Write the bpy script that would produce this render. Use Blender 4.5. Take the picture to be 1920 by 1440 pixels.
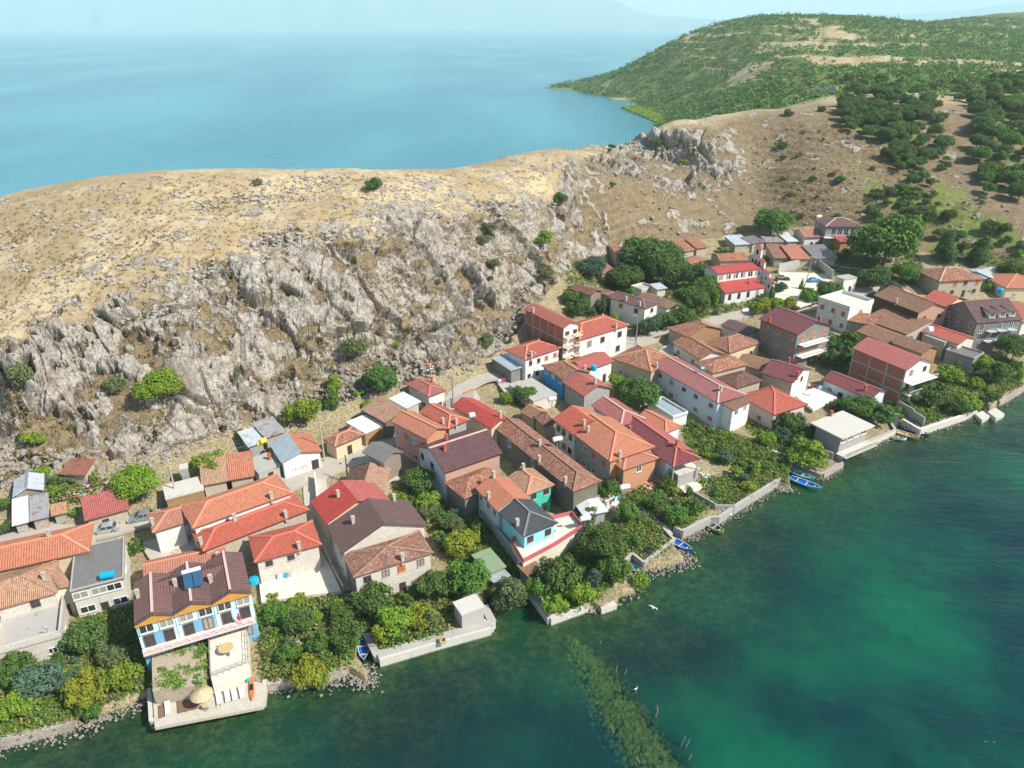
import bpy, bmesh, math, random
import numpy as np
from mathutils import Vector, Matrix, noise as mnoise
R = math.radians
random.seed(7)
for o in list(bpy.data.objects): bpy.data.objects.remove(o)
SC = bpy.context.scene
COL = SC.collection
# ------------------------------------------------------------------ camera
CAMH = 80.0; PITCH = R(26.1); FPX = 1378.0
cam_d = bpy.data.cameras.new('camera'); cam = bpy.data.objects.new('camera', cam_d); COL.objects.link(cam)
cam.location = (0, 0, CAMH); cam.rotation_euler = (math.pi/2 - PITCH, 0, 0)
cam_d.sensor_width = 36; cam_d.lens = FPX/1920*36; cam_d.clip_start = 1; cam_d.clip_end = 60000
SC.camera = cam
# ------------------------------------------------------------------ sky, sun, exposure
SUN_EL = R(45); SUN_AZ = R(-24)      # azimuth measured from +X towards +Y
w = bpy.data.worlds.new('World'); SC.world = w; w.use_nodes = True
nt = w.node_tree; nt.nodes.clear()
sky = nt.nodes.new('ShaderNodeTexSky'); sky.sky_type = 'NISHITA'; sky.sun_disc = False
sky.sun_elevation = SUN_EL; sky.sun_rotation = R(90) - SUN_AZ
sky.air_density = 1.0; sky.dust_density = 0.6; sky.ozone_density = 1.2
bg = nt.nodes.new('ShaderNodeBackground'); bg.inputs[1].default_value = 0.09
wo = nt.nodes.new('ShaderNodeOutputWorld')
nt.links.new(sky.outputs[0], bg.inputs[0]); nt.links.new(bg.outputs[0], wo.inputs[0])
sd = bpy.data.lights.new('sun', 'SUN'); sd.energy = 5.0; sd.angle = R(0.53); sd.color = (1.0, 0.95, 0.86)
sun = bpy.data.objects.new('sun', sd); COL.objects.link(sun)
sv = Vector((math.cos(SUN_EL)*math.cos(SUN_AZ), math.cos(SUN_EL)*math.sin(SUN_AZ), math.sin(SUN_EL)))
sun.rotation_euler = sv.to_track_quat('Z', 'Y').to_euler(); sun.location = (150, -60, 200)
SC.view_settings.view_transform = 'Standard'; SC.view_settings.look = 'None'
SC.view_settings.exposure = 0.64
SC.cycles.volume_bounces = 2; SC.view_settings.gamma = 1
# ------------------------------------------------------------------ helpers
CP, SP = math.cos(PITCH), math.sin(PITCH)
def ray(px, py):
    return Vector((px-960, FPX*CP+(720-py)*SP, -FPX*SP+(720-py)*CP))
def P(px, py, z):                      # point of the place at height z
    d = ray(px, py); return Vector((0, 0, CAMH)) + d*((z-CAMH)/d.z)
def rnd(a, b): return random.uniform(a, b)
# numpy noise ------------------------------------------------------
_rs = np.random.RandomState(3)
_perm = np.concatenate([_rs.permutation(4096)]*2)
def _h(ix, iy, iz):
    return _perm[(_perm[(_perm[ix & 4095] + iy) & 4095] + iz) & 4095]
_g = _rs.normal(size=(4096, 3)); _g /= np.linalg.norm(_g, axis=1)[:, None]
_r4 = _rs.rand(4096, 4)
def pnoise(x, y, z=None):
    if z is None: z = np.zeros_like(x)+.37
    xi = np.floor(x).astype(np.int64); yi = np.floor(y).astype(np.int64); zi = np.floor(z).astype(np.int64)
    xf, yf, zf = x-xi, y-yi, z-zi
    u = xf**3*(xf*(xf*6-15)+10); v = yf**3*(yf*(yf*6-15)+10); w_ = zf**3*(zf*(zf*6-15)+10)
    out = 0
    for dx in (0, 1):
        for dy in (0, 1):
            for dz in (0, 1):
                g = _g[_h(xi+dx, yi+dy, zi+dz)]
                d = g[:, 0]*(xf-dx)+g[:, 1]*(yf-dy)+g[:, 2]*(zf-dz)
                out = out + d*(u if dx else 1-u)*(v if dy else 1-v)*(w_ if dz else 1-w_)
    return out
def fbm(x, y, z=None, o=4, l=2.05, g=.5):
    if z is None: z = np.zeros_like(x)+.37
    s = 0; a = 1
    for k in range(o):
        s = s + a*pnoise(x+k*17.3, y-k*9.1, z+k*5.7); x = x*l; y = y*l; z = z*l; a *= g
    return s
def cells(x, y, z):                    # nearest cell: random values, offset vector, F2-F1
    xi = np.floor(x).astype(np.int64); yi = np.floor(y).astype(np.int64); zi = np.floor(z).astype(np.int64)
    f1 = np.full(x.shape, 9.); f2 = np.full(x.shape, 9.); idx = np.zeros(x.shape, np.int64)
    off = np.zeros(x.shape+(3,))
    for dx in (-1, 0, 1):
        for dy in (-1, 0, 1):
            for dz in (-1, 0, 1):
                h = _h(xi+dx, yi+dy, zi+dz); r = _r4[h]
                ox = x-(xi+dx+r[:, 0]); oy = y-(yi+dy+r[:, 1]); oz = z-(zi+dz+r[:, 2])
                d = np.sqrt(ox*ox+oy*oy+oz*oz)
                m = d < f1
                f2 = np.where(m, f1, np.minimum(f2, d)); f1 = np.where(m, d, f1)
                idx = np.where(m, h, idx); off[m] = np.stack([ox, oy, oz], 1)[m]
    return idx, off, f2-f1
def sstep(a, b, x):
    t = np.clip((x-a)/(b-a), 0, 1); return t*t*(3-2*t)
# ------------------------------------------------------------------ terrain: control points measured on the place
def T(px, py, t):
    d = ray(px, py); return (d.x*t, d.y*t, CAMH+d.z*t)
CT = []
for s in """0 1350 1.2;120 1330 1.3;300 1280 1.3;480 1250 1.4;620 1240 1.2;800 1170 1.2;940 1090 1.3;1100 1090 1.3;1230 1000 1.3;1400 900 1.5;1520 860 1.3;1650 790 1.3;1850 745 1.3;2100 640 1.5
 0 1200 2;250 1150 2;420 1120 2;600 1080 2;800 1010 2.2;960 950 2.4;1150 880 2.4;1300 820 2.5;1450 770 2.6;1600 720 2.6;1800 650 2.8;2100 560 3.5
 0 1040 4;230 990 4;440 930 4;600 890 4.5;740 840 4.6;900 770 5;1040 720 5;1200 660 5.5;1330 620 6;1480 590 6.2;1650 560 7;1900 500 9;2150 430 12
 0 930 6.5;140 895 7.5;300 870 7;450 825 6.5;570 790 7;700 745 7.5;860 700 8;945 655 9;1010 560 11;1080 500 12;1160 470 12;1280 460 11;1390 450 11;1520 440 12;1650 440 14;1780 450 14;1920 430 18;2150 340 26
 1150 560 8;1300 530 8;1450 520 8;1600 500 9
 0 780 15;150 750 15;300 720 17;440 680 17;560 680 15;700 620 19;850 590 18;960 540 19;1040 440 23;1150 410 22;1300 390 19;1450 370 20
 0 640 24;150 610 25;300 560 29;440 480 34;600 430 36;750 410 36;900 395 33;1000 375 33;1070 330 36;1150 300 36.5
 0 500 31;200 440 37;400 400 39;600 370 39.5;800 365 37.5;950 345 36
 0 368 37;120 341 41;300 323 44;440 328 43.5;560 321 43;680 323 42;850 331 39.5;960 315 38.5;1110 288 38;1160 272 38;1250 240 41;1350 216 42
 1300 320 28;1400 300 29;1350 250 40;1220 300 30""".replace('\n', ';').split(';'):
    a = s.split()
    if a: 
        p = P(float(a[0]), float(a[1]), float(a[2])); CT.append((p.x, p.y, p.z))
for s in """1500 320 .206;1500 230 .232;1500 205 .262;1650 330 .205;1650 230 .235;1800 330 .205;1800 230 .235;1920 330 .205;1920 240 .235;2100 250 .24
 1420 205 .25;1560 185 .27;1680 175 .29;1800 170 .30;1920 165 .31;2150 160 .33
 1450 150 .40;1560 130 .42;1700 125 .42;1850 120 .43;2000 120 .44;2200 120 .45
 1330 180 .52;1420 120 .52;1560 90 .54;1700 100 .54;1850 90 .56;2050 80 .6
 1180 125 .72;1240 92 .72;1300 62 .72;1360 44 .73;1420 33 .73;1500 36 .74;1560 34 .75;1640 48 .78;1700 62 .8;1760 50 .9;1850 38 .95;1920 31 1.0;2100 30 1.05
 1250 170 .62;1320 130 .62;1130 158 .74""".replace('\n', ';').split(';'):
    a = s.split()
    if a: CT.append(T(*map(float, a)))
for a_, b_, c_ in ((1060, 174, -1.5), (1020, 158, -2), (1044, 158.5, .6), (1070, 161, 2.2), (1095, 164, 2.5), (1100, 182, -1.5), (1150, 196, -1.5), (1185, 205, -.9), (1215, 216, -.9), (1238, 228, -.8), (1205, 196, 1.5), (1235, 203, 2), (1150, 180, 1.5), (1090, 170, 1.2)):
    p = P(a_, b_, c_); CT.append((p.x, p.y, p.z))
CT += [(-190, 270, 8), (-130, 275, 10), (-70, 285, 8), (0, 330, 4), (20, 370, 2), (60, 420, 6), (100, 480, 14), (-260, 210, 20), (-190, 160, 18), (-170, 110, 4), (-240, 330, -3), (-100, 340, -3), (0, 420, -3),
       (60, 520, -2), (110, 600, 0), (150, 1300, -3), (400, 1600, 20), (900, 1500, 60), (1300, 900, 60), (700, 500, 60), (500, 250, 20), (400, 330, 32), (1300, 400, 60),
       (0, 900, -4), (-200, 900, -4), (60, 760, -2)]
CT = np.array(CT)
def _tps_k(r2): return np.where(r2 > 1e-9, r2*np.log(r2+1e-12)*.5, 0)
_S = 300.
def _tps_fit(pts, lam=2e-4):
    xy = pts[:, :2]/_S; n = len(xy)
    K = _tps_k(((xy[:, None]-xy[None])**2).sum(-1)) + lam*np.eye(n)
    Pm = np.c_[np.ones(n), xy]
    A = np.zeros((n+3, n+3)); A[:n, :n] = K; A[:n, n:] = Pm; A[n:, :n] = Pm.T
    return np.linalg.solve(A, np.r_[pts[:, 2], 0, 0, 0])
_wt = _tps_fit(CT)
GX0, GY0, GD, GNX, GNY = -420., -60., 4., 560, 560
def _tps(x, y):
    o = np.zeros(x.shape)
    for i, c in enumerate(CT): o += _wt[i]*_tps_k((x/_S-c[0]/_S)**2+(y/_S-c[1]/_S)**2)
    return o+_wt[-3]+_wt[-2]*x/_S+_wt[-1]*y/_S
_gx, _gy = np.meshgrid(GX0+GD*np.arange(GNX), GY0+GD*np.arange(GNY), indexing='ij')
_G = _tps(_gx, _gy)
def Hland(x, y):
    fx = np.clip((x-GX0)/GD, 0, GNX-1.001); fy = np.clip((y-GY0)/GD, 0, GNY-1.001)
    i = fx.astype(int); j = fy.astype(int); fx = fx-i; fy = fy-j
    return (_G[i, j]*(1-fx)+_G[i+1, j]*fx)*(1-fy)+(_G[i, j+1]*(1-fx)+_G[i+1, j+1]*fx)*fy
# shore of the village (points at the water line)
SHORE = [(-700, 1490), (-60, 1412), (0, 1400), (30, 1394), (140, 1366), (152, 1345), (200, 1338), (262, 1312), (284, 1308), (288, 1368), (495, 1328), (499, 1292), (540, 1288), (600, 1280), (655, 1262), (688, 1282), (690, 1262), (668, 1230), (680, 1196), (698, 1200), (710, 1242), (800, 1216), (924, 1182),
         (906, 1150), (912, 1118), (960, 1092), (990, 1112), (1031, 1171), (1100, 1146), (1112, 1140), (1128, 1150), (1157, 1134), (1160, 1120), (1190, 1112), (1192, 1088), (1170, 1066), (1184, 1052), (1206, 1072), (1240, 1066), (1284, 1052), (1262, 1028), (1246, 1006), (1262, 1002), (1278, 1012), (1330, 985), (1345, 985), (1380, 962), (1460, 912), (1482, 916), (1478, 890), (1490, 876), (1530, 892), (1540, 898), (1576, 876), (1562, 864), (1620, 842),
         (1676, 818), (1672, 800), (1690, 798), (1720, 812), (1722, 818), (1800, 792), (1830, 778), (1832, 760), (1855, 772), (1870, 760), (1880, 752), (1925, 728), (2000, 700), (2300, 600), (3200, 300)]
SH = np.array([[P(a, b, 0).x, P(a, b, 0).y] for a, b in SHORE])
def shore_dist(x, y):                   # + on land, - in the water
    best = np.full(x.shape, 1e9); sgn = np.zeros(x.shape, bool)
    for k in range(len(SH)-1):
        ax, ay = SH[k]; bx, by = SH[k+1]; dx, dy = bx-ax, by-ay
        t = np.clip(((x-ax)*dx+(y-ay)*dy)/(dx*dx+dy*dy), 0, 1)
        best = np.minimum(best, np.hypot(x-ax-t*dx, y-ay-t*dy))
    # even-odd against polygon closed far inland
    poly = np.vstack([SH, [[3000, 3000], [-3000, 3000], [-3000, SH[0][1]]]])
    n = len(poly)
    for k in range(n):
        x1, y1 = poly[k]; x2, y2 = poly[(k+1) % n]
        c = ((y1 > y) != (y2 > y)) & (x < (x2-x1)*(y-y1)/(y2-y1+1e-12)+x1)
        sgn ^= c
    return np.where(sgn, best, -best)
def H(x, y):
    x = np.atleast_1d(np.asarray(x, float)); y = np.atleast_1d(np.asarray(y, float))
    h = Hland(x, y); d = np.full(x.shape, 50.)
    m = (y < 330) & (h < 6)
    if m.any(): d[m] = shore_dist(x[m], y[m])
    land = h+0
    bed = -0.2+0.07*np.clip(d, -80, 0)-0.5*(1-np.exp(np.clip(d, -80, 0)/6))
    near = sstep(-.15, .35, d)
    lo = np.maximum(land, 0.9)
    return np.where(d < 40, bed*(1-near)+lo*near, land), d
LX0, LY0, LD, LNX, LNY = -170., 30., .5, 940, 640
_lx, _ly = np.meshgrid(LX0+LD*np.arange(LNX), LY0+LD*np.arange(LNY), indexing='ij')
_lh, _ld = H(_lx.ravel(), _ly.ravel()); _lh = _lh.reshape(LNX, LNY).tolist(); _ld = _ld.reshape(LNX, LNY).tolist(); _GL = _G.tolist()
def _bil(T_, fx, fy):
    i = int(fx); j = int(fy); fx -= i; fy -= j; a = T_[i]; b = T_[i+1]
    return (a[j]*(1-fx)+b[j]*fx)*(1-fy)+(a[j+1]*(1-fx)+b[j+1]*fx)*fy
def Hs(x, y):
    fx = (x-LX0)/LD; fy = (y-LY0)/LD
    if 0 <= fx < LNX-1.01 and 0 <= fy < LNY-1.01: return _bil(_lh, fx, fy)
    fx = min(max((x-GX0)/GD, 0), GNX-1.01); fy = min(max((y-GY0)/GD, 0), GNY-1.01)
    return _bil(_GL, fx, fy)
def Ds(x, y):                           # distance to the shore at one point
    fx = (x-LX0)/LD; fy = (y-LY0)/LD
    if 0 <= fx < LNX-1.01 and 0 <= fy < LNY-1.01: return _bil(_ld, fx, fy)
    return 50.
def inside(x, y, poly):
    s = False; j = len(poly)-1
    for i in range(len(poly)):
        x1, y1 = poly[i]; x2, y2 = poly[j]
        if (y1 > y) != (y2 > y) and x < (x2-x1)*(y-y1)/(y2-y1)+x1: s = not s
        j = i
    return s
def G(px, py, dz=0):                     # ground point seen at a pixel of the reference: march down the sight line
    d = ray(px, py).normalized()
    if d.z > -1e-4: d.z = -1e-4
    t = (62-CAMH)/d.z if d.z < -.02 else 100.; t0 = t
    for k in range(400):
        x, y, z = d.x*t, d.y*t, CAMH+d.z*t; g = z-dz-Hs(x, y)
        if g < .03 or z < -1: break
        t0 = t; t += max(.25, g*.85)
    lo, hi = t0, t
    for k in range(7):
        m = (lo+hi)/2
        if CAMH+d.z*m-dz-Hs(d.x*m, d.y*m) < 0: hi = m
        else: lo = m
    p = Vector((d.x*hi, d.y*hi, CAMH+d.z*hi)); return p, Hs(p.x, p.y)
# ------------------------------------------------------------------ materials
class NB:
    def __init__(s, name):
        s.m = bpy.data.materials.new(name); s.m.use_nodes = True; s.t = s.m.node_tree; s.n = s.t.nodes
        s.b = s.n['Principled BSDF']; s.out = s.n['Material Output']; s.b.inputs['Roughness'].default_value = .85
        s.b.inputs['Specular IOR Level'].default_value = .25
    def link(s, a, b): s.t.links.new(a, b)
    def new(s, ty, **k):
        n = s.n.new(ty)
        for a, v in k.items(): setattr(n, a, v)
        return n
    def pos(s): 
        if not hasattr(s, '_p'): s._p = s.new('ShaderNodeNewGeometry').outputs['Position']
        return s._p
    def obj(s):
        if not hasattr(s, '_o'): s._o = s.new('ShaderNodeTexCoord').outputs['Object']
        return s._o
    def uv(s):
        if not hasattr(s, '_u'): s._u = s.new('ShaderNodeTexCoord').outputs['UV']
        return s._u
    def map(s, v, sc=(1, 1, 1), rot=(0, 0, 0)):
        n = s.new('ShaderNodeMapping'); s.link(v, n.inputs[0]); n.inputs['Scale'].default_value = sc; n.inputs['Rotation'].default_value = rot; return n.outputs[0]
    def noise(s, v, sc, det=4, rough=.55, dist=0):
        n = s.new('ShaderNodeTexNoise'); s.link(v, n.inputs['Vector']); n.inputs['Scale'].default_value = sc; n.inputs['Detail'].default_value = det
        n.inputs['Roughness'].default_value = rough; n.inputs['Distortion'].default_value = dist; return n.outputs[0]
    def vor(s, v, sc, feat='F1', out='Distance', rnd_=1):
        n = s.new('ShaderNodeTexVoronoi', feature=feat); s.link(v, n.inputs['Vector']); n.inputs['Scale'].default_value = sc; n.inputs['Randomness'].default_value = rnd_; return n.outputs[out]
    def math(s, op, a, b=None, c=None):
        n = s.new('ShaderNodeMath', operation=op)
        for i, v in enumerate((a, b, c)):
            if v is None: continue
            if isinstance(v, (int, float)): n.inputs[i].default_value = v
            else: s.link(v, n.inputs[i])
        return n.outputs[0]
    def step(s, f, a, b):
        n = s.new('ShaderNodeMapRange', interpolation_type='SMOOTHSTEP'); s.link(f, n.inputs[0]); n.inputs[1].default_value = a; n.inputs[2].default_value = b; return n.outputs[0]
    def mix(s, f, a, b, mode='MIX'):
        n = s.new('ShaderNodeMix', data_type='RGBA', blend_type=mode)
        if isinstance(f, (int, float)): n.inputs[0].default_value = f
        else: s.link(f, n.inputs[0])
        for i, v in ((6, a), (7, b)):
            if isinstance(v, tuple): n.inputs[i].default_value = v[:3]+(1,)
            else: s.link(v, n.inputs[i])
        return n.outputs[2]
    def sep(s, v):
        n = s.new('ShaderNodeSeparateXYZ'); s.link(v, n.inputs[0]); return n.outputs
    def attr(s, name): return s.new('ShaderNodeAttribute', attribute_name=name)
    def col(s, c):
        if isinstance(c, tuple): s.b.inputs['Base Color'].default_value = c[:3]+(1,)
        else: s.link(c, s.b.inputs['Base Color'])
    def bump(s, h, strength=.5, dist=.1, prev=None):
        n = s.new('ShaderNodeBump'); n.inputs['Strength'].default_value = strength; n.inputs['Distance'].default_value = dist; s.link(h, n.inputs['Height'])
        if prev is not None: s.link(prev, n.inputs['Normal'])
        s.link(n.outputs[0], s.b.inputs['Normal']); return n.outputs[0]
    def rough(s, r, spec=None):
        s.b.inputs['Roughness'].default_value = r
        if spec is not None: s.b.inputs['Specular IOR Level'].default_value = spec
def cmul(c, k): return tuple(min(1, x*k) for x in c)
M = {}
def simple(name, c, r=.8, var=.18, sc=1.5, spec=.25, metal=0):
    n = NB(name); a = n.mix(n.noise(n.pos(), sc, 4), cmul(c, 1-var), cmul(c, 1+var)); n.col(a); n.rough(r, spec); n.b.inputs['Metallic'].default_value = metal
    M[name] = n.m; return n
def plaster(name, c, stain=(.30, .27, .22), amt=.65, block=False):
    n = NB(name); p = n.pos()
    base = n.mix(n.noise(p, .6, 3), cmul(c, .9), cmul(c, 1.05))
    st = n.step(n.noise(n.map(p, (1, 1, .35)), .9, 6, .7), .56, .72)
    base = n.mix(n.math('MULTIPLY', st, amt), base, stain)
    if block:
        br = n.new('ShaderNodeTexBrick'); n.link(n.uv(), br.inputs['Vector']); br.inputs['Scale'].default_value = 1
        br.inputs['Brick Width'].default_value = .42; br.inputs['Row Height'].default_value = .22; br.inputs['Mortar Size'].default_value = .012
        br.inputs['Color1'].default_value = (1, 1, 1, 1); br.inputs['Color2'].default_value = (.84, .83, .8, 1); br.inputs['Mortar'].default_value = (.62, .6, .57, 1)
        base = n.mix(1.0, base, br.outputs[0], 'MULTIPLY')
    n.col(base); n.bump(n.noise(p, 6, 4), .25, .03); n.rough(.9, .15); M[name] = n.m
def stonewall(name, c1, c2, mortar, sc=2.4):
    n = NB(name); p = n.pos()
    v = n.new('ShaderNodeTexVoronoi', feature='F1'); n.link(n.map(p, (1, 1, 1.7)), v.inputs['Vector']); v.inputs['Scale'].default_value = sc
    e = n.vor(n.map(p, (1, 1, 1.7)), sc, 'DISTANCE_TO_EDGE')
    base = n.mix(n.sep(v.outputs['Color'])[0], c1, c2)
    base = n.mix(n.step(e, .02, .10), mortar, base)
    big = n.step(n.noise(p, .35, 4, .6), .45, .65)
    base = n.mix(n.math('MULTIPLY', big, .45), base, mortar)
    n.col(base); n.bump(e, .5, .06); n.rough(.95, .1); M[name] = n.m
plaster('white plaster', (.74, .72, .68)); plaster('old white plaster', (.62, .58, .50), (.26, .22, .17), .75); plaster('cream plaster', (.66, .54, .36)); plaster('grey render', (.36, .35, .33), (.2, .19, .18))
plaster('concrete', (.42, .40, .37), (.2, .19, .17), .7); plaster('pale concrete', (.56, .53, .47), (.28, .25, .2), .7); plaster('block wall', (.40, .39, .38), (.25, .23, .2), .5, True)
plaster('light blue plaster', (.56, .74, .82), (.4, .55, .62), .3); plaster('sea blue plaster', (.18, .40, .56), (.12, .3, .42), .3); plaster('strong blue plaster', (.04, .30, .55)); plaster('cyan plaster', (.30, .66, .72), (.3, .55, .6), .3)
plaster('mint plaster', (.06, .50, .38), (.1, .4, .3), .3); plaster('pink plaster', (.60, .34, .28)); plaster('rose plaster', (.50, .13, .14), (.35, .1, .1), .4); plaster('rosy white plaster', (.66, .50, .46)); plaster('yellow plaster', (.60, .47, .22)); plaster('bluish white plaster', (.58, .64, .70))
stonewall('stone wall', (.50, .43, .33), (.36, .31, .25), (.48, .42, .34)); stonewall('pale stone wall', (.62, .58, .50), (.48, .44, .38), (.60, .55, .48)); stonewall('dark stone wall', (.20, .19, .15), (.13, .12, .10), (.17, .155, .125)); stonewall('grey stone wall', (.27, .25, .23), (.18, .17, .16), (.23, .21, .2), 2); stonewall('rubble', (.52, .46, .42), (.38, .33, .30), (.25, .2, .16), 3)
def brick(name, c, frame=None):
    n = NB(name); br = n.new('ShaderNodeTexBrick'); n.link(n.uv(), br.inputs['Vector']); br.inputs['Scale'].default_value = 1
    br.inputs['Brick Width'].default_value = .3; br.inputs['Row Height'].default_value = .2; br.inputs['Mortar Size'].default_value = .015
    br.inputs['Color1'].default_value = c+(1,); br.inputs['Color2'].default_value = cmul(c, .75)+(1,); br.inputs['Mortar'].default_value = cmul(c, 1.1)[:2]+(c[2]*1.6, 1)
    n.col(n.mix(n.math('MULTIPLY', n.noise(n.pos(), 1.2), .3), br.outputs[0], (.3, .26, .22))); n.rough(.9, .1); M[name] = n.m
brick('hollow brick', (.44, .17, .09)); brick('orange brick', (.58, .28, .13)); brick('pink brick', (.55, .32, .22))
simple('wood planks', (.33, .20, .10), .85, .4, 3); simple('pine boards', (.55, .28, .06), .7, .25, 4); simple('grey wood', (.25, .21, .17), .9, .4, 2.5); simple('dark wood', (.09, .05, .03), .8, .3, 4)
def roofmat(name, c, rib=.26, row=0., dark=.55, mott=None, mamt=0., rough=.6, seam=.16, spec=.3, strength=.8):
    n = NB(name); u = n.sep(n.uv()); p = n.pos()
    fr = n.math('FRACT', n.math('DIVIDE', u[0], rib)); wv = n.math('SINE', n.math('MULTIPLY', fr, math.pi))
    base = n.mix(n.noise(p, .25, 3), cmul(c, .86), cmul(c, 1.12))
    base = n.mix(n.math('MULTIPLY', n.noise(p, 2.5, 3), .35), base, cmul(c, .72))
    if mott:
        v = n.new('ShaderNodeTexVoronoi', feature='F1'); n.link(n.map(n.uv(), (1/rib, 1/.34, 1)), v.inputs['Vector']); v.inputs['Scale'].default_value = 1.0; v.inputs['Randomness'].default_value = .6
        base = n.mix(n.math('MULTIPLY', n.step(n.sep(v.outputs['Color'])[0], .45, .9), mamt), base, mott[0])
        base = n.mix(n.math('MULTIPLY', n.step(n.sep(v.outputs['Color'])[1], .68, .9), mamt), base, mott[1])
        base = n.mix(n.math('MULTIPLY', n.step(n.noise(p, .5, 5, .65), .5, .68), .55), base, mott[2])
    base = n.mix(n.math('MULTIPLY', n.step(n.noise(p, .7, 7, .72), .52, .64), .38), base, (c[0]*.42+.03, c[1]*.6+.02, c[2]*.7+.02))
    base = n.mix(n.math('MULTIPLY', n.step(n.noise(n.map(n.uv(), (2.2, .25, 1)), 1.3, 4, .6), .54, .66), .28), base, (c[0]*.7+.16, c[1]*.8+.13, c[2]*.8+.11))
    tv = n.new('ShaderNodeTexVoronoi', feature='F1'); n.link(n.map(n.uv(), (1/.36, 1/.4, 1)), tv.inputs['Vector']); tv.inputs['Randomness'].default_value = .1; tv.inputs['Scale'].default_value = 1
    base = n.mix(.5, base, n.mix(n.sep(tv.outputs['Color'])[0], cmul(c, .72), cmul(c, 1.3)), 'MIX') if not mott else base
    oi = n.new('ShaderNodeObjectInfo'); hs_ = n.new('ShaderNodeHueSaturation'); n.link(base, hs_.inputs['Color']); n.link(n.math('ADD', .85, n.math('MULTIPLY', oi.outputs['Random'], .3)), hs_.inputs['Value']); n.link(n.math('ADD', .83, n.math('MULTIPLY', oi.outputs['Random'], .18)), hs_.inputs['Saturation']); base = hs_.outputs[0]
    jl = n.step(wv, .0, seam*2.2)
    base = n.mix(jl, cmul(c, dark), base)
    h = wv
    if row:
        rf = n.math('FRACT', n.math('DIVIDE', u[1], row)); base = n.mix(n.step(rf, 0, .12), cmul(c, .55), base); h = n.math('ADD', h, n.math('MULTIPLY', n.math('SUBTRACT', 1, rf), .8))
    n.col(base); n.bump(h, strength, .09); n.rough(rough, spec); M[name] = n.m
OLD = ((.16, .075, .055), (.52, .36, .24), (.20, .13, .09))
roofmat('orange tile roof', (.48, .175, .10), .34, .4, .45, None, 0, .65); roofmat('red metal roof', (.44, .105, .065), .30, .36, .5, None, 0, .5); roofmat('crimson metal roof', (.42, .06, .05), .34, 0, .5, None, 0, .5)
roofmat('rose red roof', (.41, .115, .10), .30, .36, .5, None, 0, .55); roofmat('maroon metal roof', (.20, .05, .055), .34, .38, .5, None, 0, .5); roofmat('brown metal roof', (.165, .088, .078), .36, .4, .5, None, 0, .5)
roofmat('plum metal roof', (.13, .062, .066), .34, .4, .6, None, 0, .5); roofmat('charcoal tile roof', (.085, .09, .10), .36, .38, .5, None, 0, .5); roofmat('old clay tile roof', (.42, .16, .095), .24, 0, .38, OLD, .75, .9, .2, .1, 1)
roofmat('sunburnt clay tile roof', (.55, .28, .16), .24, 0, .42, ((.3, .14, .08), (.62, .42, .27), (.4, .28, .18)), .6, .9, .2, .1, 1); roofmat('dark old tile roof', (.25, .10, .07), .24, 0, .4, ((.12, .06, .05), (.36, .22, .15), (.14, .10, .08)), .8, .9, .2, .1, 1)
roofmat('brown old tile roof', (.30, .16, .10), .30, .42, .35, ((.2, .1, .07), (.42, .28, .18), (.2, .14, .1)), .5, .9, .2, .1, 1)
def tin(name, c, rust=.5):
    n = NB(name); u = n.sep(n.uv()); p = n.pos(); wv = n.math('SINE', n.math('MULTIPLY', u[0], 2*math.pi/.22))
    base = n.mix(n.noise(n.map(n.uv(), (1.1, .5, 1)), 1, 2), cmul(c, .75), cmul(c, 1.1))
    base = n.mix(n.math('MULTIPLY', n.step(n.noise(p, .9, 6, .7), .5, .66), rust), base, (.24, .085, .04)); n.col(base); n.bump(wv, .5, .04); n.rough(.45, .5); n.b.inputs['Metallic'].default_value = .25; M[name] = n.m
tin('pale tin', (.62, .68, .72), .35); tin('rusty tin', (.42, .42, .42), .95); tin('rust sheet', (.36, .15, .09), 1); tin('blue grey tin', (.44, .54, .60), .35); tin('green sheet', (.32, .42, .25), .06); tin('white sheet', (.78, .80, .82), .1); tin('slate sheet', (.25, .24, .23), .2)
simple('ridge orange', (.62, .27, .16)); simple('ridge red', (.58, .17, .12)); simple('ridge pale', (.60, .42, .36)); simple('ridge brown', (.26, .17, .16)); simple('ridge grey', (.2, .2, .21))
n = NB('window glass'); oi_ = n.new('ShaderNodeObjectInfo'); n.col(n.mix(n.step(oi_.outputs['Random'], .72, .76), n.mix(n.noise(n.obj(), .8), (.02, .025, .03), (.06, .07, .08)), (.32, .30, .26))); n.rough(.08, .6); M['window glass'] = n.m
simple('white frame', (.75, .75, .73), .5, .05); simple('brown frame', (.16, .07, .04), .6, .2); simple('grey frame', (.3, .3, .3), .5); simple('orange shutter', (.50, .15, .05), .6, .1); simple('dark door', (.06, .045, .04), .6); simple('metal door', (.13, .16, .19), .5); simple('teal door', (.25, .5, .5), .6); simple('rust gate', (.48, .17, .06), .7)
simple('white paint', (.80, .80, .78), .5, .05); simple('chimney plaster', (.45, .41, .35), .9, .25, 3); simple('brick chimney', (.42, .13, .07), .9, .2, 3); simple('black rubber', (.02, .02, .02), .7); simple('steel', (.45, .46, .47), .35, .1, 1, .5, .6)
simple('tank blue', (.0, .36, .60), .35, .1, 1, .5); simple('tank white', (.75, .77, .8), .3, .05, 1, .5); simple('yellow plastic', (.75, .58, .03), .4, .1, 1, .5); simple('red plastic', (.55, .04, .03), .4); simple('solar glass', (.03, .09, .16), .15, .3, 1, .6); simple('teal plastic', (.02, .38, .36), .4); simple('orange plastic', (.72, .16, .05), .35, .06, 1, .5)
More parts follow.
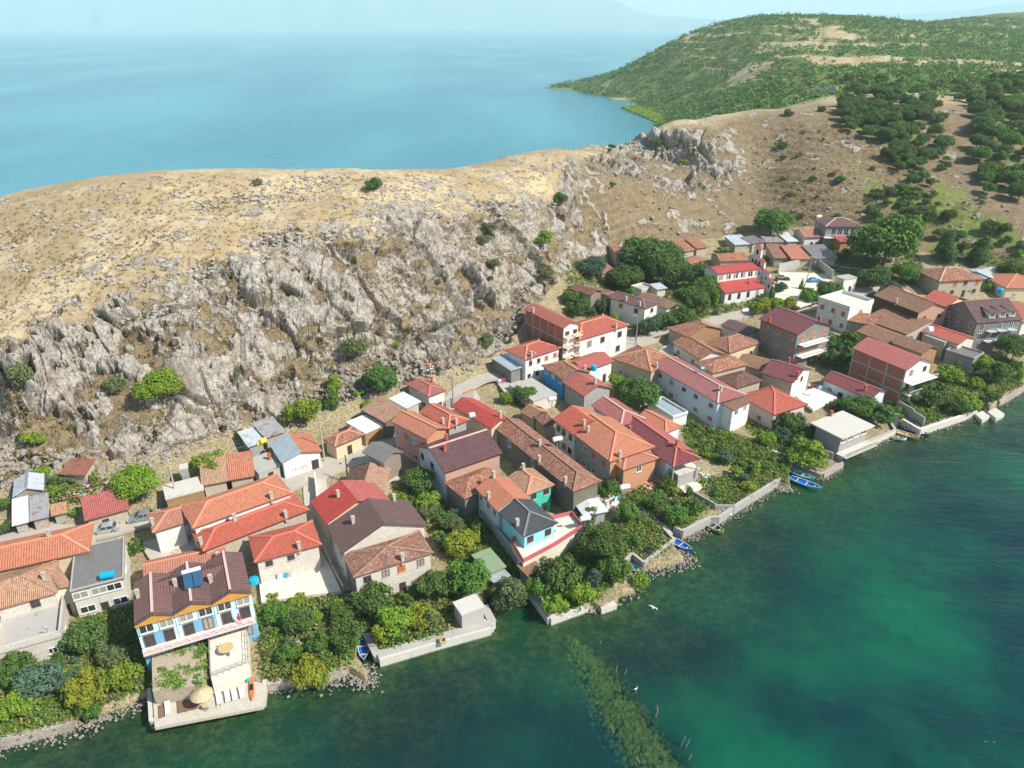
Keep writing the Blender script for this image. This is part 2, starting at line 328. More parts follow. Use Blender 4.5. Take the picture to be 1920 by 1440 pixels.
simple('straw', (.50, .40, .24), .95, .35, 6); simple('reed mat', (.40, .33, .25), .95, .35, 3); simple('deck stone', (.50, .45, .37), .9, .25, 2); simple('terrace floor', (.66, .60, .50), .85, .15, 1); simple('asphalt road', (.42, .375, .32), .92, .16, .8); simple('lane concrete', (.46, .42, .36), .92, .22, 1.2); simple('brown mat', (.2, .12, .08), .9)
simple('skin', (.45, .25, .17), .6, .05); simple('cloth red', (.5, .05, .06), .8); simple('cloth blue', (.05, .12, .35), .8); simple('hair dark', (.03, .02, .015), .7); simple('faint paint', (.38, .37, .35), .9); simple('cloth white', (.75, .75, .75), .8)
simple('boat blue', (.0, .14, .55), .35, .1, 1, .5); simple('boat teal', (.0, .36, .42), .35, .1, 1, .5); simple('boat lime', (.42, .52, .04), .35, .1, 1, .5); simple('boat yellow', (.62, .33, .02), .35, .1, 1, .5); simple('boat dark', (.035, .06, .08), .4, .1, 1, .5); simple('boat white', (.72, .74, .76), .35, .1, 1, .5); simple('boat wood', (.52, .38, .2), .7, .2)
simple('car silver', (.48, .52, .56), .25, .04, 1, .6, .4); simple('car grey', (.30, .36, .39), .25, .04, 1, .6, .4); simple('car black', (.015, .015, .02), .2, .04, 1, .6); simple('car blue', (.0, .22, .55), .25, .04, 1, .6); simple('light glass', (.7, .7, .68), .2)
simple('bark', (.13, .10, .075), .95, .3, 4)
def leafmat(name, a, b, c):
    n = NB(name); oi = n.new('ShaderNodeObjectInfo'); p = n.obj()
    base = n.mix(n.noise(p, 1.1, 3, .6), a, b); base = n.mix(n.step(n.noise(p, 5, 2), .52, .75), base, c)
    hs = n.new('ShaderNodeHueSaturation'); n.link(base, hs.inputs['Color']); n.link(n.math('ADD', .84, n.math('MULTIPLY', oi.outputs['Random'], .34)), hs.inputs['Value']); n.link(n.math('ADD', .485, n.math('MULTIPLY', oi.outputs['Random'], .03)), hs.inputs['Hue'])
    n.col(hs.outputs[0]); n.rough(.65, .3)
    tr = n.new('ShaderNodeBsdfTranslucent'); n.link(hs.outputs[0], tr.inputs[0]); mx = n.new('ShaderNodeMixShader'); mx.inputs[0].default_value = .3
    n.link(n.b.outputs[0], mx.inputs[1]); n.link(tr.outputs[0], mx.inputs[2]); n.link(mx.outputs[0], n.out.inputs[0]); M[name] = n.m
leafmat('dark leaves', (.065, .135, .03), (.12, .21, .045), (.19, .29, .08)); leafmat('green leaves', (.07, .15, .022), (.14, .25, .04), (.22, .34, .07)); leafmat('bright leaves', (.13, .23, .02), (.26, .38, .035), (.38, .48, .08))
leafmat('yellow leaves', (.20, .26, .02), (.33, .36, .03), (.45, .42, .07)); leafmat('olive leaves', (.10, .14, .05), (.19, .22, .09), (.28, .30, .14)); leafmat('bluish leaves', (.06, .12, .07), (.11, .18, .11), (.17, .25, .16)); leafmat('dry leaves', (.24, .19, .07), (.38, .28, .10), (.45, .33, .14))
leafmat('hill leaves', (.075, .125, .025), (.14, .19, .04), (.21, .25, .06))
# ground --------------------------------------------------------------
n = NB('ground'); p = n.pos(); a = n.attr('mask'); rgb = n.new('ShaderNodeSeparateColor'); n.link(a.outputs['Color'], rgb.inputs[0])
nz = n.noise(p, .35, 6, .6); nf = n.noise(p, 2.6, 5, .65); nb = n.noise(p, .06, 4, .55)
grass = n.mix(n.step(nb, .38, .62), (.38, .285, .16), (.54, .44, .28)); grass = n.mix(n.math('MULTIPLY', n.step(nz, .48, .7), .75), grass, (.34, .25, .14)); grass = n.mix(n.math('MULTIPLY', n.step(nf, .5, .72), .6), grass, (.52, .43, .29))
grass = n.mix(n.math('MULTIPLY', n.step(n.noise(p, .8, 7, .75), .50, .64), .75), grass, (.25, .185, .10)); grass = n.mix(n.math('MULTIPLY', n.step(n.noise(p, .16, 6, .7), .50, .62), .45), grass, (.30, .22, .12))
slopeg = n.mix(n.step(nz, .4, .6), (.22, .165, .10), (.15, .115, .07)); slopeg = n.mix(n.math('MULTIPLY', n.step(nf, .48, .62), .75), slopeg, (.33, .245, .14)); slopeg = n.mix(n.math('MULTIPLY', n.step(n.noise(p, 1.1, 6, .7), .52, .62), .75), slopeg, (.105, .085, .045)); slopeg = n.mix(n.math('MULTIPLY', n.step(n.noise(p, .7, 6, .7), .58, .66), .5), slopeg, (.22, .205, .18))
spk = n.math('MULTIPLY', n.step(n.noise(p, 1.6, 4, .6), .60, .66), n.step(n.noise(p, .11, 4, .6), .44, .56)); grass = n.mix(n.math('MULTIPLY', spk, .8), grass, (.36, .34, .31)); grass = n.mix(a.outputs['Alpha'], grass, slopeg)
rk = n.mix(n.step(n.noise(p, .5, 6, .62), .35, .65), (.32, .285, .24), (.48, .44, .375)); rk = n.mix(n.math('MULTIPLY', n.step(n.noise(p, .18, 4, .6, .6), .52, .68), .6), rk, (.34, .26, .17))
rk = n.mix(n.math('MULTIPLY', n.step(n.noise(n.map(p, (1, 1, .4)), 1.9, 6, .7), .54, .64), .65), rk, (.21, .195, .18))
crk = n.vor(n.map(p, (1, 1, .55), (.5, .4, 0)), .85, 'DISTANCE_TO_EDGE'); rk = n.mix(n.step(crk, .0, .05), (.16, .13, .10), rk)
npat = n.noise(n.map(p, (1, 1, .6)), .55, 7, .68, .5)
rf = n.step(n.math('ADD', rgb.outputs[0], n.math('ADD', n.math('MULTIPLY', n.math('SUBTRACT', npat, .5), 1.9), n.math('MULTIPLY', n.math('SUBTRACT', nf, .5), .5))), .50, .66)
soil = n.mix(n.step(nz, .35, .65), (.30, .225, .145), (.42, .33, .22)); soil = n.mix(n.step(nf, .45, .6), soil, (.16, .16, .055)); soil = n.mix(n.math('MULTIPLY', n.step(n.noise(p, 5, 3), .6, .66), .7), soil, (.55, .5, .43))
scrub = n.mix(n.step(nf, .35, .65), (.07, .108, .026), (.14, .175, .048)); scrub = n.mix(n.step(nz, .50, .64), scrub, (.24, .245, .09)); scrub = n.mix(n.math('MULTIPLY', n.step(n.noise(p, .011, 5, .6), .48, .56), .6), scrub, (.20, .235, .06))
base = n.mix(n.step(n.math('ADD', rgb.outputs[2], n.math('MULTIPLY', n.math('SUBTRACT', nz, .5), .6)), .3, .6), grass, soil)
base = n.mix(n.step(n.math('ADD', rgb.outputs[1], n.math('MULTIPLY', n.math('SUBTRACT', nf, .5), 1.0)), .3, .7), base, scrub)
base = n.mix(rf, base, rk)
# the lake bed below the water line
z = n.sep(p)[2]
bed = n.mix(n.step(n.noise(p, .9, 6, .65), .38, .62), (.20, .165, .055), (.08, .075, .028)); bed = n.mix(n.step(n.noise(p, .22, 5, .6), .45, .62), bed, (.06, .075, .03)); bed = n.mix(n.math('MULTIPLY', n.step(n.noise(p, 2.2, 5, .65), .54, .64), .5), bed, (.24, .21, .09))
bed = n.mix(n.step(z, -2.4, -1.2), n.mix(n.step(n.noise(p, .06, 4, .5), .42, .62), (.03, .07, .035), (.10, .30, .14)), bed)
base = n.mix(n.step(z, -.25, .05), bed, base)
n.col(base); n.rough(.95, .1)
hh = n.math('ADD', n.math('MULTIPLY', nf, .5), n.math('MULTIPLY', n.math('MULTIPLY', n.noise(p, 1.2, 8, .7), rf), 1.6))
n.bump(hh, .9, .35); M['ground'] = n.m
# water --------------------------------------------------------------
n = NB('lake water'); p = n.pos(); d = n.attr('depth').outputs['Fac']; xyz = n.sep(p)
nt_, nd = n.t, n.n
n1 = n.noise(n.map(p, (1, 1, 1), (0, 0, .5)), .028, 4, .5); green = n.mix(n.step(n1, .36, .62), (.002, .029, .040), (.001, .118, .064))
green = n.mix(n.math('MULTIPLY', n.step(n.noise(n.map(p, (1, 1, 1), (0, 0, .3)), .10, 7, .7), .50, .66), .5), green, (.002, .03, .032))
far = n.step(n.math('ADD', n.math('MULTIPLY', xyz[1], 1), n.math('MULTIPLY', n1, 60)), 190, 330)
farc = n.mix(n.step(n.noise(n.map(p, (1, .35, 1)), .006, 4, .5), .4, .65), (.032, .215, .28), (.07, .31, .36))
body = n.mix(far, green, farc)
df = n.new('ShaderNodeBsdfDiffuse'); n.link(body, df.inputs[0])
tp = n.new('ShaderNodeBsdfTransparent'); tp.inputs[0].default_value = (.62, .86, .74, 1)
op = n.math('SUBTRACT', 1, n.math('POWER', 2.718, n.math('MULTIPLY', d, -.52)))
m1 = n.new('ShaderNodeMixShader'); n.link(op, m1.inputs[0]); n.link(tp.outputs[0], m1.inputs[1]); n.link(df.outputs[0], m1.inputs[2])
gl = n.new('ShaderNodeBsdfGlossy'); gl.inputs['Roughness'].default_value = .14
wvs = n.math('ADD', n.math('MULTIPLY', n.noise(n.map(p, (.55, 1.5, 1), (0, 0, .45)), .55, 5, .6, .4), 1.05), n.math('MULTIPLY', n.noise(n.map(p, (.5, 1.4, 1), (0, 0, .7)), .10, 5, .6, .3), 3.6))
bp = n.new('ShaderNodeBump'); bp.inputs['Strength'].default_value = .75; bp.inputs['Distance'].default_value = .32; n.link(wvs, bp.inputs['Height']); n.link(bp.outputs[0], gl.inputs['Normal']); n.link(bp.outputs[0], df.inputs['Normal'])
fr = n.new('ShaderNodeFresnel'); fr.inputs[0].default_value = 1.33; n.link(bp.outputs[0], fr.inputs['Normal'])
m2 = n.new('ShaderNodeMixShader'); n.link(n.math('MINIMUM', n.math('MULTIPLY', fr.outputs[0], 1.0), .6), m2.inputs[0]); n.link(m1.outputs[0], m2.inputs[1]); n.link(gl.outputs[0], m2.inputs[2])
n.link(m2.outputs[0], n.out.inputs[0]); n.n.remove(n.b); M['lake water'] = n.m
simple('far mountain', (.16, .20, .17), .95, .25, .0006)
# ------------------------------------------------------------------ tagging and mesh building
def tag(o, label=None, cat=None, group=None, kind=None):
    if label: o['label'] = label
    if cat: o['category'] = cat
    if group: o['group'] = group
    if kind: o['kind'] = kind
    return o
def empty(name, loc, label, cat, group=None, rz=0):
    o = bpy.data.objects.new(name, None); COL.objects.link(o); o.location = loc; o.rotation_euler.z = rz; o.empty_display_size = .5
    return tag(o, label, cat, group)
def link(name, me, parent=None, loc=(0, 0, 0), rz=0, scale=None):
    o = bpy.data.objects.new(name, me); COL.objects.link(o); o.location = loc; o.rotation_euler = (0, 0, rz)
    if parent: o.parent = parent
    if scale: o.scale = scale
    return o
class MB:
    def __init__(s): s.v = []; s.f = []; s.uv = []; s.mi = []; s.sm = []
    def face(s, pts, uv=None, mi=0, sm=False):
        k = len(s.v); s.v += [tuple(p) for p in pts]; s.f.append(list(range(k, k+len(pts))))
        if uv is None:
            a = Vector(pts[0]); e = (Vector(pts[1])-a); e = e.normalized() if e.length > 1e-6 else Vector((1, 0, 0)); nn = e.cross(Vector(pts[-1])-a); nn = nn.normalized() if nn.length > 1e-9 else Vector((0, 0, 1)); g = nn.cross(e)
            uv = [((Vector(p)-a).dot(e), (Vector(p)-a).dot(g)) for p in pts]
        s.uv += uv; s.mi.append(mi); s.sm.append(sm)
    def hexa(s, b, t, mi=0):              # bottom loop, top loop (ccw from above)
        n = len(b); s.face(list(reversed(b)), None, mi); s.face(t, None, mi)
        for i in range(n): j = (i+1) % n; s.face([b[i], b[j], t[j], t[i]], None, mi)
    def box(s, c, d, rz=0, mi=0, taper=1):
        cx, cy, cz = c; ca, sa = math.cos(rz), math.sin(rz); hx, hy, hz = d[0]/2, d[1]/2, d[2]/2
        def q(x, y, z): return (cx+x*ca-y*sa, cy+x*sa+y*ca, cz+z)
        b = [q(-hx, -hy, -hz), q(hx, -hy, -hz), q(hx, hy, -hz), q(-hx, hy, -hz)]; k = taper
        s.hexa(b, [q(-hx*k, -hy*k, hz), q(hx*k, -hy*k, hz), q(hx*k, hy*k, hz), q(-hx*k, hy*k, hz)], mi)
    def bar(s, a, b, w_, h=None, mi=0, up=(0, 0, 1)):
        a = Vector(a); b = Vector(b); h = h or w_; d = (b-a).normalized(); u = Vector(up)
        if abs(d.dot(u)) > .95: u = Vector((1, 0, 0))
        x = d.cross(u).normalized()*w_/2; y = x.cross(d).normalized()*h/2
        s.hexa([a-x-y, a+x-y, a+x+y, a-x+y][::-1], [b-x-y, b+x-y, b+x+y, b-x+y][::-1], mi)
    def tube(s, pts, r, n=8, mi=0, cap=True):
        pts = [Vector(p) for p in pts]; rr = r if isinstance(r, (list, tuple)) else [r]*len(pts); rings = []
        for i, p in enumerate(pts):
            d = (pts[min(i+1, len(pts)-1)]-pts[max(i-1, 0)]).normalized(); u = Vector((0, 0, 1)) if abs(d.z) < .9 else Vector((1, 0, 0))
            x = d.cross(u).normalized(); y = x.cross(d)
            rings.append([p+x*rr[i]*math.cos(2*math.pi*k/n)+y*rr[i]*math.sin(2*math.pi*k/n) for k in range(n)])
        for a, b in zip(rings, rings[1:]):
            for k in range(n): s.face([a[k], a[(k+1) % n], b[(k+1) % n], b[k]][::-1], None, mi, True)
        if cap: s.face(rings[0], None, mi); s.face(rings[-1][::-1], None, mi)
    def build(s, name, mats, parent=None, origin=(0, 0, 0), wrap=True):
        me = bpy.data.meshes.new(name); o = Vector(origin)
        me.from_pydata([(a[0]-o.x, a[1]-o.y, a[2]-o.z) for a in s.v], [], s.f)
        uvl = me.uv_layers.new(name='UVMap'); uvl.data.foreach_set('uv', np.array(s.uv, float).ravel())
        for m in (mats if isinstance(mats, (list, tuple)) else [mats]): me.materials.append(M[m])
        me.polygons.foreach_set('material_index', s.mi); me.polygons.foreach_set('use_smooth', s.sm); me.update()
        if not wrap: return me
        return link(name, me, parent)
def npmesh(name, v, f, mats, mi=None, smooth=False, attrs=None):
    me = bpy.data.meshes.new(name); me.vertices.add(len(v)); me.vertices.foreach_set('co', np.ascontiguousarray(v, np.float32).ravel())
    k = f.shape[1]; me.loops.add(f.size); me.loops.foreach_set('vertex_index', np.ascontiguousarray(f, np.int32).ravel()); me.polygons.add(len(f)); me.polygons.foreach_set('loop_start', np.arange(len(f), dtype=np.int32)*k)
    for m in mats: me.materials.append(M[m])
    if mi is not None: me.polygons.foreach_set('material_index', np.asarray(mi, np.int32))
    me.polygons.foreach_set('use_smooth', np.full(len(f), smooth))
    for nm, ty, dat in (attrs or []):
        at = me.attributes.new(nm, ty, 'POINT'); at.data.foreach_set('color' if 'COLOR' in ty else 'value', np.ascontiguousarray(dat, np.float32).ravel())
    me.update(); me.validate(); return me
# ------------------------------------------------------------------ ground sheet
def inpoly(x, y, poly):
    s = np.zeros(x.shape, bool); n = len(poly)
    for k in range(n):
        x1, y1 = poly[k]; x2, y2 = poly[(k+1) % n]
        s ^= ((y1 > y) != (y2 > y)) & (x < (x2-x1)*(y-y1)/(y2-y1+1e-12)+x1)
    return s
def proj(x, y, z):
    dx, dy, dz = x, y, z-CAMH; zc = dy*CP-dz*SP; yc = dy*SP+dz*CP
    return 960+FPX*dx/zc, 720-FPX*yc/zc
import os
QF = float(os.environ.get('QF', 1.0))
na, nr = int(1500*QF), int(1250*QF)
an = np.radians(np.linspace(-58, 58, na)); 
rr = 52*np.exp(np.linspace(0, 1, nr)**1.15*math.log(2100/52.))
A_, R_ = np.meshgrid(an, rr, indexing='ij'); gx = (np.sin(A_)*R_).ravel(); gy = (np.cos(A_)*R_).ravel()
gz, gd = H(gx, gy)
u, v = proj(gx, gy, gz)
# regions, drawn on the ground as seen from the camera and kept as masks of what covers it
foot = np.interp(u, [-400, 0, 140, 300, 450, 570, 700, 860, 945, 985, 1020, 1070, 1130, 1290, 1400, 1520, 1640, 1780, 1920, 2300], [930, 915, 870, 850, 800, 785, 735, 690, 660, 600, 560, 505, 480, 455, 440, 425, 460, 480, 480, 480])
crestlip = np.interp(u, [-400, 0, 150, 300, 430, 560, 700, 900, 1030, 1060, 1120, 1250, 1400, 1430], [700, 660, 600, 545, 470, 430, 410, 400, 380, 320, 300, 255, 215, 260])
isl = (gy < 460) & (gd > 0)
rockface = isl & (v < foot+6) & (u < 1440)
low = fbm(gx*.045, gy*.045, gz*.05, 4)
lipn = crestlip+low*70
rock = sstep(-70, 60, v-lipn+fbm(gx*.15, gy*.15, None, 3)*40)*sstep(12, -8, v-foot)*(u < 1440)*isl
# gentler brown slope east of the bare cliff, with the crag at its top
crag = np.exp(-(((u-1330)/85)**2+((v-300)/62)**2)**2)+.9*np.exp(-(((u-1230)/100)**2+((v-270)/30)**2)**2)+.8*np.exp(-(((u-1150)/70)**2+((v-300)/30)**2)**2)+.7*np.exp(-(((u-1250)/90)**2+((v-350-(u-1250)*.3)/22)**2)**2)
east = sstep(1050, 1180, u+(v-300)*.25)
rock = rock*(1-east)+np.clip(crag, 0, 1)*east*isl*(.85+.4*low)
fine = fbm(gx*.22, gy*.22, gz*.22, 4)
veg = sstep(.02, .32, fbm(gx*.085+9, gy*.085, gz*.12, 5))
main = rock+0
rock = rock*(1-.62*veg)+ rock*fine*1.2
outc = sstep(.10, .30, fbm(gx*.2+40, gy*.26, gz*.1, 5)+.28*low)*sstep(-230, -20, v-lipn)*isl*(v < foot)*(u < 1150)
outc2 = sstep(.22, .38, fbm(gx*.12+80, gy*.12, gz*.1, 5))*isl*(v < foot)*(u > 1150)*.8
rock = np.clip(np.maximum(np.maximum(rock, outc*.9), outc2), 0, 1)
village = sstep(-14, 10, v-foot)*isl
village = np.where(gd < 3.5, 1, village)
hill = (gy > 300) & (u > 1010)
forest = sstep(380, 480, gy)*hill
terr = fbm(gx*.012, gy*.012, None, 4)
clear = ((v > 78) & (v < 98) & (u > 1420) & (u < 1570)) | ((v > 105) & (v < 125) & (u > 1510) & (u < 1600))
scrubm = forest*(1-.9*sstep(.26, .38, terr+fine*.25))*np.where(clear, np.where(fine > .12, .8, .05), 1)*(1-.75*sstep(.55, .85, np.sin(gz*.75+terr*6))*(gy > 600)*(gz > 28)*sstep(-.1, .1, terr+.1))
right = sstep(1500, 1680, u-(v-300)*.35)*isl*(v < foot)*sstep(150, 200, v)
scrubm = np.maximum(scrubm, right*sstep(-.05, .25, fbm(gx*.03, gy*.03, None, 4)+.03)*.75)
scrubm = np.maximum(scrubm, village*.30*sstep(-.2, .25, fine))
brownslope = east*isl*(v < foot)*sstep(-15, 20, v-np.interp(u, [1000, 1060, 1250, 1440, 1560, 1920], [400, 325, 250, 205, 195, 190]))
brownslope = np.maximum(brownslope, rockface*sstep(-10, 40, v-lipn))
# displacement: slabs and blocks of rock, tussocks on the grass
e = 1.5
nx = -(Hland(gx+e, gy)-Hland(gx-e, gy))/(2*e); ny = -(Hland(gx, gy+e)-Hland(gx, gy-e))/(2*e); nz_ = np.ones_like(nx)
ln = np.sqrt(nx*nx+ny*ny+1); nx, ny, nz_ = nx/ln, ny/ln, nz_/ln
disp = np.zeros_like(gx)
mk = rock > .03
X, Y, Z = gx[mk], gy[mk], gz[mk]; warp = fbm(X*.09, Y*.09, Z*.09, 3)*2.5
def slab(X, Y, Z, s, tilt, sq=(1, 1, 1)):
    c, s_ = math.cos(.9), math.sin(.9)
    a = (X*c+Y*s_)*s*sq[0]; b = (-X*s_+Y*c)*s*sq[1]; cc = (Z+.35*X)*s*sq[2]
    idx, off, ed = cells(a+warp*s*.5, b+warp*s*.4, cc)
    r = _r4[idx]
    return ((r[:, 3]-.5)+((r[:, :3]-.5)*off).sum(1)*tilt)*(.25+.75*sstep(0, .30, ed)), ed
d0, e0 = slab(X, Y, Z, .045, 1.8, (1, .7, 1)); d1, e1 = slab(X, Y, Z, .13, 1.8, (1, .6, 1)); d2, e2 = slab(X, Y, Z, .34, 1.6, (1, .7, 1)); d3, e3 = slab(X, Y, Z, .9, 1.5)
rw = np.clip(rock[mk], 0, 1)
dd = d0*6.5*sstep(.2, 1, rw)+d1*1.9*sstep(.3, 1, rw)+d2*.7*(.35+.65*rw)+d3*.22-(.30*(1-sstep(0, .12, e2))+.8*(1-sstep(0, .10, e1)))*sstep(.3, .9, rw)-2.4*(1-sstep(0, .07, e0))*sstep(.35, .8, rw)
ridge = 1-np.abs(pnoise(X*.06+3, Y*.06, Z*.05))*2.2
dd += ridge*.5*sstep(.4, 1, rw)
dist = np.hypot(X, Y)
amp = np.maximum(sstep(.25, .8, main[mk]), .22)
disp[mk] = dd*sstep(.03, .8, rw)*(.35+.65*sstep(.3, .9, rw))*amp+.3*rw
tus = fbm(gx*.5, gy*.5, None, 3)*.12+fbm(gx*.06, gy*.06, None, 3)*.5*(1-village)+np.where(gy > 330, fbm(gx*.02, gy*.02, None, 4)*2.5*sstep(330, 480, gy), 0)
terrace = np.sin(gz*2.6+fbm(gx*.05, gy*.05, None, 3)*5)*.22*brownslope*(gz > 12)
disp += (tus+terrace)*np.where(gd > 1.5, 1, 0)
disp *= np.where(gd < 2.5, 0.15, 1)
gx2 = gx+nx*disp; gy2 = gy+ny*disp; gz2 = gz+nz_*disp
mask = np.stack([np.clip(rock, 0, 1), np.clip(scrubm, 0, 1), np.clip(village*(1-scrubm*.3), 0, 1), np.clip(brownslope, 0, 1)], 1)
i, j = np.meshgrid(np.arange(na-1), np.arange(nr-1), indexing='ij'); a = (i*nr+j).ravel(); F = np.stack([a, a+nr, a+nr+1, a+1], 1)
keep = (gz[a] > -9.) | (gy[a] < 300); F = F[keep]
g = link('ground', npmesh('ground', np.stack([gx2, gy2, gz2], 1), F, ['ground'], None, False, [('mask', 'FLOAT_COLOR', mask)])); tag(g, kind='structure')
del gx2, gy2, gz2, disp, X, Y, Z, dd, d1, d2, d3, tus
# lake: one sheet, fine near the village
an = np.radians(np.linspace(-75, 75, 800)); rw_ = np.r_[30*np.exp(np.linspace(0, math.log(700/30.), 600)), 900, 1500, 3000, 8000, 20000, 45000]
A_, R_ = np.meshgrid(an, rw_, indexing='ij'); wx = (np.sin(A_)*R_).ravel(); wy = (np.cos(A_)*R_).ravel(); k = len(rw_)
dp = np.full(wx.shape, 14.); mm = (wy < 330); hz, dsh = H(wx[mm], wy[mm]); dp[mm] = np.where(dsh > 30, 14, np.clip(-hz, 0, 14))
ja, jb = P(1065, 1185, 0), P(1262, 1470, 0); jt = ((wx-ja.x)*(jb.x-ja.x)+(wy-ja.y)*(jb.y-ja.y))/((jb-ja).length**2); jd = np.abs((wx-ja.x)*(jb.y-ja.y)-(wy-ja.y)*(jb.x-ja.x))/(jb-ja).length
dp = np.where((jt > -.05) & (jt < 1.1), np.minimum(dp, .75+np.maximum(jd-2.2, 0)**1.1*.7), dp)
i, j = np.meshgrid(np.arange(799), np.arange(k-1), indexing='ij'); a = (i*k+j).ravel()
lake = link('lake_water', npmesh('lake_water', np.stack([wx, wy, np.zeros_like(wx)], 1), np.stack([a, a+k, a+k+1, a+1], 1), ['lake water'], None, True, [('depth', 'FLOAT', dp)])); tag(lake, kind='structure')
# far shore
def mountains(name, pts, dist, depth):
    mb = MB(); rows = []
    xs = np.linspace(pts[0][0], pts[-1][0], 160); ys = np.interp(xs, [q[0] for q in pts], [q[1] for q in pts])
    nn_ = fbm(xs*.012, xs*0+dist, None, 5)*9
    V = []
    for x_, y_, q in zip(xs, ys, nn_):
        d = ray(x_, y_+q); t = dist/d.y; top = Vector((d.x*t, d.y*t, CAMH+d.z*t)); 
        hh = max(top.z, 30)
        for f_, hf in ((0, -5), (.12, .12), (.35, .4), (.6, .75), (1, 1), (1.5, .6)):
            yy = dist-depth+depth*f_; V.append((top.x*yy/dist, yy+rnd(-200, 200)*(0 < f_ < 1), hh*hf if hf > 0 else hf))
    V = np.array(V); n_ = len(xs); i, j = np.meshgrid(np.arange(n_-1), np.arange(5), indexing='ij'); a = (i*6+j).ravel()
    return tag(link(name, npmesh(name, V, np.stack([a, a+6, a+7, a+1], 1), ['far mountain'], None, True)), kind='structure')
mountains('far_mountains', [(-900, -60), (-200, -40), (300, -30), (700, -45), (1050, -30), (1150, 0), (1200, 22), (1350, 38), (1500, 36), (1600, 30), (1750, 22), (1850, 12), (1950, 5), (2600, -10)], 15000, 3500)
# ------------------------------------------------------------------ buildings
FOOT = []                               # footprints, so that plants keep out of the houses
_wc = {}
def win_mesh(kind, w_, h_):
    k = (kind, w_, h_)
    if k in _wc: return _wc[k]
    mb = MB(); t = .09
    if kind == 'frame' or kind == 'bframe':
        for x in (-w_/2, 0, w_/2): mb.box((x, -.03, h_/2), (t, .06, h_))
        for z in (t/2, h_-t/2): mb.box((0, -.032, z), (w_+t, .066, t))
        m = 'white frame' if kind == 'frame' else 'brown frame'
    elif kind == 'pane': mb.box((0, -.008, h_/2), (w_-.02, .016, h_-.04)); m = 'window glass'
    elif kind == 'sill': mb.box((0, -.08, -.05), (w_+.24, .2, .07)); m = 'pale concrete'
    elif kind == 'shutter':
        for sx in (-1, 1): mb.box((sx*(w_/4), -.075, h_/2), (w_/2-.02, .05, h_)); 
        for q in range(int(h_/.14)):
            for sx in (-1, 1): mb.box((sx*w_/4, -.105, .1+q*.14), (w_/2-.14, .025, .05))
        m = 'orange shutter'
    elif kind == 'door':
        mb.box((0, -.035, h_/2), (w_, .07, h_)); mb.box((0, -.075, h_*.7), (w_*.7, .02, h_*.35)); mb.box((0, -.075, h_*.25), (w_*.7, .02, h_*.3)); m = 'dark door'
    _wc[k] = mb.build(kind, m, wrap=False); return _wc[k]
def add_window(root, p, ang, w_=1.1, h_=1.25, style='w'):
    o = link('window', win_mesh('bframe' if style == 'b' else 'frame', w_, h_), root, p, ang)
    link('pane', win_mesh('pane', w_, h_), o)
    if h_ < 1.8: link('sill', win_mesh('sill', w_, h_), o)
    if style == 's' or (style != 's' and h_ < 1.5 and w_ < 1.3 and random.random() < .12): link('shutter', win_mesh('shutter', w_, h_), o)
    return o
def parse_win(s):
    r = {}
    for q in (s or '').split():
        f = q[0]; a, b = q[1:].split('x') if 'x' in q else (q[1:], '9'); r[f] = (int(a), int(b))
    return r
HB = {}
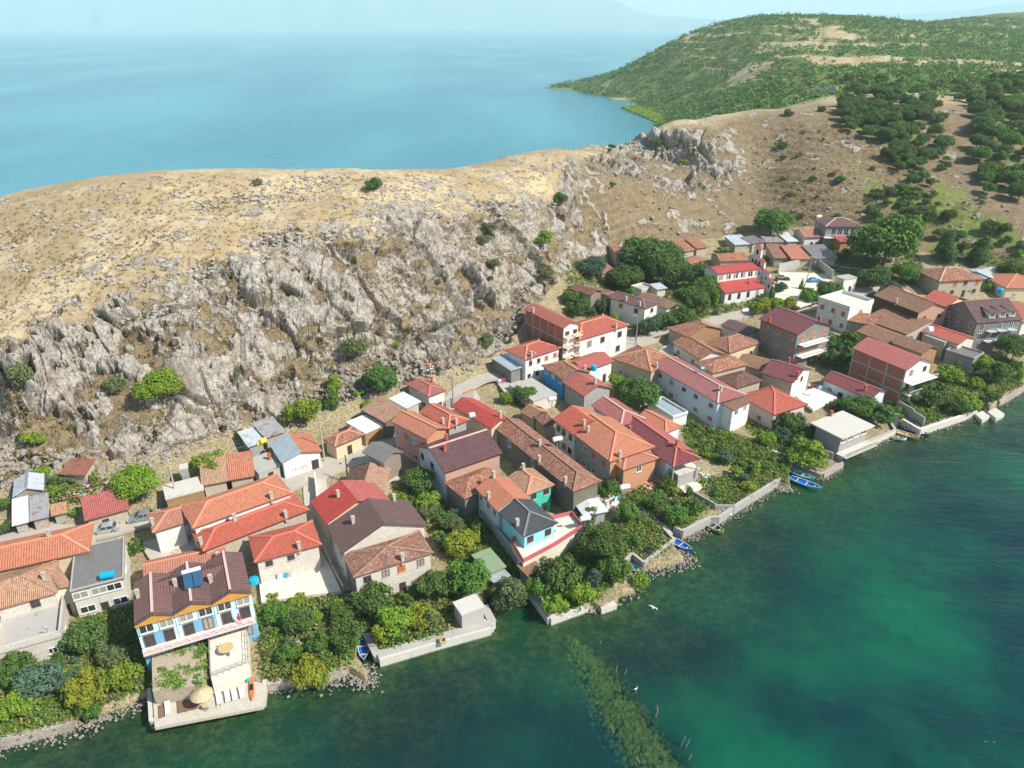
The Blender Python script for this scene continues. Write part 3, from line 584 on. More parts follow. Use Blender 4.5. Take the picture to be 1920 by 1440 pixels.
def house(name, label, cat, blocks, group=None, key=None):
    """blocks: dicts with A,B,C = eave corners (front left, front right, back right) as seen from the camera, h = eave height"""
    root = None
    for bi, b in enumerate(blocks):
        h = b['h']; zg = 3.
        for _ in range(14):
            pa, pb, pc = P(*b['A'], zg+h), P(*b['B'], zg+h), P(*b['C'], zg+h); c = (pa+pc)/2
            hs = [Hs(q.x, q.y) for q in (pa, pb, c)]
            zg = .4*zg+.6*(b['z'] if 'z' in b else sum(hs)/3)
        pa, pb, pc = P(*b['A'], zg+h), P(*b['B'], zg+h), P(*b['C'], zg+h)
        ux = (pb-pa); ux.z = 0; L = ux.length; ux.normalize(); uy = Vector((-ux.y, ux.x, 0)); W = (pc-pb).dot(uy)
        W = abs(W)
        if 'W' in b: W = b['W']
        if root is None:
            org = pa+ux*L/2+uy*W/2; org.z = zg; root = empty(name, org, label, cat, group)
        o = root.location; ov = b.get('ov', .45 if b.get('roof', 'flat') != 'flat' else .12); ze = zg+h
        rt = b.get('roof', 'flat'); k = b.get('k', .38); mats = b.get('rm', 'orange tile roof'); mats = mats if isinstance(mats, (list, tuple)) else [mats]
        wm = b.get('wm', 'white plaster')
        def pt(u, v, z, pa=pa.copy(), ux=ux.copy(), uy=uy.copy(), o=o.copy()): q = pa+ux*u+uy*v; return Vector((q.x-o.x, q.y-o.y, z-o.z))
        S = {'hip': 'LRFK', 'hy': 'LRFK', 'gy': 'LR', 'gx': 'FK', 'gyf': 'LRF', 'gyk': 'LRK', 'gxl': 'FKL', 'gxr': 'FKR', 'sf': 'F', 'sk': 'K', 'sl': 'L', 'sr': 'R', 'flat': ''}[rt]
        if rt == 'hip': ax = 'x' if L > W else 'y'
        elif rt == 'hy': ax = 'y'
        elif rt in ('gy', 'gyf', 'gyk'): ax = 'y'
        elif rt in ('gx', 'gxl', 'gxr'): ax = 'x'
        else: ax = None
        def rz(u, v, S=S, L=L, W=W, ze=ze, k=k):
            if not S: return ze
            d = {'L': u, 'R': L-u, 'F': v, 'K': W-v}
            return ze+k*max(0, min(d[q] for q in S))
        # walls
        mb = MB(); x0, x1, y0, y1 = ov, L-ov, ov, W-ov; zb = zg-b.get('sink', 1.6); eps = .07
        fac = {'F': ((x0, y0), (x1, y0)), 'R': ((x1, y0), (x1, y1)), 'K': ((x1, y1), (x0, y1)), 'L': ((x0, y1), (x0, y0))}
        wms = wm if isinstance(wm, dict) else {}
        wlist = [wm] if not wms else list(dict.fromkeys(wms.values()))
        if b.get('walls', True):
            for f, (p0, p1) in fac.items():
                n_ = 8; tops = [(p0[0]+(p1[0]-p0[0])*i/n_, p0[1]+(p1[1]-p0[1])*i/n_) for i in range(n_+1)]
                ln_ = math.hypot(p1[0]-p0[0], p1[1]-p0[1])
                up = [pt(q[0], q[1], rz(*q)-eps) for q in reversed(tops)]; uvs = [(ln_*(n_-i)/n_, (rz(*tops[n_-i])-zb)) for i in range(n_+1)]
                mb.face([pt(*p0, zb), pt(*p1, zb)]+up, [(0, 0), (ln_, 0)]+uvs, wlist.index(wms.get(f, wms.get('*', wlist[0]))))
            mb.build('wall', wlist, root)
        # roof
        rb = MB(); th = b.get('th', .16)
        def slab(poly, mi=0):              # poly in (u, v) with edge 0 along the eave
            q = [pt(u_, v_, rz(u_, v_)) for u_, v_ in poly]; dn = [x-Vector((0, 0, th)) for x in q]
            e = (q[1]-q[0]).normalized(); nn = e.cross(q[2]-q[1]).normalized(); g_ = nn.cross(e)
            uv = [((x-q[0]).dot(e), (x-q[0]).dot(g_)) for x in q]
            rb.face(q, uv, mi); rb.face(dn[::-1], uv[::-1], mi)
            for i in range(len(q)):
                j = (i+1) % len(q); rb.face([dn[i], dn[j], q[j], q[i]], [(0, 0), (.02, 0), (.02, .02), (0, .02)], mi)
        caps = []; sec = min(1, len(mats)-1)
        if rt == 'flat':
            th = b.get('th', .28); slab([(0, 0), (L, 0), (L, W), (0, W)])
            par = b.get('par', 0)
            if par:
                t = .18; pm = MB()
                for (a0, a1, c0, c1) in ((0, 0, L, t), (0, W-t, L, W), (0, t, t, W-t), (L-t, t, L, W-t)):
                    pm.hexa([pt(a0, a1, ze), pt(c0, a1, ze), pt(c0, c1, ze), pt(a0, c1, ze)], [pt(a0, a1, ze+par), pt(c0, a1, ze+par), pt(c0, c1, ze+par), pt(a0, c1, ze+par)])
                pm.build('parapet', b.get('pm', wlist[0]), root)
        elif ax == 'y':
            hf = L/2 if 'F' in S else 0; hk = L/2 if 'K' in S else 0
            if hf+hk > W: hf = hk = W/2
            r0, r1 = (L/2, hf), (L/2, W-hk); caps.append((r0, r1))
            slab([(0, W), (0, 0), r0, r1] if r0 != r1 else [(0, W), (0, 0), r0]); slab([(L, 0), (L, W), r1, r0], sec)
            if hf: slab([(0, 0), (L, 0), r0]); caps += [((0, 0), r0), ((L, 0), r0)]
            if hk: slab([(L, W), (0, W), r1]); caps += [((0, W), r1), ((L, W), r1)]
        elif ax == 'x':
            hl = W/2 if 'L' in S else 0; hr = W/2 if 'R' in S else 0
            if hl+hr > L: hl = hr = L/2
            r0, r1 = (hl, W/2), (L-hr, W/2); caps.append((r0, r1))
            slab([(0, 0), (L, 0), r1, r0]); slab([(L, W), (0, W), r0, r1], sec)
            if hl: slab([(0, W), (0, 0), r0]); caps += [((0, 0), r0), ((0, W), r0)]
            if hr: slab([(L, 0), (L, W), r1]); caps += [((L, 0), r1), ((L, W), r1)]
        else:
            seq = {'sf': [(0, 0), (L, 0), (L, W), (0, W)], 'sk': [(L, W), (0, W), (0, 0), (L, 0)], 'sl': [(0, W), (0, 0), (L, 0), (L, W)], 'sr': [(L, 0), (L, W), (0, W), (0, 0)]}[rt]; slab(seq)
        roof = rb.build('roof', mats, root)
        cm = b.get('cap')
        if caps and cm:
            cb = MB()
            for p0, p1 in caps:
                a_ = pt(*p0, rz(*p0)+.02); b_ = pt(*p1, rz(*p1)+.02)
                if (a_-b_).length > .3: cb.bar(a_, b_, .34, .16)
            if cb.v: cb.build('ridge_cap', cm, roof)
        # windows, doors
        W_ = parse_win(b.get('win', '')); st = b.get('ws', 'w'); flo = max(1, int((h+.3)/2.75)); fh = h/flo
        for f, (p0, p1) in fac.items():
            ln_ = math.hypot(p1[0]-p0[0], p1[1]-p0[1])
            if ln_ < 2 or not b.get('walls', True): continue
            if f in W_: cols, rows = W_[f]
            elif b.get('nowin') or rt == 'flat' and h < 3.5: continue
            else: cols, rows = max(1, int((ln_-1)/3.4)), (flo if f in 'FL' else 1)
            if cols == 0: continue
            p_, q_ = pt(*p0, 0), pt(*p1, 0); d_ = (q_-p_); d_.z = 0; d_.normalize(); ang = math.atan2(d_.y, d_.x)
            ww, wh = b.get('wsz', (1.1, 1.25)); wh = min(wh, fh-1.1) if wh < 1.9 else wh
            for r_ in range(flo-min(rows, flo), flo):
                for c_ in range(cols):
                    u_ = (c_+.5)/cols*ln_+rnd(-.12, .12)*ln_/cols; 
                    if not b.get('reg') and random.random() < .1 and cols > 2: continue
                    zz = zg+fh*r_+(1.0 if wh < 1.9 else .35)
                    ps = p_+d_*u_; ps.z = zz-o.z
                    if r_ == 0 and c_ == cols//2 and f in 'FR' and b.get('door', True): 
                        ps.z = zg-o.z; link('door', win_mesh('door', 1.0, 2.05), root, ps, ang); continue
                    add_window(root, ps, ang, ww, wh, st)
        for (cx_, cy_, *cmx) in b.get('ch', []):
            zt = ze+k*min(L, W)*.25; q = P(cx_, cy_, zt+.9); cu, cv = (q-pa).dot(ux), (q-pa).dot(uy); cu = min(max(cu, .3), L-.3); cv = min(max(cv, .3), W-.3)
            zr = rz(cu, cv) if S else ze; c_ = pt(cu, cv, zr); cb = MB(); hh = 1.1; az = math.atan2(ux.y, ux.x)
            cb.box((c_.x, c_.y, c_.z-.5+hh/2), (.46, .46, hh+.6), az); cb.box((c_.x, c_.y, c_.z+hh-.28+.15), (.6, .6, .1), az)
            for s_ in (-.16, .16): cb.box((c_.x+s_*math.cos(az), c_.y+s_*math.sin(az), c_.z+hh+.02), (.09, .42, .22), az)
            cb.box((c_.x, c_.y, c_.z+hh+.17), (.56, .56, .08), az); cb.build('chimney', cmx[0] if cmx else 'chimney plaster', roof)
        fp = [pa, pb, pb+uy*W, pa+uy*W]; FOOT.append([(q.x, q.y) for q in fp])
        b['_'] = dict(pa=pa, ux=ux, uy=uy, L=L, W=W, ze=ze, zg=zg, pt=pt, rz=rz, root=root, ang=math.atan2(ux.y, ux.x), ov=ov)
    HB[key or label] = (root, blocks); return root, blocks
OR, RD, MA, BR, OC, SB = 'orange tile roof', 'red metal roof', 'maroon metal roof', 'brown metal roof', 'old clay tile roof', 'sunburnt clay tile roof'
RO, RR, RP, RB, RG = 'ridge orange', 'ridge red', 'ridge pale', 'ridge brown', 'ridge grey'
def B(A, B_, C, h, roof='flat', rm=OR, wm='white plaster', **k): return dict(A=A, B=B_, C=C, h=h, roof=roof, rm=rm, wm=wm, **k)
def hs(label, *bl, name='house', cat='house', key=None, group=None): return house(name, label, cat, list(bl), group, key)
# front rows, left to right
hs('long house with a clean orange hipped roof at the left edge above old tiles', B((-70, 1086), (168, 1033), (171, 980), 5.5, 'gxr', OR, 'cream plaster', cap=RO, ch=[(92, 1004)], win='F0 K0 R1x1'), key='long orange roof at the left edge')
hs('old house with sunburnt clay tile roofs meeting at valleys at the left edge', B((-60, 1158), (107, 1111), (96, 1052), 5.6, 'gxr', SB, 'pale stone wall', cap=SB, ch=[(80, 1075)], win='F2x1', ws='b'), B((92, 1118), (136, 1098), (135, 1036), 5.0, 'gy', SB, 'old white plaster', cap=SB, win='F1x1'), key='clay roofed house at the left edge')
r, b_ = hs('pale stone house with a flat sunken terrace on its roof and two small windows', B((-6, 1226), (115, 1192), (104, 1126), 3.6, 'flat', 'concrete', 'pale stone wall', par=.9, win='F2x1 R1x1', wsz=(1.0, 1.0), door=False), key='stone terrace house')
hs('grey flat roofed house with a long glazed veranda and a blue water tank on top', B((131, 1110), (232, 1084), (236, 1006), 5.4, 'flat', 'slate sheet', 'old white plaster', par=.22, pm='concrete', win='F3x2 R1x1 L0', wsz=(1.9, 1.2), rib=1), key='grey flat roofed house')
hs('low stone shed with a single bright red sloping roof behind the parked cars', B((158, 977), (243, 954), (235, 926), 3, 'sf', 'rose red roof', 'stone wall', k=.3, win='F1x1 R1x1 L0 K0', ws='b'), name='shed', cat='shed', key='red roofed stone shed')
hs('wrecked shed with a shiny pale tin gable roof and open rafters at the cliff foot', B((23, 932), (82, 918), (75, 890), 3, 'gy', 'pale tin', 'grey wood', k=.5, nowin=1, cap='steel'), name='shed', cat='shed', key='shiny tin shed')
hs('low shed patched with white, grey and rusty corrugated sheets', B((22, 986), (54, 978), (54, 940), 2.3, 'sf', 'white sheet', 'rubble', k=.2, nowin=1), B((55, 977), (92, 968), (92, 934), 2.4, 'sf', 'rusty tin', 'rubble', k=.2, nowin=1), name='shed', cat='shed', key='patchwork tin shed')
hs('tiny lean-to with a crooked brown tile roof beside the patchwork shed', B((95, 968), (127, 960), (122, 946), 2, 'sf', SB, 'block wall', k=.25, nowin=1), name='shed', cat='shed')
hs('rusty red tin hut with a sagging roof high under the rocks at the left', B((111, 889), (160, 891), (158, 869), 2.2, 'sf', 'rust sheet', 'stone wall', k=.3, nowin=1), name='hut', cat='hut', key='rusty hut')
hs('white concrete flat roofed garage with a brown gate beside the utility pole', B((310, 936), (383, 917), (371, 893), 3, 'flat', 'pale concrete', {'*': 'pale concrete', 'F': 'wood planks'}, nowin=1), name='garage', cat='garage', key='white flat garage')
hs('narrow white block hut with a green cap standing at the cliff foot', B((336, 880), (352, 877), (350, 868), 4, 'flat', 'pale concrete', 'block wall', nowin=1), name='hut', cat='hut')
hs('long shed with a broken mossy orange tile roof behind the big orange roof', B((377, 911), (428, 901), (420, 868), 2.8, 'sf', SB, 'stone wall', k=.3, nowin=1), B((428, 901), (478, 892), (469, 861), 2.9, 'sf', OR, 'stone wall', k=.3, nowin=1), name='shed', cat='shed', key='broken orange tile shed')
hs('largest house, three stepped orange and red hipped roofs around a white courtyard', B((361, 991), (549, 924), (521, 887), 6.2, 'hip', OR, 'white plaster', cap=RO, k=.42, ch=[(516, 932)], win='F0 L1x1 K3x1'), B((381, 1034), (580, 956), (551, 925), 4.8, 'hip', RD, 'stone wall', cap=RR, k=.4, ch=[(537, 960), (440, 973), (374, 1007)], win='F4x1 L1x1 K0', ws='b'),
   B((286, 999), (350, 979), (340, 944), 5.2, 'gxl', OR, 'white plaster', cap=RO, k=.4, ch=[(284, 972)], nowin=1), key='big orange and red house')
hs('low orange roofed courtyard house tucked behind the blue house', B((268, 1084), (425, 1048), (414, 1020), 3.6, 'gx', OR, 'old white plaster', cap=RO, ch=[(408, 1043)], nowin=1), name='house')
hs('stone house with a bright red hipped roof and one chimney above the cream patio', B((477, 1055), (603, 1021), (587, 975), 5.4, 'hip', 'red metal roof', 'pale stone wall', cap=RR, ch=[(561, 1020)], win='F3x1 R1x1', wsz=(1, 1), ws='b'), key='red hipped stone house')
hs('red metal gable roof with grey skylight sheets behind the brown roofed house', B((612, 982), (733, 938), (712, 895), 4.8, 'gy', ['crimson metal roof', 'rose red roof'], 'cream plaster', ch=[(634, 930)], nowin=1), key='red gable with skylights')
hs('old barn whose roof is half ribbed brown and half pale clay tiles', B((641, 921), (722, 921), (686, 878), 3.4, 'gy', ['dark old tile roof', SB], 'stone wall', nowin=1, k=.35), name='barn', cat='barn')
hs('large stone house, brown metal gable roof behind and old clay hipped roof in front', B((641, 1038), (802, 985), (766, 939), 6.6, 'gy', BR, 'pale stone wall', k=.42, ch=[(662, 978), (738, 932)], win='F0 L2x2 R2x1'), B((662, 1083), (813, 1036), (801, 990), 6.2, 'gyf', OC, {'*': 'pale stone wall', 'L': 'grey stone wall'}, k=.40, cap=SB, ch=[(757, 1042)], win='F4x2 L1x1 R1x1 K0', ws='b'), key='brown and clay roofed stone house')
hs('old barn with slate grey gable roof and a collapsing plank front', B((719, 868), (757, 847), (733, 819), 4.8, 'gy', 'slate sheet', {'*': 'stone wall', 'F': 'grey wood'}, k=.42, nowin=1), name='barn', cat='barn', key='grey plank barn')
hs('cream stone cottage with a small orange hipped roof by the road bend', B((628, 838), (683, 815), (667, 797), 3.3, 'hip', OC, 'cream plaster', k=.42, cap=RO, win='F1x1 L0 R0 K0', ws='b'), B((606, 826), (622, 836), (662, 800), 2.8, 'sl', 'blue grey tin', 'dark stone wall', nowin=1, k=.1), name='cottage', key='cream cottage by the road')
GR = hs('white road-side house, roof half blue grey tin and half orange tile, graffiti on wall', B((527, 868), (605, 846), (580, 811), 3.8, 'gy', ['blue grey tin', OR], 'white plaster', k=.28, nowin=1), name='house', key='graffiti house')
hs('rusty tin roofed shed squeezed against the rocks above the yellow barrels', B((497, 822), (536, 808), (524, 785), 3, 'sf', 'rusty tin', 'rubble', k=.2, nowin=1), B((465, 838), (498, 827), (484, 806), 2.8, 'sf', 'pale tin', 'block wall', k=.2, nowin=1), name='shed', cat='shed', key='rusty tin shed under the rocks')
hs('low grey concrete flat roofed outbuilding with steel door beside the graffiti house', B((484, 887), (526, 871), (507, 845), 2.9, 'flat', 'concrete', 'concrete', win='F1x1 L0 R0 K0', ch=[(504, 850, 'brick chimney')]), name='outbuilding', cat='outbuilding', key='grey concrete outbuilding')
hs('white flat concrete roof over a brown garage gate beside the grey barn', B((684, 812), (727, 793), (699, 770), 3.2, 'flat', 'white plaster', {'*': 'stone wall', 'F': 'wood planks'}, nowin=1), name='garage', cat='garage')
hs('old shed with a pale weathered clay roof and a white tin patch', B((722, 793), (762, 776), (737, 742), 4.2, 'sl', SB, 'dark stone wall', k=.22, nowin=1), B((762, 766), (790, 752), (769, 732), 4.3, 'sf', 'white sheet', 'stone wall', k=.1, nowin=1), name='shed', cat='shed')
hs('small white house with a rose red hipped roof and a glazed porch by the cliff', B((803, 744), (838, 731), (796, 707), 4.6, 'hip', 'rose red roof', 'white plaster', cap=RR, win='F2x1 L2x1', wsz=(1.6, 1.2), ch=[(812, 706, 'brick chimney')]), key='small rose roofed house')
hs('three storey pink walled house with twin orange roofs and blue tanks on its balcony', B((800, 824), (842, 803), (790, 763), 7.4, 'gy', OR, {'*': 'pink plaster', 'F': 'orange brick'}, k=.42, cap=RO, win='F0 L4x2 R0 K1'), B((841, 804), (880, 787), (835, 752), 6.6, 'gyf', RD, 'block wall', k=.42, cap=RO, ch=[(826, 785), (859, 786)], win='F0 L0 R2x1 K0'), key='pink house with twin orange roofs')
hs('big house with a dark plum metal gable roof, white side wall and brick front', B((833, 887), (943, 849), (890, 801), 6.2, 'gx', 'plum metal roof', {'*': 'bluish white plaster', 'F': 'pink brick'}, k=.42, cap=RP, ch=[(834, 842, 'brick chimney'), (837, 820, 'brick chimney')], win='F0 L3x1 R0 K2x1', ws='b'), key='plum roofed brick house')
hs('small house with a mottled old tile hipped roof wedged in front of the brick wall', B((870, 936), (951, 902), (925, 866), 4.4, 'hip', OC, 'grey stone wall', k=.42, nowin=1), key='mottled tile house')
hs('terrace house, orange then charcoal roof, with cyan walls and mint green side wing', B((932, 958), (996, 936), (956, 893), 6.2, 'gy', OR, 'bluish white plaster', k=.42, ch=[(916, 921), (926, 893)], win='F0 L3x2 R0 K1'), B((982, 1006), (1047, 980), (997, 937), 6.2, 'gyf', 'charcoal tile roof', {'*': 'cyan plaster'}, k=.42, cap=RG, ch=[(970, 972)], win='F2x2 L0 R1x1 K0', ws='b', reg=1),
   B((988, 929), (1040, 909), (1001, 877), 5.4, 'gyf', SB, 'mint plaster', k=.4, cap=RO, ch=[(981, 878)], win='F2x2 R0 L0 K0', ws='b', reg=1), key='charcoal roofed cyan house')
hs('very long two part house with a mottled dark red tile roof and green grey wall', B((1075, 922), (1128, 902), (975, 785), 6, 'gyf', OC, 'dark stone wall', k=.42, cap=SB, ch=[(1059, 893), (1011, 853), (1012, 832)], win='F0 L3x1 R3x1 K0'), key='very long old tiled house')
hs('house with vivid red gable roof and beige wall between twin roofs and old tiles', B((921, 804), (961, 787), (898, 741), 5, 'gy', 'crimson metal roof', 'cream plaster', k=.4, ch=[(938, 778)], win='F1x1 L0 R0 K0'), key='vivid red gable house')
hs('house with a bright orange gable roof and white walls facing the long old tiled house', B((1075, 815), (1146, 793), (1105, 765), 6.2, 'gy', ['red metal roof', OR], 'white plaster', k=.42, ch=[(1102, 798)], win='F0 L3x2 R0 K1', ws='b'), key='bright orange gable house')
hs('big house with a layered orange hipped roof, raw brick corner and outside stair', B((1144, 866), (1228, 838), (1150, 781), 6.6, 'gyf', OR, {'*': 'block wall', 'F': 'orange brick'}, k=.42, cap=RO, ch=[(1165, 842), (1103, 800)], win='F0 L4x2 R2x1 K0'), B((1169, 882), (1236, 859), (1205, 833), 5.6, 'gyf', OR, {'*': 'orange brick'}, k=.3, cap=RO, win='F1x1 L0 R0 K0'), key='layered orange roof house')
hs('house with a wine red hipped roof behind the layered orange roof', B((1164, 799), (1211, 785), (1156, 746), 5.4, 'gyf', 'rose red roof', 'white plaster', k=.42, cap=RP, win='F1x1 L3x1 R0 K0'), key='wine red hipped house')
hs('long house with a maroon metal roof ending in an open porch over a grey garage', B((1248, 862), (1301, 845), (1217, 781), 5.4, 'gy', [MA, 'rose red roof'], 'bluish white plaster', k=.42, cap=RR, ch=[(1269, 834, 'brick chimney'), (1174, 799, 'brick chimney')], win='F0 L4x1 R0 K0'), B((1272, 891), (1312, 877), (1294, 860), 3.0, 'flat', 'pale concrete', 'block wall', nowin=1, W=6),
   B((1263, 876), (1315, 859), (1300, 845), 5.6, 'gyf', [MA], 'white plaster', walls=False, k=.42, cap=RR, W=6), key='long maroon roof house')
hs('small cottage with an orange red hipped roof beside the long maroon roof', B((1249, 812), (1280, 799), (1228, 768), 4.3, 'gyf', OR, 'bluish white plaster', k=.42, cap=RO, win='F1x1 L0 R1x1 K0'), name='cottage', key='small orange cottage')
hs('long white two storey house with rose red roof and open loggia at its end', B((1346, 756), (1400, 740), (1288, 668), 6.2, 'gyf', 'rose red roof', 'bluish white plaster', k=.36, cap=RP, ch=[(1352, 728)], win='F0 L5x2 R2x1 K0', ws='b', wsz=(1.1, .9)), B((1375, 770), (1412, 752), (1396, 738), 5.6, 'sf', 'brown old tile roof', {'*': 'white plaster'}, k=.18, win='F2x1 L0 R0 K0', W=7), key='long white house with loggia')
hs('tall brick sided white house with a rose red roof and two balconies near the shore', B((1700, 695), (1752, 679), (1653, 637), 8.8, 'gy', 'rose red roof', {'*': 'white plaster', 'L': 'hollow brick'}, k=.4, win='F2x3 L0 R3x1 K0', ws='b', reg=1), key='tall brick sided house by the shore')
hs('low white house with a dark maroon roof beside the tall brick sided house', B((1634, 748), (1665, 733), (1584, 692), 3.8, 'gy', MA, {'*': 'bluish white plaster'}, k=.36, ch=[(1623, 725, 'brick chimney')], win='F1x1 L4x1 R0 K0', ws='b', cap=RB), key='low maroon roofed white house')
hs('grey two storey block with a wide flat concrete roof right on the shore', B((1580, 823), (1641, 798), (1576, 771), 5.6, 'flat', 'pale concrete', 'block wall', ov=.9, win='F4x1 L0 R2x1 K0', wsz=(1.6, 1.1), reg=1, ch=[(1545, 760, 'brick chimney')]), key='flat roofed shore house')
# middle of the village
hs('four storey building with brick side walls, white balconied front and red roof', B((1056, 616), (1089, 607), (1020, 570), 10.4, 'gy', 'red metal roof', {'*': 'white plaster', 'L': 'hollow brick'}, k=.42, ch=[(998, 577)], win='F2x4 L0 R3x2 K0', ws='b', reg=1), key='tall balconied building')
hs('big white house under a broad orange red hipped roof', B((1087, 638), (1181, 609), (1150, 583), 7.4, 'hip', 'red metal roof', 'white plaster', k=.36, cap=RO, ch=[(1162, 606)], win='F3x2 L0', ws='b', wsz=(1.3, 1.5)), key='big white red roofed house')
hs('white house with a red hipped roof and rows of small windows below the tall building', B((985, 675), (1053, 652), (1016, 632), 6.2, 'hip', RD, 'white plaster', k=.36, cap=RO, ch=[(1001, 660)], win='F4x2 L0', ws='b', wsz=(.9, 1.1)), key='white house with red hipped roof')
hs('small grey lean-to building with a pale flat roof at the cliff foot', B((958, 695), (985, 686), (955, 665), 4.2, 'sf', 'blue grey tin', 'grey stone wall', k=.08, nowin=1), name='outbuilding', cat='outbuilding')
hs('strong blue walled house, roof half old clay tiles and half red tiles', B((1095, 743), (1149, 727), (1112, 700), 5.2, 'gy', RD, 'grey render', k=.42, ch=[(1116, 718)], win='L2x1 F0 R0 K0'), B((1055, 712), (1108, 698), (1071, 671), 5.2, 'gyk', OC, 'strong blue plaster', k=.42, cap=RO, win='L3x1 F0 R0 K0'), key='blue walled house')
hs('white house with a smooth pink red roof and blue tank in front', B((1096, 697), (1152, 677), (1129, 655), 4.8, 'gx', 'rose red roof', 'white plaster', k=.36, ch=[(1096, 688)], win='F2x1 L0 R0 K0', wsz=(.6, .8)), key='pink red roofed house')
hs('stone house with a broad old clay hipped roof and cream walls', B((1222, 698), (1272, 671), (1200, 644), 4.6, 'hip', OC, 'stone wall', k=.38, cap=RO, ch=[(1232, 676)], win='F1x1 L2x1 R0 K0'), key='old hipped stone house')
hs('small ruined shed with bare tan tiles and rafters in the walled yard', B((1000, 786), (1032, 772), (1012, 756), 3, 'gy', ['brown old tile roof', SB], 'stone wall', k=.4, nowin=1), name='shed', cat='shed')
hs('low lean-to with dark old tiles behind the bright orange gable house', B((1020, 800), (1044, 792), (1052, 768), 3, 'sf', 'dark old tile roof', 'stone wall', k=.15, nowin=1), name='shed', cat='shed')
hs('low patched concrete building with flat pale roofs between yards', B((1000, 752), (1045, 738), (1005, 706), 3, 'flat', 'concrete', 'old white plaster', nowin=1), name='outbuilding', cat='outbuilding')
hs('mottled orange tile hipped roof directly behind the long white house', B((1336, 700), (1404, 683), (1364, 664), 5, 'hip', OC, 'stone wall', k=.36, nowin=1), key='mottled roof behind the long white house')
hs('dark mottled roof block beside the end of the long white house', B((1381, 728), (1431, 713), (1397, 692), 4, 'hip', 'dark old tile roof', 'stone wall', k=.34, nowin=1), key='dark mottled roof block')
hs('long narrow old house with mottled orange brown tiles and white end wall', B((1312, 674), (1363, 664), (1311, 632), 3.5, 'gy', OC, 'white plaster', k=.36, cap=SB, win='F0 L2x1 R0 K0'))
hs('old courtyard house with a split mottled roof and open timber front', B((1290, 633), (1356, 616), (1320, 597), 4, 'gyk', [OC, SB], {'*': 'stone wall', 'F': 'wood planks'}, k=.36, cap=SB, nowin=1))
hs('old house with a squat pyramid of mottled orange tiles and white base', B((1368, 662), (1428, 642), (1386, 620), 3.8, 'hip', OC, 'cream plaster', k=.42, cap=SB, win='F2x1 L0 R0 K0'), key='squat mottled pyramid roof')
hs('narrow stone house with a faded brown tile roof between pyramid and maroon roofs', B((1434, 696), (1457, 677), (1410, 657), 4, 'gy', 'brown old tile roof', 'stone wall', k=.3, nowin=1))
hs('stone house with a maroon metal roof, two chimneys and tall green shutters', B((1488, 718), (1523, 692), (1471, 668), 5.4, 'gy', MA, {'*': 'stone wall', 'F': 'white plaster'}, k=.34, cap=RB, ch=[(1480, 672, 'brick chimney'), (1497, 700, 'brick chimney')], win='F1x1 L0 R0 K0', ws='b'), key='maroon roofed stone house')
hs('three storey grey stone guest house with a big maroon roof and orange shutters', B((1496, 628), (1562, 610), (1493, 580), 9.2, 'gy', MA, 'grey stone wall', k=.36, cap=RB, ch=[(1440, 592, 'brick chimney'), (1538, 596, 'brick chimney')], win='F3x3 L3x2 R2x1 K0', ws='s', reg=1), key='grey stone guest house')
hs('low cabin with a small dark brown tile roof left of the grey guest house', B((1404, 630), (1434, 620), (1400, 594), 3, 'gy', 'brown metal roof', 'white plaster', k=.3, nowin=1), name='cabin', cat='cabin')
hs('pinkish white house with a bright red hipped roof beside the open loggia', B((1452, 778), (1515, 758), (1456, 720), 4.4, 'hip', RD, 'rosy white plaster', k=.4, cap=RR, win='F3x1 L1x1 R0 K0'), key='bright red hipped house')
hs('old house with brown faded tiles and low eaves left of the long brown ridge', B((1640, 611), (1654, 592), (1612, 571), 4, 'gy', OC, 'stone wall', k=.3, nowin=1))
hs('wide sloping sheet of brown red tiles above the old farm buildings', B((1700, 627), (1746, 613), (1692, 576), 4.4, 'sl', 'brown old tile roof', 'stone wall', k=.18, nowin=1), name='barn', cat='barn')
hs('old farm shed with brown tiles partly overgrown behind the tall brick sided house', B((1670, 646), (1712, 634), (1652, 608), 4, 'gy', 'brown old tile roof', 'stone wall', k=.3, nowin=1), name='shed', cat='shed')
hs('low gabled house with brown tiles tucked against the tall brick sided house', B((1730, 664), (1763, 653), (1706, 631), 6, 'gy', 'brown old tile roof', 'wood planks', k=.36, nowin=1))
hs('long brown roofed house with a dark upper storey and red edged gable', B((1723, 587), (1782, 577), (1701, 543), 7.4, 'gy', ['brown old tile roof', OR], {'*': 'dark wood', 'F': 'pink brick'}, k=.36, cap=RR, ch=[(1683, 556)], win='F2x2 L0 R2x1 K0', ws='b'), key='long brown roofed house')
hs('house with a plain brick red metal gable roof behind the dormer guest house', B((1775, 577), (1818, 563), (1790, 543), 6, 'gy', 'red metal roof', 'cream plaster', k=.36, nowin=1))
DR = hs('big stone guest house with grey roof, three dormers and teal balconies', B((1832, 606), (1918, 599), (1866, 568), 8, 'gx', 'brown metal roof', 'grey stone wall', k=.62, cap=RB, win='F3x2 L3x3 R0 K0', wsz=(1.2, 1.9), reg=1, ov=.3), key='dormer guest house')
hs('old house with long hipped dark tile roof, half stone and half white walls', B((1762, 528), (1848, 523), (1816, 500), 5.4, 'hip', OC, {'*': 'stone wall', 'R': 'white plaster'}, k=.36, cap=RP, win='F4x2 L0 R0 K0', ws='b'), key='hipped house by the hillside')
hs('cream house with an orange roof at the far right edge', B((1886, 540), (1970, 540), (1948, 514), 4, 'hip', OR, 'cream plaster', k=.34, win='F2x1 L0 R0 K0', cap=RO))
hs('pink orange roofed house cut by the right edge beside the dormer guest house', B((1918, 604), (1990, 598), (1962, 560), 6, 'hip', OR, 'white plaster', k=.4, win='F1x1 L0'))
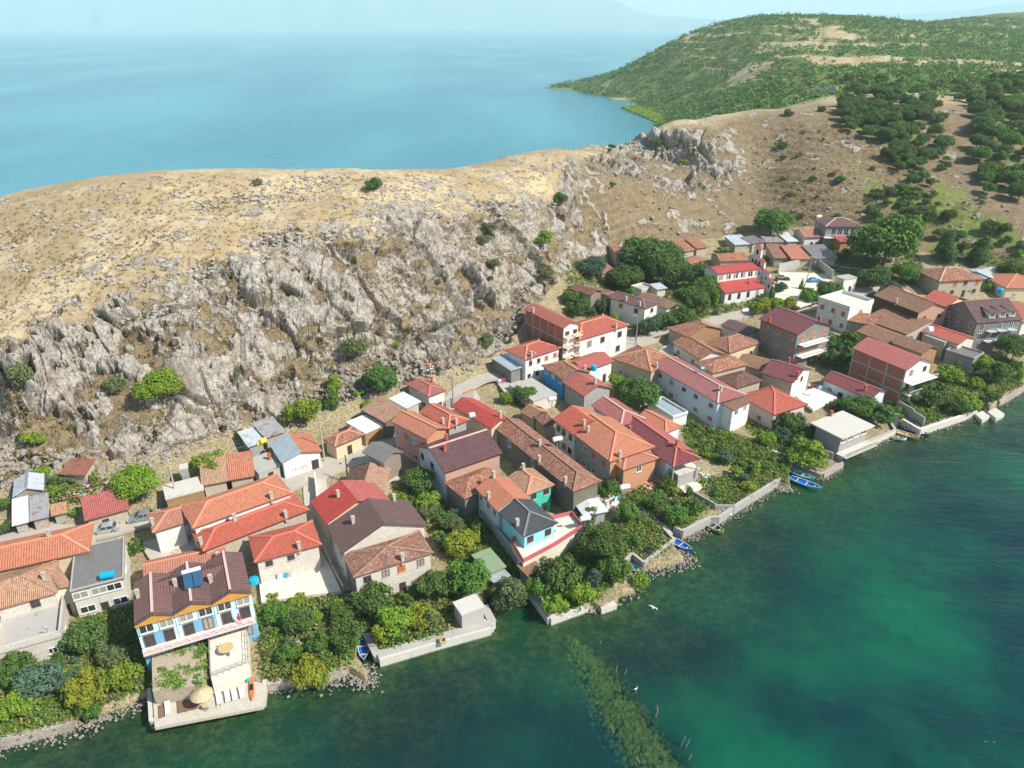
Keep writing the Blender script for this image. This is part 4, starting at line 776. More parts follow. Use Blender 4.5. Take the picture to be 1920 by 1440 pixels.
hs('silver and rusty tin sheds beside the hipped house under the hillside', B((1868, 525), (1900, 517), (1884, 500), 2.6, 'sf', 'pale tin', 'block wall', k=.15, nowin=1), B((1848, 522), (1866, 520), (1856, 506), 2.4, 'sf', 'blue grey tin', 'block wall', k=.15, nowin=1), name='shed', cat='shed')
hs('white modern house with a flat roof terrace and orange shutters', B((1593, 581), (1638, 567), (1585, 547), 6.6, 'flat', 'terrace floor', 'white plaster', par=.9, win='F1x2 L3x2 R0 K0', ws='s', reg=1), key='white flat roofed house')
hs('small white transformer hut standing by the church car park', B((1583, 524), (1608, 520), (1595, 513), 4.6, 'flat', 'concrete', 'white plaster', win='F1x1 L0 R0 K0', wsz=(.6, .6)), name='hut', cat='hut')
hs('villa with a brown hipped roof and three pale glazed bays below the hill', B((1548, 425), (1620, 425), (1601, 411), 6.4, 'hip', 'brown metal roof', 'grey render', k=.34, cap=RP, win='F6x1 L0 R0 K0', wsz=(1.5, 2.2), reg=1, door=False), key='brown roofed villa')
hs('red awning roofed shelter on posts under the brown roofed villa', B((1576, 454), (1603, 452), (1598, 444), 3, 'sf', 'crimson metal roof', 'wood planks', nowin=1, k=.2), name='shelter', cat='shelter')
hs('low row of old stone stables with a silver tin end roof', B((1378, 459), (1411, 457), (1405, 444), 3, 'sf', 'pale tin', 'stone wall', nowin=1, k=.12), B((1411, 457), (1437, 453), (1433, 442), 3, 'sf', 'slate sheet', 'stone wall', nowin=1, k=.12), B((1437, 454), (1475, 453), (1472, 445), 2.8, 'sf', 'rusty tin', 'stone wall', nowin=1, k=.12), name='stable', cat='stable', key='stone stables')
hs('low stone shed with one square white sheet roof next to the stables', B((1476, 453), (1498, 452), (1495, 439), 3, 'sf', 'white sheet', 'stone wall', nowin=1, k=.12), name='shed', cat='shed')
hs('tiny white house with an orange roof beside the brown roofed villa', B((1508, 445), (1541, 444), (1535, 431), 4, 'gx', OR, 'white plaster', k=.34, win='F3x1 L0 R0 K0'))
hs('row of sheds with old clay, bright orange and grey tile roofs behind the church', B((1451, 484), (1482, 484), (1476, 468), 3, 'sf', OC, 'stone wall', nowin=1, k=.2), B((1484, 486), (1527, 485), (1521, 469), 3, 'sf', OR, 'stone wall', nowin=1, k=.2), B((1528, 485), (1571, 483), (1566, 467), 3, 'sf', 'slate sheet', 'stone wall', nowin=1, k=.2), name='barn', cat='barn', key='row of sheds behind the church')
hs('two joined stone huts with rusty red tile roofs on the slope left of the stables', B((1306, 466), (1328, 463), (1324, 450), 3, 'sf', OC, 'stone wall', nowin=1, k=.25), B((1284, 472), (1305, 468), (1298, 454), 3, 'sf', OC, 'stone wall', nowin=1, k=.25), name='hut', cat='hut', key='two joined stone huts')
hs('stone cottage with a faded clay roof just below the two joined huts', B((1295, 495), (1323, 488), (1314, 476), 3, 'gx', OC, 'stone wall', nowin=1, k=.3), name='cottage')
hs('long stone cottage with a patched clay roof left of the church', B((1350, 490), (1405, 488), (1399, 473), 3, 'gx', OC, 'stone wall', nowin=1, k=.3), name='cottage')
hs('wooden shack with a dark brown gable roof at the edge of the rocks', B((1108, 554), (1131, 546), (1104, 529), 4.4, 'gy', 'dark old tile roof', {'*': 'stone wall', 'F': 'grey wood'}, k=.36, nowin=1), name='shack', cat='shack', key='brown roofed shack')
hs('low building with a strip of orange clay roof beside the dark roofed shack', B((1148, 556), (1162, 549), (1128, 531), 3.4, 'gy', OC, 'stone wall', nowin=1, k=.3))
hs('white house with a dark brown hipped roof and two small chimneys among trees', B((1210, 579), (1237, 568), (1182, 543), 6.2, 'gyf', 'brown metal roof', 'white plaster', k=.34, cap=RB, ch=[(1174, 556), (1200, 565)], win='F1x1 L2x1 R0 K0', ws='b'), key='white house with brown hipped roof')
hs('lower brown tiled wing house with small white annex right of the white house', B((1250, 579), (1279, 570), (1226, 548), 4, 'gyf', 'brown old tile roof', 'white plaster', k=.3, win='F1x1 L0 R0 K0'))
hs('half hidden hut with a small orange clay roof under the great tree', B((1130, 514), (1157, 506), (1148, 495), 3, 'sf', OC, 'stone wall', nowin=1, k=.3), name='hut', cat='hut')
hs('tiny orange roofed hut at the top edge of the tree grove', B((1155, 476), (1172, 474), (1166, 464), 2.6, 'sf', OC, 'stone wall', nowin=1, k=.3), name='hut', cat='hut')
hs('roofless white walled ruin with a tin sheet among the trees', B((1203, 546), (1226, 540), (1215, 530), 2.6, 'flat', 'concrete', 'old white plaster', nowin=1, par=.6), B((1232, 543), (1252, 540), (1244, 531), 3, 'sf', 'pale tin', 'old white plaster', nowin=1, k=.1), name='ruin', cat='ruin')
# waterside huts
hs('garden shed with a smooth pale green flat roof and grey lean-to by the big willow', B((914, 1077), (950, 1062), (916, 1030), 3, 'sf', 'green sheet', 'block wall', k=.06, nowin=1), B((926, 1094), (958, 1079), (950, 1066), 2.6, 'sf', 'blue grey tin', 'block wall', k=.06, nowin=1), name='shed', cat='shed', key='green roofed shed')
hs('narrow strip shed with orange and dark striped tiles at the end of the grey wall', B((990, 1082), (1018, 1064), (1002, 1045), 2.8, 'sf', 'brown old tile roof', 'block wall', k=.25, nowin=1), name='shed', cat='shed', key='striped tile shed')
hs('windowless concrete boat hut with flat roof on the quay below the willow', B((865, 1153), (909, 1136), (893, 1112), 3.2, 'flat', 'pale concrete', 'concrete', nowin=1), name='boat_hut', cat='hut', key='concrete boat hut')
hs('white hipped tarpaulin shelter in front of the very long old tiled house', B((1094, 968), (1141, 958), (1122, 921), 2.8, 'hip', 'white sheet', 'grey render', k=.2, nowin=1), name='shelter', cat='shelter', key='white tarpaulin shelter')
hs('low white annex with a blue grey terrace beside the long white house', B((1262, 784), (1290, 775), (1252, 743), 2.8, 'flat', 'blue grey tin', 'white plaster', par=.5, nowin=1), name='annex', cat='annex')
hs('row house with tiled red orange roofs ending in a grey terrace by the gardens', B((1798, 646), (1832, 634), (1772, 607), 5, 'gy', [RD, OR], 'old white plaster', k=.32, cap=RR, nowin=1), B((1826, 674), (1845, 663), (1802, 642), 4, 'flat', 'slate sheet', 'block wall', nowin=1, par=.4), B((1772, 642), (1800, 634), (1768, 618), 4.6, 'flat', 'blue grey tin', 'stone wall', nowin=1))
# ------------------------------------------------------------------ the blue guest house on the quay
BLb = []
A0, B0, C0 = (251, 1168), (470, 1106), (456, 1035)
def lerp2(a, b, t): return (a[0]+(b[0]-a[0])*t, a[1]+(b[1]-a[1])*t)
D0 = (A0[0]+C0[0]-B0[0], A0[1]+C0[1]-B0[1]+1)
for i, (t0, t1) in enumerate(((0, .335), (.335, .665), (.665, 1))):
    BLb.append(B(lerp2(A0, B0, t0), lerp2(A0, B0, t1), lerp2(D0, C0, t1), 8.4, 'gy', BR, 'light blue plaster', k=.42, cap=RP, nowin=1, ov=.02 if i == 1 else .05, ch=[[(256, 1108)], [(327, 1088)], [(385, 1080)]][i], sink=2, z=2.0))
r, bl = hs('three storey pale blue guest house with brown triple gabled roof and pine boarded gables', *BLb, key='blue guest house')
g0 = bl[0]['_']; LT = (bl[2]['_']['pa']+bl[2]['_']['ux']*bl[2]['_']['L']-g0['pa']).dot(g0['ux']); zg = g0['zg']; ptb = g0['pt']; ang = g0['ang']
mb = MB()                                # pine boards in the gable ends
for k_ in range(3):
    q = bl[k_]['_']; L_ = q['L']; z0 = q['ze']; 
    f = [q['pt'](.0, -.42, z0-.55), q['pt'](L_, -.42, z0-.55), q['pt'](L_, -.42, z0-.2), q['pt'](L_/2, -.42, z0+.42*L_/2-.25), q['pt'](0, -.42, z0-.2)]
    bk = [v_+q['uy']*.4 for v_ in f]; mb.face(f); mb.face([f[1], f[0], bk[0], bk[1]])
mb.build('gable_boards', 'pine boards', r)
mb = MB()                                # roof overhang in front
for k_ in range(3):
    q = bl[k_]['_']; L_ = q['L']; z0 = q['ze']; sl = .42
    for (u0, z_0, u1, z_1) in ((0, z0, L_/2, z0+sl*L_/2), (L_/2, z0+sl*L_/2, L_, z0)):
        t_ = [q['pt'](u0, -.6, z_0), q['pt'](u1, -.6, z_1), q['pt'](u1, .0, z_1), q['pt'](u0, .0, z_0)]; mb.hexa([v_-Vector((0, 0, .15)) for v_ in t_], t_)
mb.build('verge', 'brown metal roof', r)
mb = MB()                                # ridge joining the three gables at the back
q = bl[0]['_']; W_ = q['W']; L_ = q['L']; zz = q['ze']+.42*L_/2
t_ = [ptb(L_/2, W_*.38, zz-1.1), ptb(LT-L_/2, W_*.38, zz-1.1), ptb(LT-L_/2, W_*.68, zz+.02), ptb(L_/2, W_*.68, zz+.02)]
u_ = [ptb(L_/2, W_*.68, zz+.02), ptb(LT-L_/2, W_*.68, zz+.02), ptb(LT-L_/2, W_*1.0, zz-1.2), ptb(L_/2, W_*1.0, zz-1.2)]
for w4 in (t_, u_): mb.hexa([v_-Vector((0, 0, .14)) for v_ in w4], w4)
mb.build('cross_roof', 'brown metal roof', r)
mb = MB(); pb_ = MB(); rb = MB(); sb = MB()
mb.hexa([ptb(.2, -1.5, zg+3.7), ptb(LT-.2, -1.5, zg+3.7), ptb(LT-.2, .0, zg+3.7), ptb(.2, .0, zg+3.7)], [ptb(.2, -1.5, zg+3.9), ptb(LT-.2, -1.5, zg+3.9), ptb(LT-.2, .0, zg+3.9), ptb(.2, .0, zg+3.9)])
mb.build('balcony', 'rosy white plaster', r)
for u in np.arange(.25, LT, 1.15): rb.bar(ptb(u, -1.45, zg+3.9), ptb(u, -1.45, zg+4.9), .05)
for z_ in (4.3, 4.6, 4.9): rb.bar(ptb(.25, -1.45, zg+z_), ptb(LT-.25, -1.45, zg+z_), .05)
rb.build('railing', 'white frame', r)
for (u0, u1, za, zb_) in ((.6, 3.6, 3.95, 6.0), (6.2, 9.4, 3.95, 6.0), (12.6, 15.2, 3.95, 6.0)):
    u1 = min(u1, LT-.6); sb.hexa([ptb(u0, -.05, zg+za), ptb(u1, -.05, zg+za), ptb(u1, .03, zg+za), ptb(u0, .03, zg+za)], [ptb(u0, -.05, zg+zb_), ptb(u1, -.05, zg+zb_), ptb(u1, .03, zg+zb_), ptb(u0, .03, zg+zb_)])
sb.hexa([ptb(.1, -.06, zg-1), ptb(LT-.1, -.06, zg-1), ptb(LT-.1, .02, zg-1), ptb(.1, .02, zg-1)], [ptb(.1, -.06, zg+3.65), ptb(LT-.1, -.06, zg+3.65), ptb(LT-.1, .02, zg+3.65), ptb(.1, .02, zg+3.65)])
sb.build('wall_panel', 'sea blue plaster', r)
for i in range(6): 
    u = (i+.5)/6*LT; add_window(r, ptb(u, -.06, zg+6.3), ang, 1.7, 1.45)
for i in range(6):
    u = (i+.5)/6*LT; add_window(r, ptb(u, -.09, zg+3.95), ang, 1.2, 1.95, 'b')
for i in range(5): add_window(r, ptb((i+.5)/5*LT, -.08, zg+.8), ang, 1.3, 1.8, 'b')
# dormers and balconies of the grey roofed guest house
r, bl = DR; q = bl[0]['_']
for i, u in enumerate((.36, .58, .80)):
    U = q['L']*u; z0 = q['ze']+1.2; P_ = q['pt']; mb = MB()
    mb.hexa([P_(U-.9, .9, z0-.6), P_(U+.9, .9, z0-.6), P_(U+.9, 4, z0-.6), P_(U-.9, 4, z0-.6)], [P_(U-.9, .9, z0+1.1), P_(U+.9, .9, z0+1.1), P_(U+.9, 4, z0+1.2), P_(U-.9, 4, z0+1.2)]); dm = mb.build('dormer', 'white plaster', r)
    rb = MB(); rb.hexa([P_(U-1.2, .5, z0+1.0), P_(U+1.2, .5, z0+1.0), P_(U+1.2, 4.2, z0+1.5), P_(U-1.2, 4.2, z0+1.5)], [P_(U-1.2, .5, z0+1.15), P_(U+1.2, .5, z0+1.15), P_(U+1.2, 4.2, z0+1.65), P_(U-1.2, 4.2, z0+1.65)]); rb.build('dormer_roof', 'brown metal roof', dm)
    add_window(dm, P_(U, .88, z0-.35), q['ang'], 1.2, 1.25)
    for zz in (2.6, 5.4):
        rb = MB(); z1 = q['zg']+zz; rb.hexa([P_(U-1.2, -.9, z1), P_(U+1.2, -.9, z1), P_(U+1.2, .3, z1), P_(U-1.2, .3, z1)], [P_(U-1.2, -.9, z1+.14), P_(U+1.2, -.9, z1+.14), P_(U+1.2, .3, z1+.14), P_(U-1.2, .3, z1+.14)]); bo = rb.build('balcony', 'white plaster', r)
        rr_ = MB()
        for a_ in np.linspace(-1.15, 1.15, 9): rr_.bar(P_(U+a_, -.85, z1+.14), P_(U+a_, -.85, z1+1.0), .05)
        rr_.bar(P_(U-1.15, -.85, z1+1.0), P_(U+1.15, -.85, z1+1.0), .07); rr_.build('railing', 'teal door', bo)
def balcony(key, bi, u0, u1, z, dep=1.3, mat='white plaster', rail='white frame'):
    r, bl = HB[key]; q = bl[bi]['_']; P_ = q['pt']; mb = MB(); z1 = q['zg']+z; L_ = q['L']; u0 *= L_; u1 *= L_
    mb.hexa([P_(u0, -dep, z1), P_(u1, -dep, z1), P_(u1, q['ov'], z1), P_(u0, q['ov'], z1)], [P_(u0, -dep, z1+.16), P_(u1, -dep, z1+.16), P_(u1, q['ov'], z1+.16), P_(u0, q['ov'], z1+.16)]); b_ = mb.build('balcony', mat, r)
    mb = MB(); n_ = max(3, int((u1-u0)/.35))
    for a_ in np.linspace(u0+.05, u1-.05, n_): mb.bar(P_(a_, -dep+.05, z1+.16), P_(a_, -dep+.05, z1+1.05), .04)
    mb.bar(P_(u0, -dep+.05, z1+1.05), P_(u1, -dep+.05, z1+1.05), .07); mb.build('railing', rail, b_)
for z in (3.0, 5.7): balcony('tall brick sided house by the shore', 0, .04, .98, z, 1.8)
for z in (2.8, 5.4, 7.9):
    balcony('tall balconied building', 0, .05, .46, z, 1.2, 'cream plaster'); balcony('tall balconied building', 0, .56, .97, z, 1.2, 'cream plaster')
for z in (3.2, 6.2): balcony('grey stone guest house', 0, .1, .8, z, 1.5)
balcony('flat roofed shore house', 0, .02, .98, 1.6, 1.5, 'pale concrete', 'steel'); balcony('brown roofed villa', 0, 0, 1, 2.6, 1.2)
# concrete frame over the brick sides
def frames(key, bi, ncol, nrow, side='L', mat='concrete'):
    r, bl = HB[key]; q = bl[bi]['_']; P_ = q['pt']; mb = MB(); ov = q['ov']; W = q['W']; h = q['ze']-q['zg']; x = ov-.03
    for i in range(ncol+1):
        v = ov+(W-2*ov)*i/ncol; mb.hexa([P_(x-.04, v-.16, q['zg']-1), P_(x+.05, v-.16, q['zg']-1), P_(x+.05, v+.16, q['zg']-1), P_(x-.04, v+.16, q['zg']-1)], [P_(x-.04, v-.16, q['ze']), P_(x+.05, v-.16, q['ze']), P_(x+.05, v+.16, q['ze']), P_(x-.04, v+.16, q['ze'])])
    for j in range(1, nrow+1):
        z = q['zg']+h*j/nrow; mb.hexa([P_(x-.06, ov, z-.2), P_(x+.05, ov, z-.2), P_(x+.05, W-ov, z-.2), P_(x-.06, W-ov, z-.2)], [P_(x-.06, ov, z+.12), P_(x+.05, ov, z+.12), P_(x+.05, W-ov, z+.12), P_(x-.06, W-ov, z+.12)])
    mb.build('concrete_frame', mat, r)
frames('tall brick sided house by the shore', 0, 3, 3); frames('tall balconied building', 0, 5, 3)
# loggia posts of the long maroon house
r, bl = HB['long maroon roof house']; q = bl[2]['_']; mb = MB()
for u, v in ((.4, .4), (q['L']-.4, .4), (.4, 3), (q['L']-.4, 3)): mb.bar(q['pt'](u, v, q['zg']+1), q['pt'](u, v, q['ze']+.1), .2)
mb.build('porch_post', 'chimney plaster', r)
# terraces of the cyan house
r, bl = HB['charcoal roofed cyan house']; 
def slabpoly(name, px, h, th, mat, parent=None, label=None, cat=None, kind=None, group=None, z=None, parapet=None):
    zg = z if z is not None else max(G(*c_)[1] for c_ in px)
    pts = [P(a, b, zg+h) for a, b in px]
    if (pts[1]-pts[0]).cross(pts[2]-pts[1]).z < 0: pts = pts[::-1]
    org = parent.location if parent else sum(pts, Vector())/len(pts); mb = MB(); lo = [p_-Vector((0, 0, th)) for p_ in pts]; mb.hexa(lo, pts)
    o = mb.build(name, mat, parent, org)
    if not parent: o.location = org
    if label: tag(o, label, cat, group)
    if kind: tag(o, kind=kind)
    if parapet:
        pm = MB(); hh, mt = parapet
        for i in range(len(pts)): pm.bar(pts[i]+Vector((0, 0, hh/2)), pts[(i+1) % len(pts)]+Vector((0, 0, hh/2)), .16, hh)
        pm.build('parapet', mt, o if not parent else parent, org)
    return o, pts
slabpoly('terrace', [(958, 1016), (981, 1055), (1043, 1022), (1092, 990), (1072, 965), (1030, 975)], 2.9, 3.6, 'terrace floor', r, parapet=(.75, 'rose plaster'))
# the church -------------------------------------------------------
r, bl = hs('white church with two bright red stepped roofs, paired arched windows and tall bell gable', B((1346, 514), (1432, 503), (1425, 488), 7.6, 'gx', 'crimson metal roof', 'white plaster', k=.28, ov=.3, nowin=1, z=7.6), B((1360, 550), (1436, 539), (1431, 520), 3.4, 'sf', 'crimson metal roof', 'white plaster', k=.32, ov=.3, nowin=1, z=7.6, W=5.1), name='church', cat='church', key='church')
q = bl[0]['_']; P_ = q['pt']; L_ = q['L']
for i in range(6):
    for s_ in (-.42, .42):
        u = L_*(i+.6)/6.3+s_; z0 = q['ze']-2.0; ar = MB()
        ar.hexa([P_(u-.3, .24, z0), P_(u+.3, .24, z0), P_(u+.3, .32, z0), P_(u-.3, .32, z0)], [P_(u-.3, .24, z0+1.2), P_(u+.3, .24, z0+1.2), P_(u+.3, .32, z0+1.2), P_(u-.3, .32, z0+1.2)])
        ar.face([P_(u+.3*math.cos(t), .24, z0+1.2+.3*math.sin(t)) for t in np.linspace(0, math.pi, 9)]); ar.build('window', 'window glass', r)
q2 = bl[1]['_']; Q_ = q2['pt']
for i in range(4):
    u = q2['L']*(i+.6)/4.4; z0 = q2['zg']+1; aw = MB()
    aw.hexa([Q_(u-.5, .24, z0), Q_(u+.5, .24, z0), Q_(u+.5, .32, z0), Q_(u-.5, .32, z0)], [Q_(u-.5, .24, z0+1.4), Q_(u+.5, .24, z0+1.4), Q_(u+.5, .32, z0+1.4), Q_(u-.5, .32, z0+1.4)])
    aw.face([Q_(u+.5*math.cos(t), .24, z0+1.4+.5*math.sin(t)) for t in np.linspace(0, math.pi, 9)]); aw.build('arched_window', 'window glass', r)
# stepped bell gable facing east
fz = MB(); W_ = q['W']; x = L_-.1; v0 = -(q['pa']-q2['pa']).dot(q['uy'])
steps = [(v0-.3, 5.2), (v0+2.0, 7.2), (.2, 10.4), (W_*.32, 12.6), (W_*.68, 12.6), (W_*.68+.01, 10.4), (W_, 10.4)]
pl = [(v0-.3, 0), (v0-.3, 4.2), (v0+1.8, 5.6), (v0+1.8, 6.6), (-.2, 7.4), (-.2, 9.2), (W_*.28, 10), (W_*.28, 12.4), (W_*.5, 13.8), (W_*.72, 12.4), (W_*.72, 10), (W_+.2, 9.2), (W_+.2, 0)]
a_ = [P_(x-.1, v, q['zg']+z) for v, z in pl]; b_ = [P_(x+.55, v, q['zg']+z) for v, z in pl]
fz.face(a_); fz.face(b_[::-1])
for i in range(len(pl)): j = (i+1) % len(pl); fz.face([b_[i], b_[j], a_[j], a_[i]])
bg_ = fz.build('bell_gable', 'white plaster', r)
ao = MB()
for v, z, w2, hh in ((W_*.5, 10.8, .5, 1.1), (W_*.28, 8.0, .4, .9), (W_*.72, 8.0, .4, .9), (W_*.5, 8.0, .4, .9), (W_*.3, 5.2, .4, 1.1), (W_*.7, 5.2, .4, 1.1), (v0+1.3, 2.6, .4, .9), (W_*.5, .6, .9, 2.2), (v0+3.0, 4.6, .3, .8)):
    for xx, sg in ((x-.11, 1), (x+.56, -1)):
        pts = [P_(xx, v-w2, q['zg']+z), P_(xx, v+w2, q['zg']+z)]+[P_(xx, v+w2*math.cos(t), q['zg']+z+hh+w2*math.sin(t)) for t in np.linspace(0, math.pi, 9)]; ao.face(pts[::-1] if sg > 0 else pts)
ao.build('arch', 'window glass', bg_)
rc = MB()
for (va, za), (vb, zb2) in zip(pl[1:], pl[2:-1]):
    if abs(va-vb) > .3: rc.bar(P_(x+.22, va, q['zg']+za+.08), P_(x+.22, vb, q['zg']+zb2+.08), .85, .14)
rc.bar(P_(x+.22, W_*.5, q['zg']+13.8), P_(x+.22, W_*.5, q['zg']+15.4), .1); rc.bar(P_(x+.22, W_*.5-.4, q['zg']+14.9), P_(x+.22, W_*.5+.4, q['zg']+14.9), .1)
rc.build('coping', 'crimson metal roof', bg_)
# car park beside it
slabpoly('courtyard', [(1452, 560), (1462, 510), (1545, 512), (1562, 528), (1545, 560), (1500, 575)], .12, .5, 'terrace floor', kind='structure', z=8.2)
# graffiti on the road-side wall
q = GR[1][0]['_']; tx = bpy.data.curves.new('graffiti', 'FONT'); tx.body = 'HOPS'; tx.size = 1.25; tx.extrude = .006; to = bpy.data.objects.new('graffiti', tx); COL.objects.link(to); to.parent = GR[0]
tx.materials.append(M['faint paint']); to.location = q['pt'](q['L']*.22, q['ov']-.012, q['zg']+.9); to.rotation_euler = (math.pi/2, 0, q['ang'])
dg = bpy.context.evaluated_depsgraph_get(); tm = bpy.data.meshes.new_from_object(to.evaluated_get(dg)); bpy.data.objects.remove(to); to = link('graffiti', tm, GR[0], q['pt'](q['L']*.22, q['ov']-.012, q['zg']+.9)); to.rotation_euler = (math.pi/2, 0, q['ang'])
link('door', win_mesh('door', 1.3, 2.2), GR[0], q['pt'](q['L']*.8, q['ov'], q['zg']), q['ang'])
# ------------------------------------------------------------------ roads and yards
ROADP = []
def road(name, px, wd, mat, off=.16, lift=None):
    pts = [G(a, b)[0] for a, b in px]; fine = []
    for a, b in zip(pts, pts[1:]):
        n_ = max(2, int((b-a).length/1.5))
        for i in range(n_): fine.append(a.lerp(b, i/n_))
    fine.append(pts[-1]); 
    for _ in range(3): fine = [fine[0]]+[(fine[i-1]+fine[i]*2+fine[i+1])/4 for i in range(1, len(fine)-1)]+[fine[-1]]
    mb = MB(); prev = None; s_ = 0
    for i, p in enumerate(fine):
        d = (fine[min(i+1, len(fine)-1)]-fine[max(i-1, 0)]); d.z = 0; d.normalize(); nrm = Vector((-d.y, d.x, 0)); ROADP.append((p.x, p.y, wd/2))
        zz = max(Hs(p.x, p.y), Hs(p.x+nrm.x*wd/2, p.y+nrm.y*wd/2), Hs(p.x-nrm.x*wd/2, p.y-nrm.y*wd/2))*.5+Hs(p.x, p.y)*.5+off
        row = [Vector((p.x+nrm.x*k_*wd/2, p.y+nrm.y*k_*wd/2, zz)) for k_ in (1, -1)]; row = [row[0]-Vector((0, 0, .5))]+row+[row[1]-Vector((0, 0, .5))]
        if prev:
            for k_ in range(3): mb.face([prev[k_+1], row[k_+1], row[k_], prev[k_]][::-1])
        prev = row
    o = mb.build(name, mat); tag(o, kind='structure'); return o
road('road', [(-60, 1022), (60, 1000), (180, 1004), (232, 985), (275, 975), (330, 965), (440, 945)], 4.5, 'asphalt road')
road('road', [(520, 912), (570, 893), (640, 866), (690, 850), (712, 838)], 6.4, 'asphalt road')
road('lane', [(690, 850), (714, 880), (735, 905)], 3.2, 'lane concrete', .2)
road('lane', [(590, 893), (592, 940), (606, 985), (628, 1050), (650, 1110)], 4.2, 'lane concrete', .2)
road('road', [(712, 838), (765, 800), (850, 770), (850, 740), (900, 712), (940, 704), (975, 712)], 4.6, 'asphalt road')
road('road', [(1160, 650), (1220, 632), (1262, 622), (1330, 605), (1400, 588), (1480, 580), (1545, 575), (1620, 545), (1700, 545)], 5, 'asphalt road')
road('lane', [(1240, 672), (1262, 650), (1290, 640)], 4, 'lane concrete', .2)
road('footpath', [(1290, 925), (1340, 950), (1372, 968)], 1.3, 'lane concrete', .2)
road('footpath', [(1190, 945), (1230, 985), (1262, 1006)], 1.3, 'lane concrete', .2)
for px, h_, m_ in (([(482, 1062), (600, 1028), (622, 1068), (640, 1108), (560, 1118), (490, 1128)], .3, 'terrace floor'),
                   ([(262, 1020), (352, 985), (378, 1022), (290, 1062)], .2, 'lane concrete'), ([(800, 795), (870, 775), (890, 790), (850, 812)], .15, 'lane concrete'),
                   ([(1082, 915), (1130, 905), (1165, 945), (1120, 965)], .25, 'terrace floor'), ([(930, 715), (985, 700), (1010, 720), (950, 740)], .2, 'lane concrete'),
                   ([(1490, 740), (1540, 722), (1570, 745), (1525, 768)], .5, 'white plaster'), ([(1195, 880), (1240, 872), (1262, 905), (1225, 915)], .2, 'deck stone'), ([(1272, 912), (1318, 898), (1330, 910), (1285, 926)], .15, 'terrace floor'),
                   ([(1165, 700), (1225, 712), (1210, 740), (1150, 720)], .15, 'lane concrete'), ([(560, 1000), (606, 985), (612, 1000), (570, 1012)], .1, 'lane concrete'), ([(855, 745), (890, 730), (900, 745), (862, 760)], .15, 'lane concrete')):
    slabpoly('courtyard', px, h_, .6, m_, kind='structure')
# ------------------------------------------------------------------ walls
def wall(label, px, h, th, mat, cat='wall', name='garden_wall', z=None, cap=None, base=-1.4, top=None, group=None):
    mb = MB(); cb = MB(); pts = []
    for a, b in px:
        if z is not None: p = P(a, b, z); pts.append(p)
        else: p, g_ = G(a, b); p.z = g_; pts.append(p)
    org = pts[0].copy()
    for i, (a, b) in enumerate(zip(pts, pts[1:])):
        n_ = max(1, int((b-a).length/4)) if z is None else 1
        for k_ in range(n_):
            p = a.lerp(b, k_/n_); q = a.lerp(b, (k_+1)/n_); d = (q-p); d.z = 0
            if d.length < .05: continue
            d.normalize(); q = q+d*.02; nn = Vector((-d.y, d.x, 0))*th/2; zt = (max(p.z, q.z)+h) if top is None else top; zt += .003*((i+k_) % 3)
            lo = [Vector((v_.x, v_.y, min(p.z, q.z)+base)) for v_ in (p-nn, q-nn, q+nn, p+nn)]; hi = [Vector((v_.x, v_.y, zt)) for v_ in (p-nn, q-nn, q+nn, p+nn)]
            mb.hexa(lo, hi)
            if cap: 
                n2 = nn*1.35; lo = [Vector((v_.x, v_.y, zt)) for v_ in (p-n2, q-n2, q+n2, p+n2)]; cb.hexa(lo, [v_+Vector((0, 0, .1)) for v_ in lo])
    o = mb.build(name, mat, None, org); o.location = org; tag(o, label, cat, group)
    if cap: cb.build('coping', cap, o, org)
    return o
SW = dict(name='sea_wall', cat='sea wall', z=0)
wall('rough stone sea wall curving along the bank at the far left', [(-60, 1410), (0, 1398), (30, 1392), (140, 1364)], 1.3, 1.0, 'rubble', **SW)
wall('pale concrete edge of the sun deck in front of the blue guest house', [(284, 1306), (288, 1366), (495, 1326), (499, 1290)], 1.55, .5, 'pale concrete', **SW)
wall('rough stone bank wall between the sun deck and the yellow tree', [(499, 1292), (540, 1286), (600, 1278), (650, 1262)], 1.3, 1.0, 'rubble', **SW)
wall('long pale concrete quay wall with a cracked ledge below the vine garden', [(690, 1200), (709, 1240), (800, 1214), (924, 1180), (908, 1148)], 1.3, .9, 'pale concrete', cap='concrete', **SW)
wall('concrete quay wall under the ivy, ending at the small white landing', [(990, 1112), (1031, 1169), (1100, 1144)], 1.2, .8, 'pale concrete', **SW)
wall('grey block wall around the square garden plot above the pale rubble heap', [(1170, 1066), (1184, 1052), (1206, 1070), (1262, 1026), (1215, 975)], 1.7, .35, 'block wall', cap='concrete', **SW)
wall('long low grey sea wall with block posts along the gardens in the middle', [(1262, 1002), (1278, 1010), (1330, 984), (1345, 984), (1380, 960), (1460, 910)], 1.7, .4, 'block wall', cap='concrete', **SW)
wall('rough stone quay under the round tree beside the teal boats', [(1490, 876), (1540, 896), (1576, 875), (1562, 863)], 1.0, 1.0, 'rubble', **SW)
wall('concrete sea wall beside the flat roofed shore house', [(1562, 864), (1620, 841), (1676, 817), (1665, 800)], 1.5, .4, 'pale concrete', cap='concrete', **SW)
wall('curved white capped sea wall of the green gardens at the right', [(1690, 798), (1722, 817), (1800, 791), (1830, 777)], 1.6, .4, 'pale concrete', cap='white plaster', **SW)
wall('dark stone sea wall of the gardens at the far right', [(1870, 760), (1890, 750), (1925, 728), (2000, 700)], 1.3, .8, 'rubble', **SW)
wall('long grey block wall running down to the water beside the cyan house', [(905, 975), (960, 1050), (1000, 1120), (1030, 1166)], 2.2, .3, 'block wall', cap='concrete')
wall('low grey block wall between the maroon roof garden and the vineyard', [(1300, 930), (1340, 955), (1375, 965)], 1, .3, 'block wall')
wall('tall grey retaining wall around the church car park', [(1458, 512), (1500, 502), (1528, 500), (1560, 525)], 3, .3, 'concrete', z=8.2)
